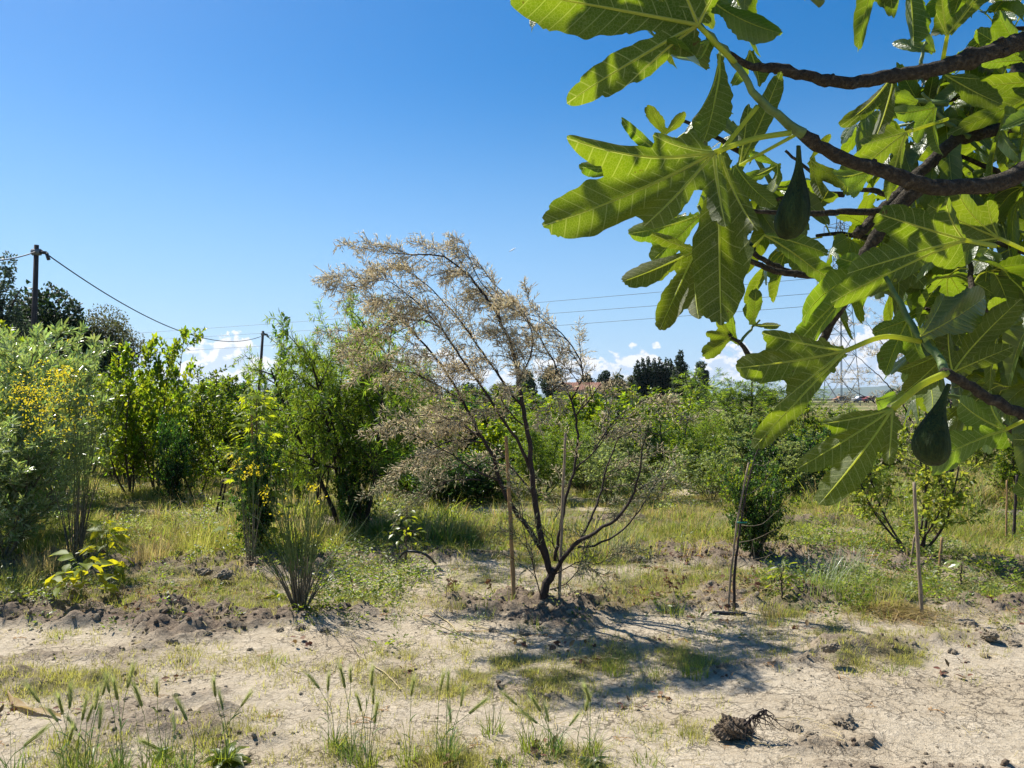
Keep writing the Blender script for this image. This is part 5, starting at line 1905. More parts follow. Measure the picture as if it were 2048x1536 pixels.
# other distinct tufts in the foreground clay
TUFTS = [(1228, 1345, .13, 'bushy green grass tuft at the left end of the shaded row', 'L_grass_green', 120), (1305, 1350, .11, 'small green grass tuft between the two bigger shaded ones', 'L_grass_green', 80),
         (1390, 1350, .14, 'bushy green grass tuft at the right end of the shaded row', 'L_grass_green', 120), (1790, 1345, .08, 'green grass tuft on the right by the clods', 'L_grass_green', 70),
         (1720, 1340, .08, 'yellowish grass tuft left of the one by the clods', 'L_grass', 70), (535, 1345, .10, 'open grass tuft on the clay below the fan-shaped broom', 'L_grass', 50), (545, 1325, .09, 'grass tuft with crossed stalks below the fan-shaped broom', 'L_grass_green', 50),
         (375, 1330, .13, 'thin tuft with dead base left of the fan-shaped broom', 'L_grass', 35), (738, 1300, .08, 'small tuft left of the fallen yellow straw', 'L_grass_green', 40), (1385, 1480, .075, 'short bright tuft left of the twiggy root ball', 'L_grass', 90),
         (1290, 1475, .07, 'loose low tuft between barley and root ball', 'L_grass_green', 60), (1300, 1530, .08, 'low tuft at the bottom edge right of the centre', 'L_grass_green', 70), (405, 1478, .065, 'short round tuft above the dark rosette weed', 'L_grass', 90),
         (880, 1532, .11, 'broad grass tuft at the bottom edge near the centre', 'L_grass', 130), (1020, 1532, .08, 'wide short grass tuft at the bottom edge right of the broad one', 'L_grass_green', 100), (175, 1545, .10, 'leafy tuft at the bottom left under the barley', 'L_grass_green', 90),
         (270, 1262, .06, 'small tuft on a soil crumb near the young magnolias', 'L_grass', 40), (120, 1275, .08, 'tuft in the shade in front of the low magnolia', 'L_grass_green', 50), (1900, 1225, .14, 'pale dry tuft with spreading stalks at the right', 'L_grass_dry', 24),
         (1035, 1415, .06, 'short tuft right of the leaning barley', 'L_grass', 70), (1160, 1540, .07, 'low tuft under the rightmost barley', 'L_grass_green', 60)]
for i, (px, py, h, lb, mt, n) in enumerate(TUFTS):
    b = G(px, py)
    tag(obj('grass_tuft', blade_tuft('grass_tuft', n, h, .075, .0038, .85, M[mt], 700 + i, 3), loc=b), lb, 'grass tuft')


def rosette(px, py, L, n, mat, lab, seed):
    """leafy weed, every leaf a part"""
    rng = random.Random(seed)
    b = G(px, py)
    root = empty('rosette_weed', b, lab, 'weed')
    meshes = []
    for v in range(3):
        V, F, m = [], [], 7
        for k in range(m + 1):
            f = k / m
            w = .16 * math.sin(math.pi * (f * .9 + .08)) ** .8 * (1 + (.28 if k % 2 else -.2))
            z = .55 * f - .65 * f * f * (1 + .25 * v)
            V += [(-w, f, z + .05), (0, f, z), (w, f, z + .05)]
        for k in range(m):
            a = 3 * k
            F += [(a, a + 1, a + 4, a + 3), (a + 1, a + 2, a + 5, a + 4)]
        meshes.append(new_mesh('leaf', V, [np.array(F)], M[mat]))
    for i in range(n):
        o = obj('leaf', meshes[i % 3], root, (0, 0, .004 * i / n))
        o.rotation_euler = (rng.uniform(-.1, .55), 0, i * 2.4 + rng.uniform(-.2, .2))
        s = L * rng.uniform(.6, 1.1)
        o.scale = (s, s, s)


rosette(452, 1525, .13, 22, 'L_green', 'dark green rosette weed with long jagged leaves at the bottom, left of the centre', 41)
rosette(325, 1508, .07, 12, 'L_green', 'small low rosette weed left of the dark jagged one', 42)
rosette(1185, 1532, .08, 12, 'L_dark', 'flat rosette weed under the rightmost barley', 43)
rosette(1000, 1530, .06, 9, 'L_dark', 'tiny dark flat weed at the bottom edge in the centre', 44)
rosette(555, 1195, .14, 9, 'L_mulberry', 'upright broad-leaved weed left of the fan-shaped broom base', 45)
rosette(400, 1425, .03, 8, 'L_green', 'tiny weed on the clay right of the dug trench', 46)

# soil clods that can be told apart
CL = [(1980, 1275, .085), (1935, 1250, .10), (2010, 1262, .07), (1662, 1298, .075), (1905, 1305, .05), (1972, 1315, .05), (1690, 1450, .09), (1585, 1458, .06), (1625, 1475, .05), (1960, 1262, .06),
      (1760, 1220, .05), (1860, 1252, .05), (2030, 1290, .06), (1890, 1345, .03), (410, 1270, .05), (345, 1285, .06), (650, 1262, .055), (600, 1258, .07), (560, 1262, .045), (690, 1250, .05),
      (500, 1300, .03), (1050, 1268, .06), (1125, 1262, .07), (1180, 1258, .05), (985, 1262, .05), (1540, 1268, .04), (1570, 1300, .035), (2020, 1180, .10), (1955, 1165, .09), (840, 1145, .08), (410, 1145, .09), (450, 1150, .10), (1280, 1120, .09), (1262, 1125, .07), (350, 1395, .04)]
cm = [clod_mesh('soil_clod', 800 + i, M['clay'], 4, .8) for i in range(6)]
rng = random.Random(55)
for i, (px, py, s) in enumerate(CL):
    b = G(px, py)
    zone = 'right corner' if px > 1850 else 'right half' if px > 1400 else 'under the tan tree' if px > 800 else 'left half'
    row = 'on the clay near the bottom edge' if py > 1380 else 'at the near edge of the dug soil' if py > 1230 else 'in the farther dug strip'
    size = 'big' if s > .07 else 'small'
    lab = '%s rough soil clod %s, %s' % (size, row, zone)
    o = tag(obj('soil_clod', cm[i % 6], loc=(b.x, b.y, b.z + s * .06)), lab, 'clod', lab + ' (alike)')
    o.scale = (s * 1.3, s * 1.1, s)
    o.rotation_euler = (rng.uniform(-.4, .4), rng.uniform(-.4, .4), rng.uniform(0, 6.28))

# uprooted root ball with bare twiggy roots
b = G(1462, 1478)
root = empty('root_ball', b, 'uprooted clump of soil with bare twiggy roots on the clay, lower right', 'root ball')
o = obj('soil_lump', clod_mesh('soil_lump', 901, M['clay_dark'], 5, .95), root, (0, 0, .05))
o.scale = (.125, .11, .13)
o = obj('soil_lump', clod_mesh('soil_lump', 902, M['clay_dark'], 4, .95), root, (.05, .04, .03))
o.scale = (.10, .09, .10)
rng = random.Random(14)
mb = MB()
bo = np.array(b)
main = resample([np.array(P(x, y, b.y - .02)) - bo for x, y in [(1478, 1455), (1500, 1440), (1520, 1425), (1533, 1420)]], 10, .002, rng)
mb.tube(main, np.linspace(.008, .004, 10), 6)
for i in range(34):
    j = rng.randint(3, 9)
    e = main[j] + np.array([rng.uniform(-.05, .11), rng.uniform(-.08, .06), rng.uniform(-.09, -.02)])
    m_ = (main[j] + e) / 2 + np.array([rng.gauss(0, .015), rng.gauss(0, .015), rng.gauss(.0, .010)])
    mb.tube(resample([main[j], m_, e], 7, .002, rng), np.linspace(.0028, .0011, 7), 4)
mb.build('roots', M['bark_dark'], root)

# trench crumbs left: ridge of broken crust
STR = [([(832, 1228), (900, 1262), (945, 1282), (978, 1298)], .0045, 'straw', 'long pale straw stem slanting across the clay under the tan tree'),
       ([(860, 1222), (895, 1245), (915, 1265)], .007, 'straw', 'thick pale straw blade crossing the long stem'),
       ([(935, 1249), (985, 1262), (1030, 1276)], .005, 'straw', 'straw stem right of the crossed pair'),
       ([(918, 1263), (960, 1264), (1000, 1262)], .004, 'straw_orange', 'orange straw strip lying nearly level under the tan tree'),
       ([(880, 1270), (905, 1268), (925, 1262)], .004, 'straw_orange', 'short orange straw strip left of the level one'),
       ([(985, 1295), (1030, 1282), (1070, 1272), (1115, 1268)], .004, 'straw_orange', 'orange-yellow dry leaf curving towards the right'),
       ([(1030, 1290), (1070, 1285), (1100, 1277)], .0035, 'straw', 'thin straw beside the curving orange leaf'),
       ([(746, 1332), (775, 1352), (802, 1382)], .0055, 'straw', 'bent pale straw above the barley trio'),
       ([(702, 1290), (722, 1322)], .0022, 'twig', 'thin dark stalk left of the bent straw'),
       ([(1292, 1490), (1320, 1525), (1335, 1536)], .0028, 'straw', 'fine pale stalk at the bottom right of the centre'),
       ([(1370, 1398), (1420, 1400), (1450, 1396)], .0018, 'twig', 'long thin root lying on the clay at the right'),
       ([(1040, 1425), (1065, 1410)], .0028, 'straw', 'short pale straw by the slanting barley')]
for pts, r, mt, lb in STR:
    W = [G(*p) for p in pts]
    for w in W:
        w.z += r * .5 + .004
    o = W[0].copy()
    C = resample([w - o for w in W], 10, .0015, random.Random(int(pts[0][0])))
    V = []
    for i, c in enumerate(C):
        t = unit(C[min(i + 1, 9)] - C[max(i - 1, 0)])
        s = unit(np.cross(t, UP)) * r * (1 - .6 * abs(i / 9 - .4))
        V += [c - s, c + UP * r * .6, c + s, c - UP * r * .1]
    F = []
    for i in range(9):
        a = 4 * i
        F += [(a + k, a + (k + 1) % 4, a + 4 + (k + 1) % 4, a + 4 + k) for k in range(4)]
    tag(obj('dry_straw', new_mesh('dry_straw', V, [np.array(F)], M[mt]), loc=o), lb, 'straw')

# curled dry maize-like leaf at the left
W = [G(*p) + Vector((0, 0, .012)) for p in [(14, 1388), (30, 1412), (60, 1424), (100, 1432), (122, 1440)]]
o = W[0].copy()
C = resample([w - o for w in W], 18)
V = []
for i, c in enumerate(C):
    f = i / 17
    w = .020 * math.sin(math.pi * (f * .85 + .12))
    s = np.array([.2, 1, 0]) * w
    z = .010 * math.sin(f * 14)
    V += [c - s + UP * (.012 + z), c, c + s + UP * (.010 - z)]
F = []
for i in range(17):
    a = 3 * i
    F += [(a, a + 1, a + 4, a + 3), (a + 1, a + 2, a + 5, a + 4)]
tag(obj('dry_leaf', new_mesh('dry_leaf', V, [np.array(F)], M['L_grass_dry']), loc=o), 'long curled dry leaf lying on the clay at the left edge', 'leaf')

# heap of cut dry grass on the right
rng = np.random.default_rng(77)
mb = MB()
b = G(1790, 1228)
for i in range(420):
    c = np.array([rng.normal(0, .16), rng.normal(0, .13), 0])
    a = rng.normal(-.65, .5) if rng.random() < .75 else rng.uniform(0, 3.1)
    L = rng.uniform(.10, .42)
    d = np.array([math.cos(a), math.sin(a), 0])
    h = .09 * math.exp(-(c[0] ** 2 + c[1] ** 2) / .04) * rng.random()
    p0, p2 = c - d * L / 2, c + d * L / 2
    p1 = c + np.array([0, 0, h + .03])
    p0[2], p2[2] = max(0.004, h * .5), .006 + rng.random() * .03
    s = np.array([-d[1], d[0], 0]) * .0022
    mb.add([p0 - s, p0 + s, p1 - s, p1 + s, p2], [(0, 1, 3), (0, 3, 2), (2, 3, 4)])
tag(obj('cut_grass_heap', mb.mesh('cut_grass_heap', M['L_grass_dry']), loc=b), 'flattened heap of cut straw-orange grass at the foot of the knobbly grey stake', 'hay heap')

# tall wispy grass clumps in the mid ground
for i, (px, py, h, n, lb, mt) in enumerate([
        (1760, 1215, .34, 190, 'tall wispy yellow-green grass clump left of the knobbly grey stake', 'L_grass'), (1700, 1200, .30, 120, 'tall grass clump behind the cut heap', 'L_grass_green'),
        (1545, 1235, .14, 90, 'orange-tinged grass tuft right of the bare sapling', 'L_grass_dry'), (400, 1108, .42, 380, 'soft pale hump of fine grass behind the dug soil, left of the star-leaved sapling', 'L_grass'),
        (470, 1100, .36, 260, 'right half of the soft pale grass hump', 'L_grass'), (300, 1118, .30, 220, 'straw-yellow grass hump behind the taller magnolia', 'L_grass_dry'), (90, 1150, .36, 320, 'tall dry grass under the silvery shrub at the left', 'L_grass_dry'),
        (20, 1190, .34, 260, 'shaded tall grass at the left edge', 'L_grass'), (1245, 1150, .36, 60, 'sparse wispy weed right of the tan tree trunk', 'L_pale'), (1225, 1095, .45, 110, 'feathery pale green weed among the right limbs', 'L_tamarisk_green'),
        (1640, 1185, .40, 110, 'brown-green tall weeds between the round bush and the grey stake', 'L_olive'), (1690, 1150, .42, 120, 'tall seeded weeds behind the wispy grass', 'L_olive'), (350, 950, .55, 70, 'long bladed grass clump in the second row at the left', 'L_grass_green'),
        (650, 1100, .40, 200, 'soft grass right of the fan-shaped broom', 'L_grass'), (1345, 1230, .16, 90, 'dark grass fringe on the hole right of the tan tree', 'L_grass_green')]):
    b = G(px, py)
    tag(obj('grass_clump', blade_tuft('grass_clump', n, h, h * .55, .0042, .65, M[mt], 950 + i, 4), loc=b), lb, 'grass clump')

# dead stalks
for i, (px, py, h) in enumerate([(1345, 1195, .14), (1360, 1190, .16), (1335, 1188, .12), (893, 1195, .16), (905, 1192, .12), (985, 1185, .1)]):
    b = G(px, py)
    root = empty('dead_weed', b, 'small dead brown weed standing %s' % ('in the grass right of the tan tree' if px > 1200 else 'in the soil left of the orange-brown stake'), 'weed', 'dead weeds right of the tan tree' if px > 1200 else 'dead weeds left of the stake')
    mb = MB()
    rng = random.Random(i)
    pts = resample([(0, 0, -.02), (rng.gauss(0, .01), 0, h * .5), (rng.gauss(0, .03), 0, h)], 6)
    mb.tube(pts, .0022, 4)
    mb.build('stalk', M['bark_dark'], root)
    q = np.random.default_rng(i)
    k = 14
    V, F = leaf_scatter(pts[3] + q.uniform(0, 1, (k, 1)) * (pts[5] - pts[3]) + q.normal(0, .012, (k, 3)), q.normal(0, 1, (k, 3)), q.normal(0, 1, (k, 3)), q.uniform(.02, .045, k), OVAL)
    obj('dead_leaves', new_mesh('dead_leaves', V, [F], M['L_dead']), root)
# ================================================================ the fig tree hanging in from the right
def fig_leaf_material():
    m, t, out = mat_new('fig_leaf')
    geo = t.add('ShaderNodeNewGeometry')
    oi = t.add('ShaderNodeObjectInfo')
    uv = t.add('ShaderNodeUVMap', uv_map='UVMap').outputs[0]
    sp = t.add('ShaderNodeSeparateXYZ')
    t.link(uv, sp.inputs[0])
    s, tt = sp.outputs[0], sp.outputs[1]            # metres along / across the nearest main vein, leaf 0.2 m long
    uv2 = t.add('ShaderNodeUVMap', uv_map='leafuv').outputs[0]
    sp2 = t.add('ShaderNodeSeparateXYZ')
    t.link(uv2, sp2.inputs[0])
    at = t.math('ABSOLUTE', tt)
    # main vein, tapering to the tip
    w = t.math('MULTIPLY_ADD', t.math('SUBTRACT', 1.0, sp2.outputs[0]), 0.0017, 0.0005)
    v1 = t.ramp(t.math('DIVIDE', at, w), 0.75, 1.15, 1.0, 0.0)
    # side veins sweep towards the tip
    sgn = t.math('MULTIPLY', t.math('SIGN', tt), 0.25)
    q = t.math('SUBTRACT', s, t.math('MULTIPLY', at, 0.62))
    q = t.math('SUBTRACT', q, t.math('MULTIPLY', t.math('MULTIPLY', at, at), 7.0))
    q = t.math('ADD', t.math('DIVIDE', q, 0.0155), sgn)
    fr = t.math('ABSOLUTE', t.math('SUBTRACT', t.math('FRACT', q), 0.5))
    v2 = t.ramp(fr, 0.018, 0.060, 1.0, 0.0)
    v2 = t.math('MULTIPLY', v2, t.ramp(at, 0.0, 0.05, 1.0, 0.55))
    # fine network
    tc = t.add('ShaderNodeTexCoord')
    vo = t.add('ShaderNodeTexVoronoi', feature='DISTANCE_TO_EDGE')
    vo.inputs['Scale'].default_value = 260
    t.link(tc.outputs['Object'], vo.inputs['Vector'])
    v3 = t.ramp(vo.outputs['Distance'], 0.02, 0.12, 1.0, 0.0)
    v3 = t.math('MULTIPLY', v3, 0.16)
    vein = t.math('MAXIMUM', t.math('MAXIMUM', v1, t.math('MULTIPLY', v2, 0.55)), v3)
    nz = t.noise(tc.outputs['Object'], 22, 4, 0.6)
    rnd = oi.outputs['Random']
    top = t.mix(t.ramp(nz, .35, .65), (0.028, 0.058, 0.014), (0.042, 0.078, 0.020))
    top = t.mix(t.math('MULTIPLY', vein, 0.8), top, (0.20, 0.26, 0.09))
    und = t.mix(t.ramp(nz, .35, .65), (0.022, 0.036, 0.009), (0.038, 0.055, 0.016))
    und = t.mix(t.math('MULTIPLY', vein, 0.85), und, (0.42, 0.45, 0.20))
    base = t.mix(geo.outputs['Backfacing'], top, und)
    spot = t.ramp(t.noise(tc.outputs['Object'], 75, 3, 0.5), 0.70, 0.74)
    base = t.mix(t.math('MULTIPLY', spot, 0.8), base, (0.10, 0.055, 0.02))
    hs = t.add('ShaderNodeHueSaturation')
    t.link(t.math('MULTIPLY_ADD', rnd, 0.022, 0.488), hs.inputs['Hue'])
    t.link(t.math('MULTIPLY_ADD', rnd, 0.35, 0.82), hs.inputs['Value'])
    t.link(base, hs.inputs['Color'])
    trc = t.mix(t.ramp(nz, .3, .7), (0.19, 0.30, 0.003), (0.28, 0.39, 0.006))
    trc = t.mix(t.math('MULTIPLY', spot, 0.8), trc, (0.12, 0.06, 0.01))
    trc = t.mix(t.math('MULTIPLY', vein, 0.75), trc, (0.62, 0.66, 0.12))
    hs2 = t.add('ShaderNodeHueSaturation')
    t.link(t.math('MULTIPLY_ADD', rnd, 0.02, 0.489), hs2.inputs['Hue'])
    t.link(t.math('MULTIPLY_ADD', rnd, 0.3, 0.85), hs2.inputs['Value'])
    t.link(trc, hs2.inputs['Color'])
    # relief: panels between the side veins bulge
    bulge = t.math('MULTIPLY', t.ramp(fr, 0.0, 0.3), 0.0005)
    hgt = t.math('ADD', bulge, t.math('MULTIPLY', v3, -0.0010))
    hgt = t.math('ADD', hgt, t.math('MULTIPLY', t.noise(tc.outputs['Object'], 120, 3, .6), 0.0010))
    bp = t.add('ShaderNodeBump')
    bp.inputs['Strength'].default_value = 0.9
    bp.inputs['Distance'].default_value = 1.0
    t.link(hgt, bp.inputs['Height'])
    pb = t.add('ShaderNodeBsdfPrincipled')
    t.link(hs.outputs[0], pb.inputs['Base Color'])
    t.link(t.math('MULTIPLY_ADD', geo.outputs['Backfacing'], 0.30, 0.30), pb.inputs['Roughness'])
    t.link(t.math('MULTIPLY_ADD', geo.outputs['Backfacing'], -0.35, 0.65), pb.inputs['Specular IOR Level'])
    t.link(bp.outputs[0], pb.inputs['Normal'])
    tr = t.add('ShaderNodeBsdfTranslucent')
    t.link(hs2.outputs[0], tr.inputs[0])
    mx = t.add('ShaderNodeMixShader')
    mx.inputs[0].default_value = 0.40
    t.link(pb.outputs[0], mx.inputs[1])
    t.link(tr.outputs[0], mx.inputs[2])
    t.link(mx.outputs[0], out.inputs[0])
    return m


M['fig_leaf'] = fig_leaf_material()
M['fig_vein'] = leaf_mat('fig_vein', (0.42, 0.48, 0.12), (0.90, 0.92, 0.14), rough=.5, tfac=.6, var=.1, hue=.005)
M['fig_petiole'] = leaf_mat('fig_petiole', (0.34, 0.42, 0.06), (0.80, 0.84, 0.06), rough=.45, tfac=.5, var=.1, hue=.005)
M['fig_fruit'] = plain_mat('fig_fruit', (0.045, 0.070, 0.018), .8, .2, 60, .65, .8, stretch=(1, 1, .25))


def fig_leaf_mesh(lobes, h, seed, curl=1.0, droop=1.0, fold=1.0, core=.16, name='leaf'):
    """lobes: list of (angle in degrees from the +Y axis, length, half width), lengths in metres.
    Returns the mesh. +Z is the glossy upper side; the stalk joins at the origin."""
    rng = random.Random(seed)
    A = np.array([[math.sin(R(a)), math.cos(R(a))] for a, _, _ in lobes])
    Ls = np.array([l for _, l, _ in lobes])
    Ws = np.array([w for _, _, w in lobes])
    ext = Ls.max() * 1.06
    n = int(ext / h) + 2
    hy = h * math.sqrt(3) / 2
    rows = int(ext / hy) + 2
    pts, ids = [], {}
    for j in range(-rows, rows + 1):
        for i in range(-n, n + 1):
            ids[(i, j)] = len(pts)
            pts.append(((i + .5 * (j % 2)) * h, j * hy))
    pts = np.array(pts)
    ph = [rng.uniform(0, 6.28) for _ in lobes]

    def field(p):
        best = np.full(len(p), -9.0)
        for k in range(len(lobes)):
            s = p @ A[k]
            t = p[:, 0] * A[k][1] - p[:, 1] * A[k][0]
            u = np.clip(s / Ls[k], 0, 1)
            prof = (0.34 + 0.66 * sstep(0.08, 0.62, u)) * np.sqrt(np.clip(1 - np.clip((u - 0.62) / 0.38, 0, 1) ** 2.3, 0, 1))
            wv = Ws[k] * prof
            edge = wv * (1 + .045 * np.sin(s / Ls[k] * 31 + ph[k] + np.sign(t) * 1.3) + .03 * np.sin(s / Ls[k] * 57 + ph[k]))
            d = edge - np.abs(t)
            d = np.minimum(d, (Ls[k] - s) * 1.0)
            d = np.where(s < -0.0, -np.hypot(s, t) + 0.0, d)
            best = np.maximum(best, d)
        r = np.hypot(p[:, 0], p[:, 1])
        ang = np.arctan2(p[:, 0], p[:, 1])
        amax = max(abs(R(a)) for a, _, _ in lobes) + .35
        c = core * Ls.max() * (1.25 - .25 * np.abs(ang))
        best = np.maximum(best, np.where(np.abs(ang) < amax, c - r, -r))
        return best
    f = field(pts)
    e = h * .05
    gx = (field(pts + [e, 0]) - field(pts - [e, 0])) / (2 * e)
    gy = (field(pts + [0, e]) - field(pts - [0, e])) / (2 * e)
    gn = np.hypot(gx, gy) + 1e-6
    keep = f > -.55 * h
    mv = keep & (f < .42 * h)
    stp = np.where(mv, -f / gn, 0)
    stp = np.clip(stp, -.6 * h, .6 * h)
    pts = pts + np.stack([gx / gn * stp, gy / gn * stp], 1)
    tris = []
    for j in range(-rows, rows):
        for i in range(-n, n):
            a, b = ids[(i, j)], ids[(i + 1, j)]
            c, d = ids[(i, j + 1)], ids[(i + 1, j + 1)]
            if j % 2 == 0:
                tt = ((a, b, c), (b, d, c))
            else:
                tt = ((a, b, d), (a, d, c))
            for q in tt:
                if keep[q[0]] and keep[q[1]] and keep[q[2]]:
                    tris.append(q)
    tris = np.array(tris)
    used = np.unique(tris)
    remap = -np.ones(len(pts), int)
    remap[used] = np.arange(len(used))
    pts, tris = pts[used], remap[tris]
    prm = [dict(dr=rng.uniform(.3, 1.5) * droop, fo=rng.uniform(.5, 1.3) * fold, cu=rng.uniform(-.8, 1.3) * curl, tw=rng.gauss(0, .35), ph=rng.uniform(0, 6.3), wv=rng.uniform(.4, 1.2)) for _ in lobes]

    def lift(p):
        r = np.hypot(p[:, 0], p[:, 1])
        Z, Wt = np.zeros(len(p)), np.zeros(len(p)) + 1e-9
        for k in range(len(lobes)):
            s = p @ A[k]
            t = p[:, 0] * A[k][1] - p[:, 1] * A[k][0]
            u = np.clip(s / Ls[k], 0, 1.1)
            wt = np.exp(-(np.abs(t) / (Ws[k] * .8)) ** 1.5) * (0.05 + u)
            g = prm[k]
            z = -g['dr'] * .55 * Ls[k] * u ** 2 + .36 * g['fo'] * (np.sqrt(t * t + .00001) - .003) * (.4 + u)
            z = z - g['cu'] * .45 * Ws[k] * (np.abs(t) / Ws[k]) ** 2.5 * u
            z = z + g['tw'] * t * u
            z = z + g['wv'] * .20 * Ws[k] * np.sin(s / Ls[k] * 9 + g['ph']) * (np.abs(t) / Ws[k])
            Z += z * wt
            Wt += wt
        return Z / Wt * sstep(0, .02, r)
    Z = lift(pts)
    V = np.concatenate([pts, Z[:, None]], 1)
    # nearest main vein of every face, for the vein pattern
    cen = pts[tris].mean(1)
    best, bd = np.zeros(len(tris), int), np.full(len(tris), 9.0)
    for k in range(len(lobes)):
        s = cen @ A[k]
        t = cen[:, 0] * A[k][1] - cen[:, 1] * A[k][0]
        d = np.where(s < 0, np.hypot(s, t) + .02, np.abs(t)) / (Ws[k] ** .35)
        m_ = d < bd
        best[m_], bd[m_] = k, d[m_]
    cp = pts[tris.ravel()]
    bk = np.repeat(best, 3)
    sc = .20 / Ls.max()
    s = np.sum(cp * A[bk], 1)
    t = cp[:, 0] * A[bk, 1] - cp[:, 1] * A[bk, 0]
    u1 = np.stack([s * sc, t * sc], 1)
    u2 = np.stack([np.clip(s / Ls[bk], 0, 1), np.zeros(len(s))], 1)
    fs, V_all, mi = [tris], [V], [np.zeros(len(tris), int)]
    base = len(V)
    # raised main veins underneath
    mb = MB()
    for k in range(len(lobes)):
        ss = np.linspace(0.0, Ls[k] * .93, 22)
        cp2 = A[k][None] * ss[:, None]
        zz = lift(cp2)
        r = np.linspace(.0021, .00045, 22) * (Ls[k] / .2) ** .5
        mb.tube(np.concatenate([cp2, (zz - r * .55)[:, None]], 1), r, 5, False)
    VV = np.concatenate(mb.V)
    F4 = np.concatenate(mb.F4) + base
    V_all = np.concatenate([V, VV])
    uv_a = np.concatenate([u1, np.zeros((F4.size, 2))])
    uv_b = np.concatenate([u2, np.zeros((F4.size, 2))])
    return new_mesh(name, V_all, [tris, F4], [M['fig_leaf'], M['fig_vein']], True, np.concatenate([np.zeros(len(tris), int), np.ones(len(F4), int)]), uv_a, uv_b)


fig = empty('fig_tree', (2.2, 1.2, 0), 'fig tree reaching in from the right with big lobed leaves and hanging figs', 'tree')
FO = np.array(fig.location)
CAMP = np.array([0, 0, CAM_H])


def fobj(name, me, parent=fig, loc=(0, 0, 0)):
    """place under the fig tree; loc in world coordinates"""
    o = obj(name, me, parent)
    o.location = np.array(loc) - (FO if parent is fig else 0)
    return o


def bough(pts, knob=.18, mat='fig_bark', seed=0, k=10, n=None):
    """pts: (px, py, distance, thickness in px)"""
    rng = random.Random(seed)
    W = np.array([np.array(P(p[0], p[1], p[2])) for p in pts])
    Rd = np.array([p[3] / 2 / FPX * p[2] for p in pts]) * .86
    L = np.linalg.norm(np.diff(W, axis=0), axis=1).sum()
    n = n or max(10, int(L / .010))
    C = resample(W, n)
    cum = np.concatenate([[0], np.cumsum(np.linalg.norm(np.diff(W, axis=0), axis=1))])
    rr_ = np.interp(np.linspace(0, cum[-1], n), cum, Rd)
    ss = np.linspace(0, L, n)
    # swollen leaf scars along the wood
    for _ in range(int(L / .035)):
        c = rng.uniform(0, L)
        rr_ = rr_ * (1 + knob * rng.uniform(.3, 1.2) * np.exp(-((ss - c) / .006) ** 2))
    C = C + np.array([[rng.gauss(0, .0009) for _ in range(3)] for _ in range(n)])
    o = C[0].copy()
    mb = MB()
    mb.tube(C - o, rr_, k)
    ob = fobj('branch', mb.mesh('branch', M[mat]), loc=o)
    # knobs: side scars
    if knob > .1:
        sm = MB()
        for _ in range(int(L / .05)):
            i = rng.randint(1, n - 2)
            T = unit(C[i + 1] - C[i - 1])
            a = rng.uniform(0, 6.28)
            s1 = unit(np.cross(T, (.2, .3, 1)))
            sd_ = math.cos(a) * s1 + math.sin(a) * np.cross(T, s1)
            p = C[i] + sd_ * rr_[i] * .75
            sm.tube([p - o, p - o + sd_ * rr_[i] * .32, p - o + sd_ * rr_[i] * .5], [rr_[i] * .45, rr_[i] * .38, rr_[i] * .2], 6)
        if sm.n:
            tag(obj('leaf_scars', sm.mesh('leaf_scars', M[mat]), ob), kind='stuff')
    return C


bough([(2090, 62, 1.30, 44), (2048, 80, 1.30, 42), (1960, 112, 1.29, 38), (1860, 140, 1.28, 34), (1790, 150, 1.27, 28), (1740, 160, 1.26, 31), (1690, 166, 1.25, 27), (1640, 158, 1.24, 25), (1600, 150, 1.23, 23), (1560, 138, 1.22, 25), (1520, 134, 1.21, 18), (1488, 128, 1.20, 16), (1450, 100, 1.19, 12), (1415, 72, 1.18, 9)], .22, seed=1)
bough([(2100, 320, 1.05, 46), (2048, 342, 1.05, 44), (1990, 366, 1.04, 40), (1920, 374, 1.03, 36), (1850, 370, 1.02, 36), (1790, 352, 1.01, 34), (1740, 335, 1.0, 30), (1690, 318, .99, 30), (1640, 292, .98, 29), (1600, 265, .97, 26)], .15, seed=2)
bough([(1604, 268, .97, 26), (1560, 233, .96, 20), (1520, 200, .95, 18), (1490, 155, .94, 15), (1465, 118, .94, 14), (1430, 78, .93, 12), (1398, 48, .93, 10)], .05, 'fig_shoot', seed=3)
bough([(2100, 60, 1.72, 42), (2048, 130, 1.70, 40), (1990, 215, 1.66, 38), (1955, 250, 1.64, 30), (1905, 285, 1.62, 28), (1850, 335, 1.60, 26), (1800, 388, 1.58, 28), (1750, 435, 1.57, 26), (1715, 470, 1.56, 24)], .16, seed=4)
bough([(2100, 240, 1.66, 30), (2048, 248, 1.66, 28), (1980, 262, 1.65, 26), (1925, 278, 1.63, 27)], .14, seed=5)
bough([(1850, 365, 1.40, 40), (1815, 395, 1.41, 38), (1780, 440, 1.42, 33), (1745, 485, 1.43, 27), (1715, 540, 1.45, 24), (1695, 590, 1.46, 22), (1668, 635, 1.47, 22), (1645, 682, 1.48, 19)], .2, seed=6)
bough([(1800, 420, 1.55, 20), (1740, 424, 1.55, 17), (1680, 424, 1.54, 14), (1610, 428, 1.53, 12), (1540, 425, 1.52, 10), (1480, 418, 1.51, 8)], .25, seed=7)
bough([(1800, 400, 1.65, 14), (1750, 382, 1.65, 11), (1700, 375, 1.65, 10), (1650, 360, 1.65, 9), (1610, 335, 1.65, 8), (1570, 300, 1.65, 6)], .2, seed=8)
bough([(1720, 560, 1.44, 18), (1650, 552, 1.43, 16), (1590, 548, 1.42, 15), (1540, 538, 1.41, 14), (1490, 518, 1.40, 12)], .15, seed=9)
bough([(1600, 550, 1.46, 14), (1545, 530, 1.46, 13), (1510, 508, 1.46, 11), (1470, 470, 1.46, 10), (1445, 440, 1.46, 8)], .25, seed=10)
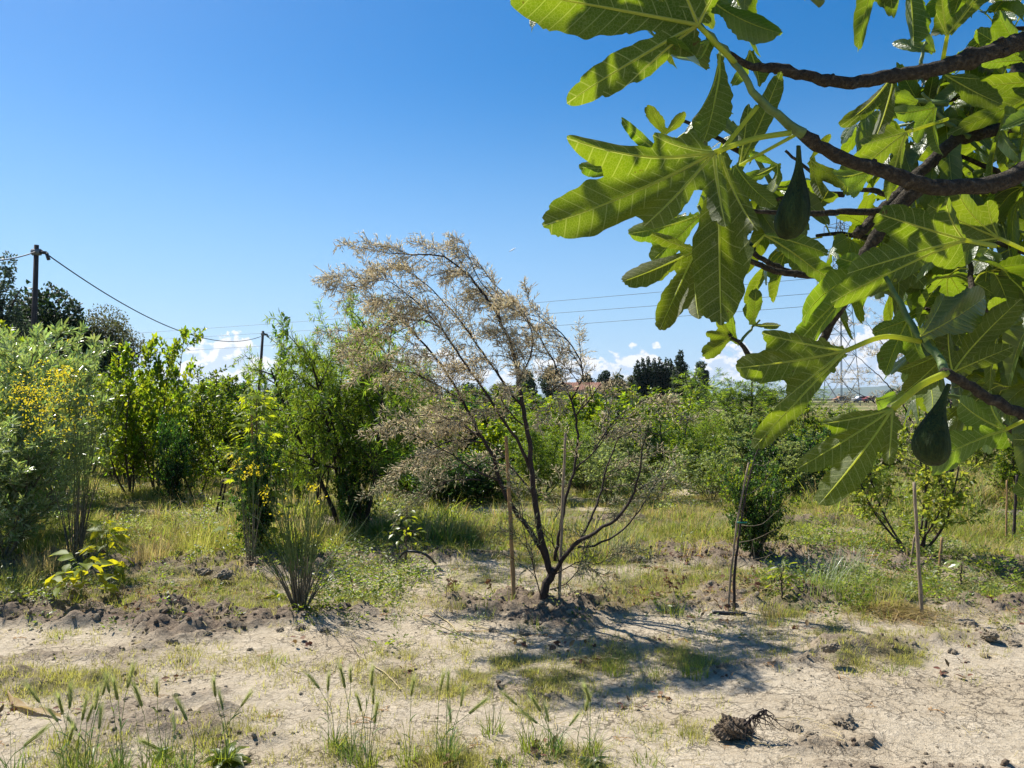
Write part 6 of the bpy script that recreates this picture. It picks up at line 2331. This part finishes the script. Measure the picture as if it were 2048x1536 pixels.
bough([(2110, 850, 1.0, 28), (2048, 828, 1.0, 26), (2000, 808, .99, 24), (1955, 782, .98, 22), (1920, 762, .97, 24), (1885, 742, .96, 20)], .22, seed=11)
bough([(1890, 745, .97, 22), (1872, 710, 1.0, 18), (1847, 686, 1.02, 16), (1810, 625, 1.05, 14), (1770, 556, 1.07, 10)], .06, 'fig_shoot', seed=12)
bough([(1505, 722, 1.38, 11), (1490, 700, 1.38, 11), (1478, 685, 1.38, 9), (1458, 668, 1.38, 7)], .2, seed=13)
bough([(1478, 685, 1.38, 7), (1500, 660, 1.38, 6), (1520, 640, 1.38, 5)], .05, 'fig_shoot', seed=14)
bough([(1935, 275, 1.62, 12), (1900, 250, 1.6, 11), (1880, 232, 1.58, 9), (1860, 205, 1.57, 7), (1845, 185, 1.56, 6)], .1, 'fig_shoot', seed=15)
bough([(2100, 180, 1.9, 22), (2030, 200, 1.9, 18), (1975, 185, 1.9, 14), (1930, 188, 1.9, 10)], .25, seed=16)
bough([(2100, 300, 2.0, 30), (2048, 318, 2.0, 26), (2010, 360, 2.0, 24), (1965, 400, 2.0, 20), (1920, 430, 2.0, 16), (1880, 480, 2.0, 12)], .2, seed=17)
bough([(2100, 480, 1.9, 20), (2040, 500, 1.9, 16), (1990, 530, 1.9, 12), (1950, 590, 1.9, 10)], .2, seed=18)
bough([(2110, 640, 1.6, 22), (2050, 650, 1.6, 18), (2000, 640, 1.6, 14), (1960, 610, 1.6, 10)], .2, seed=19)
bough([(1840, 130, 1.5, 9), (1845, 105, 1.5, 8), (1850, 85, 1.5, 6)], .05, 'fig_shoot', seed=20)
bough([(1398, 48, .98, 7), (1402, 20, .98, 7), (1404, -30, .98, 6)], .05, 'fig_shoot', seed=21)


def stalk(leaf, A, B, r0, r1, sag=.0, bow=None):
    """leaf stalk from the wood (A) to the blade (B), world points; made a part of its leaf"""
    A, B = np.array(A), np.array(B)
    mid = (A + B) / 2 + np.array([0, 0, sag])
    if bow is not None:
        mid = mid + np.array(bow)
    mb = MB()
    mb.tube(resample([A, mid, B], 12), np.linspace(r0, r1, 12), 7)
    me = mb.mesh('leaf_stalk', M['fig_petiole'])
    me.transform(leaf.matrix_basis.inverted() @ Matrix.Translation(-Vector(FO)))
    o = obj('leaf_stalk', me, leaf)
    return o


def hero(J, tips, d, seed, top=False, roll=0.0, tilt=0.0, root_px=None, stalk_px=6, h=None, curl=1.0, droop=.8, fold=1.0, core=.16, dd=0.0, sag=0.0, w=.20):
    """big leaf: J pixel of the stalk joint, tips [(px, py, half width ratio)] of its lobes; blade roughly facing the camera, turned by roll about
    its own long axis and tilt about the other"""
    Jw = np.array(P(J[0], J[1], d))
    T = [np.array(P(t[0], t[1], d)) for t in tips]
    Y = unit(T[0] - Jw)
    view = unit(CAMP - Jw)
    N = unit(view - Y * np.dot(view, Y))
    if not top:
        N = -N
    X = np.cross(Y, N)
    lobes = []
    for t, q in zip(T, tips):
        v = t - Jw
        lx, ly = np.dot(v, X), np.dot(v, Y)
        L = math.hypot(lx, ly)
        wr = (q[2] if len(q) > 2 else w) * .68
        lobes.append((math.degrees(math.atan2(lx, ly)), L, L * wr))
    Lm = max(l[1] for l in lobes)
    me = fig_leaf_mesh(lobes, h or max(.0035, Lm / 46), seed, curl * 2.0, droop * 1.5, fold * 1.5, core * .72)
    Mx = Matrix((X, Y, N)).transposed()
    Mx = Mx @ Matrix.Rotation(R(roll), 3, 'Y') @ Matrix.Rotation(R(tilt), 3, 'X')
    o = fobj('leaf', me, loc=Jw)
    o.rotation_euler = Mx.to_euler()
    bpy.context.view_layer.update() if False else None
    if root_px:
        r = stalk_px / 2 / FPX * d
        stalk(o, P(root_px[0], root_px[1], root_px[2] if len(root_px) > 2 else d), Jw, r * 1.15, r, sag)
    return o


# ---- the leaves that can be told apart
hero((1428, 305), [(1086, 492, .20), (1272, 492, .17), (1128, 345, .12), (1440, 470, .20), (1300, 285, .2)], .90, 1, root_px=(1580, 266, .96), stalk_px=11, sag=.004, core=.27, roll=14, droop=.5)
hero((1440, 305), [(1432, 655, .21), (1330, 380, .2), (1495, 480, .18)], .96, 2, roll=-12, droop=.4, core=.12, root_px=(1515, 212, .95), stalk_px=9, fold=1.3)
hero((1396, 50), [(1020, -25, .22), (1137, 190, .17), (1262, 158, .17), (1330, -90, .25), (1440, -60, .2)], .88, 3, core=.26, roll=-8, droop=.4, root_px=(1470, 125, .94), stalk_px=10)
hero((1428, 5), [(1545, 92, .34), (1500, -30, .3)], 1.02, 4, top=True, roll=20, droop=.9, core=.2, curl=1.5, root_px=(1404, 15, .98), stalk_px=6)
hero((1420, 80), [(1288, 205, .24), (1345, 262, .26), (1330, 110, .25)], 1.05, 5, roll=25, droop=1.2, core=.22, fold=1.4, root_px=(1470, 125, 1.0), stalk_px=8)
hero((1440, 105), [(1452, 300, .20), (1425, 230, .16)], 1.12, 6, roll=38, droop=.5, fold=1.6, root_px=(1465, 118, .95), stalk_px=7)
hero((1480, 330), [(1562, 172, .17), (1500, 215, .18)], 1.15, 7, roll=-15, droop=.3, root_px=(1590, 270, 1.0), stalk_px=6)
hero((1500, 100), [(1530, 172, .28), (1470, 165, .2)], 1.25, 8, roll=30, droop=.6)
hero((1350, 320), [(1165, 325, .18), (1232, 262, .13), (1150, 368, .18), (1190, 410, .15)], 1.18, 9, roll=20, droop=.9, core=.2, fold=1.3, root_px=(1445, 300, 1.2), stalk_px=6)
hero((1330, 268), [(1312, 232, .4), (1292, 215, .3), (1370, 232, .3)], 1.5, 10, roll=10, droop=.5)
hero((1392, 500), [(1238, 580, .21), (1310, 672, .19), (1376, 660, .17), (1300, 470, .2)], 1.12, 11, roll=10, droop=.5, core=.15, root_px=(1447, 440, 1.4), stalk_px=6)
hero((1400, 430), [(1245, 490, .2), (1290, 540, .22)], 1.3, 12, roll=10, droop=.6)
hero((1928, 480), [(1640, 600, .17), (1668, 545, .18), (1725, 430, .22), (1850, 400, .25)], 1.10, 13, core=.27, roll=-18, droop=.35, root_px=(1990, 492, 1.15), stalk_px=9)
hero((1997, 476), [(1835, 412, .24), (1870, 380, .2), (1960, 400, .32), (1850, 500, .2)], 1.20, 14, core=.25, roll=12, droop=.5, root_px=(2060, 505, 1.3), stalk_px=8)
hero((1760, 545), [(1535, 582, .24), (1562, 655, .16), (1595, 650, .12), (1640, 500, .2)], 1.20, 15, core=.2, roll=-22, droop=.6, root_px=(1790, 560, 1.1), stalk_px=7)
hero((1690, 702), [(1452, 752, .20), (1518, 672, .16), (1480, 905, .12), (1560, 800, .22)], .98, 16, core=.24, roll=8, droop=.5, root_px=(1840, 683, 1.02), stalk_px=10, sag=.012)
hero((1785, 818), [(1648, 1025, .19), (1598, 940, .18), (1650, 845, .2), (1775, 945, .16)], .95, 17, core=.24, roll=10, droop=.35, root_px=(1895, 745, .96), stalk_px=13, sag=.006)
hero((1842, 672), [(2006, 590, .34), (1900, 585, .25)], 1.0, 18, top=True, roll=15, droop=.5, core=.2)
hero((1815, 640), [(1735, 668, .25), (1760, 750, .26), (1840, 740, .28)], 1.18, 19, core=.3, roll=-5, droop=.3, root_px=(1847, 680, 1.05), stalk_px=7)
hero((1905, 745), [(1998, 610, .22), (1880, 640, .25), (2010, 700, .25)], 1.05, 20, core=.3, roll=20, droop=.4)
hero((1900, 700), [(1812, 800, .26), (1800, 740, .2)], 1.08, 21, roll=20, droop=.3)
hero((2010, 860), [(1800, 925, .24), (1880, 800, .28), (1950, 780, .2)], 1.12, 22, core=.25, roll=-12, droop=.4, root_px=(2060, 835, 1.1), stalk_px=7)
hero((1850, 740), [(1820, 835, .34), (1900, 850, .2)], 1.3, 23, roll=30, droop=.8)
hero((1752, 800), [(1800, 790, .3), (1780, 830, .4)], 1.15, 24, top=True, roll=10)
hero((1895, 70), [(1880, 0, .28), (2030, -60, .18), (1940, 20, .3), (1870, 30, .3)], 1.35, 25, core=.25, roll=10, droop=.3, root_px=(1885, 125, 1.4), stalk_px=8)
hero((1815, -60), [(1838, 95, .20), (1880, 0, .12)], 1.40, 26, roll=25, droop=.3, fold=1.5)
hero((1870, 105), [(1806, 80, .25), (1850, 60, .22)], 1.5, 27, top=True, roll=10)
hero((1790, 145), [(1760, 300, .15), (1722, 235, .15), (1700, 255, .14)], 1.35, 28, roll=25, fold=1.5, droop=.5)
hero((1812, 265), [(1648, 385, .25), (1800, 330, .20), (1690, 300, .16), (1770, 400, .12)], 1.30, 29, core=.28, roll=-14, droop=.4, root_px=(1895, 238, 1.5), stalk_px=7)
hero((1870, 215), [(1765, 240, .25), (1850, 330, .18), (1800, 300, .2)], 1.45, 30, core=.2, roll=10, droop=.5)
hero((1835, 205), [(1790, 190, .45), (1810, 215, .4)], 1.5, 31, roll=0, droop=.4)
hero((1890, 150), [(1990, 215, .26), (1950, 160, .2)], 1.4, 32, roll=-20, top=False, droop=.5, curl=1.4)
hero((1620, 320), [(1688, 375, .24), (1640, 400, .2), (1655, 270, .22)], 1.30, 33, roll=-10, droop=.5)
hero((1740, 340), [(1645, 378, .28), (1690, 400, .25)], 1.22, 34, roll=15, droop=.6)
hero((1555, 330), [(1560, 400, .3), (1480, 360, .25), (1500, 300, .2)], 1.35, 35, roll=15, droop=.8)
hero((1470, 330), [(1530, 430, .25), (1450, 400, .3)], 1.3, 36, roll=-20, droop=.5)
hero((1530, 470), [(1620, 520, .24), (1650, 490, .2), (1690, 560, .16)], 1.3, 37, roll=15, droop=.4, root_px=(1480, 520, 1.4), stalk_px=5)
hero((1460, 480), [(1418, 560, .35), (1470, 545, .3)], 1.38, 38, top=True, roll=0)
hero((1505, 650), [(1512, 580, .30), (1560, 655, .2), (1490, 610, .3)], 1.38, 39, roll=0, droop=.5)
hero((1465, 672), [(1400, 715, .30), (1410, 668, .24), (1430, 640, .24)], 1.38, 40, roll=0, droop=.6)
hero((1478, 690), [(1440, 652, .3), (1450, 630, .2)], 1.40, 41, roll=30, droop=.6)
hero((2052, 120), [(1945, 60, .22), (1980, 20, .22), (1960, 130, .2)], 1.6, 42, roll=5, droop=.4)
hero((2060, 640), [(1960, 600, .25), (2000, 700, .25)], 1.4, 43, roll=5)
hero((2075, 880), [(2012, 880, .3), (2020, 960, .2), (2050, 990, .2)], 1.05, 44, roll=5)
hero((2080, 1000), [(2020, 965, .3), (2030, 930, .2)], 1.05, 45, roll=25)

# ---- clusters on the inner twigs: leaves of shared shape set round a shoot
VAR = []
for v in range(12):
    q = random.Random(300 + v)
    kind = v % 4
    if kind == 0:
        lb = [(0, .155, .028), (42, .13, .023), (-44, .125, .023), (92, .08, .019), (-90, .08, .019)]
    elif kind == 1:
        lb = [(0, .15, .036), (48, .115, .027), (-50, .11, .027)]
    elif kind == 2:
        lb = [(0, .12, .042), (40, .07, .025), (-35, .075, .025)]
    else:
        lb = [(0, .165, .025), (36, .14, .021), (-38, .135, .021), (80, .09, .017), (-84, .085, .017)]
    lb = [(a + q.gauss(0, 4), l * q.uniform(.9, 1.1), w_ * q.uniform(.9, 1.1)) for a, l, w_ in lb]
    VAR.append(fig_leaf_mesh(lb, .0062, 320 + v, 2.0, 1.5, 1.6, .20))
STK = []
for v in range(3):
    mb = MB()
    Ls_ = .055 + .02 * v
    mb.tube(resample([(0, 0, 0), (0, -Ls_ * .5, .006), (0, -Ls_, -.008)], 8), np.linspace(.0017, .0022, 8), 6)
    STK.append(mb.mesh('leaf_stalk', M['fig_petiole']))

CLUST = []
rng = random.Random(2024)
# picture spots of shoots: px, py, distance, number of leaves, size
for c in [(1990, 60, 1.8, 5), (2040, 20, 1.9, 5), (1945, 130, 1.9, 4), (2020, 170, 2.1, 5), (1905, 200, 1.9, 5), (1990, 260, 2.1, 6), (1870, 300, 1.9, 5), (1930, 330, 2.0, 6), (2040, 300, 1.9, 5),
          (2000, 400, 1.8, 6), (1900, 440, 2.0, 6), (1850, 430, 1.8, 5), (2050, 440, 1.7, 5), (2040, 560, 1.7, 6), (1980, 560, 2.0, 6), (1900, 560, 1.9, 5), (1830, 540, 2.0, 4), (1760, 500, 1.8, 3),
          (1960, 660, 1.9, 6), (2040, 700, 1.7, 6), (1900, 640, 2.1, 4), (1990, 760, 1.9, 5), (2050, 790, 1.5, 5), (1930, 700, 1.7, 4), (1860, 620, 1.7, 4), (1800, 460, 1.9, 4), 
          (1640, 470, 1.8, 3), (1800, 250, 2.0, 3), (1850, 240, 1.9, 4), (1755, 205, 1.9, 3), (1550, 400, 1.8, 3), (1500, 380, 1.9, 3), (1440, 380, 1.8, 3), (1470, 250, 1.9, 2), (1360, 240, 1.9, 2), 
          (1400, 420, 1.7, 2), (1960, 480, 1.6, 4), (2000, 620, 1.4, 3), (1940, 520, 1.5, 3), (2070, 350, 1.5, 4), (2075, 200, 1.5, 4), (1880, 790, 1.8, 2), (1960, 820, 1.9, 2),
          # above and right of the picture: near crown, some clusters added to give shade
          (1500, -120, 1.3, 4), (1350, -160, 1.2, 4), (1650, -140, 1.5, 4), (1200, -190, 1.25, 3), (1800, -120, 1.6, 5), (1950, -120, 1.7, 5), (1120, -290, 1.15, 4), (1290, -300, 1.15, 4), (990, -340, 1.2, 3), (2200, 200, 1.6, 5), (2220, 500, 1.5, 5), (2230, 800, 1.4, 4)]:
    CLUST.append(c)
CLUST += [(1700, 470, 1.9, 3), (1715, 520, 1.7, 2)]
# unseen clusters added towards the sun, to throw dappled shade on boughs in view
for c in [c for c in CLUST if c[1] > -50 and c[0] > 1380][::2] + [(1250, 300, .95, 4), (1400, 420, 1.0, 4), (1250, 480, .95, 3), (1330, 100, .9, 4), (1600, 600, 1.0, 4), (1700, 900, .95, 4), (1580, 760, 1.0, 4), (1750, 540, 1.1, 4), (1900, 620, 1.05, 4)]:
    w = P(c[0], c[1], c[2])
    for f in (.45, .7, .95, 1.2, 1.5):
        q = w + sd * f
        px_ = 1024 + q.x / q.y * FPX
        py_ = HORIZON - (q.z - CAM_H) / q.y * FPX
        if py_ < -330 and q.y > .4:
            CLUST.append((px_, py_, q.y, min(c[3], 2)))
            break
n_leaf = 0
for ci, (px, py, d, n) in enumerate(CLUST):
    c = np.array(P(px, py, d))
    ax = unit([-.55 + rng.gauss(0, .35), rng.gauss(0, .35), .15 + rng.gauss(0, .35)])
    shoot = resample([c - ax * .16 - UP * .02, c - ax * .06, c + ax * .01], 8, .001, rng)
    mb = MB()
    mb.tube(shoot - c, np.linspace(.007, .0038, 8), 7)
    fobj('branch', mb.mesh('branch', M['fig_shoot'] if ci % 2 else M['fig_bark']), loc=c)
    s1 = unit(np.cross(ax, (.1, .3, 1)))
    s2 = np.cross(ax, s1)
    for i in range(n):
        a = i * 2.4 + rng.uniform(-.4, .4)
        f = rng.uniform(.0, .09)
        side = math.cos(a) * s1 + math.sin(a) * s2
        v = rng.randint(0, 11)
        st = rng.randint(0, 2)
        SL = (.055 + .02 * st)
        size = rng.uniform(.56, .95)
        d0 = unit(side * .9 + ax * .5 + UP * .1)
        joint = c - ax * f + d0 * SL * size
        Y = unit(d0 * .8 - UP * rng.uniform(.2, .9) + np.array([rng.gauss(0, .2) for _ in range(3)]))
        N = unit(np.array([rng.gauss(-.1, .4), rng.gauss(.0, .4), 1.0]) * 1.0 + side * .35)
        N = unit(N - Y * np.dot(N, Y))
        X = np.cross(Y, N)
        o = fobj('leaf', VAR[v], loc=joint)
        o.rotation_euler = Matrix((X, Y, N)).transposed().to_euler()
        o.scale = (size, size, size)
        k = obj('leaf_stalk', STK[st], o)
        # turn the stalk so that it leaves the joint towards the shoot
        loc = Matrix((X, Y, N)) @ Vector(-d0)
        k.rotation_euler = (Vector((0, -1, 0)).rotation_difference(loc)).to_euler()
        n_leaf += 1
print('fig leaves', n_leaf)


def fig_fruit(top_px, bottom_px, d, width_px, neck=.42, seed=0, green=None):
    A, B = np.array(P(top_px[0], top_px[1], d)), np.array(P(bottom_px[0], bottom_px[1], d))
    L = np.linalg.norm(B - A)
    Rm = width_px / 2 / FPX * d
    ax = unit(B - A)
    s1 = unit(np.cross(ax, (0, 1, 0)))
    s2 = np.cross(ax, s1)
    n, k = 34, 26
    rng = np.random.default_rng(seed)
    V = []
    for i in range(n + 1):
        f = i / n
        body = np.clip((f - neck * .55) / (1 - neck * .55), 0, 1)
        r = Rm * (.13 + .10 * sstep(0, neck, f)) if f < .05 else Rm * (.15 + .85 * sstep(.05, .78, f) ** 1.15)
        if f > .76:
            r = Rm * math.sqrt(max(0, 1 - ((f - .76) / .24) ** 2)) * 1.0
        bend = np.array([0.10 * L * math.sin(math.pi * f) * (1 if seed % 2 else -1), 0, 0]) * .5
        for j in range(k):
            a = j * 2 * math.pi / k
            rr_ = r * (1 + .025 * math.sin(9 * a + 2 * f) + .015 * math.sin(5 * a))
            V.append(A + ax * L * f + bend + rr_ * (math.cos(a) * s1 + math.sin(a) * s2))
    F = [(i * k + j, (i + 1) * k + j, (i + 1) * k + (j + 1) % k, i * k + (j + 1) % k) for i in range(n) for j in range(k)]
    V = np.array(V)
    o = fobj('fig_fruit', new_mesh('fig_fruit', V - A, [np.array(F)], M['fig_fruit']), loc=A)
    return o


fig_fruit((1597, 292), (1572, 480), .93, 66, seed=1)
fig_fruit((1898, 768), (1858, 932), .93, 72, neck=.5, seed=2)
fig_fruit((1478, 462), (1494, 515), 1.36, 40, neck=.2, seed=3)
fig_fruit((1862, 262), (1868, 290), 1.6, 22, neck=.2, seed=4)
# ================================================================ the air: thin haze that blues the hills
mb = MB()
mb.box((0, 5400, 198.5), (24000, 11400, 403))
m, t, out = mat_new('haze_air')
pv = t.add('ShaderNodeVolumePrincipled')
pv.inputs['Color'].default_value = (0.80, 0.90, 1.0, 1)
pv.inputs['Density'].default_value = 4.5e-5
pv.inputs['Anisotropy'].default_value = 0.3
t.link(pv.outputs[0], out.inputs['Volume'])
hz = tag(mb.build('haze', m, smooth=False), kind='stuff')
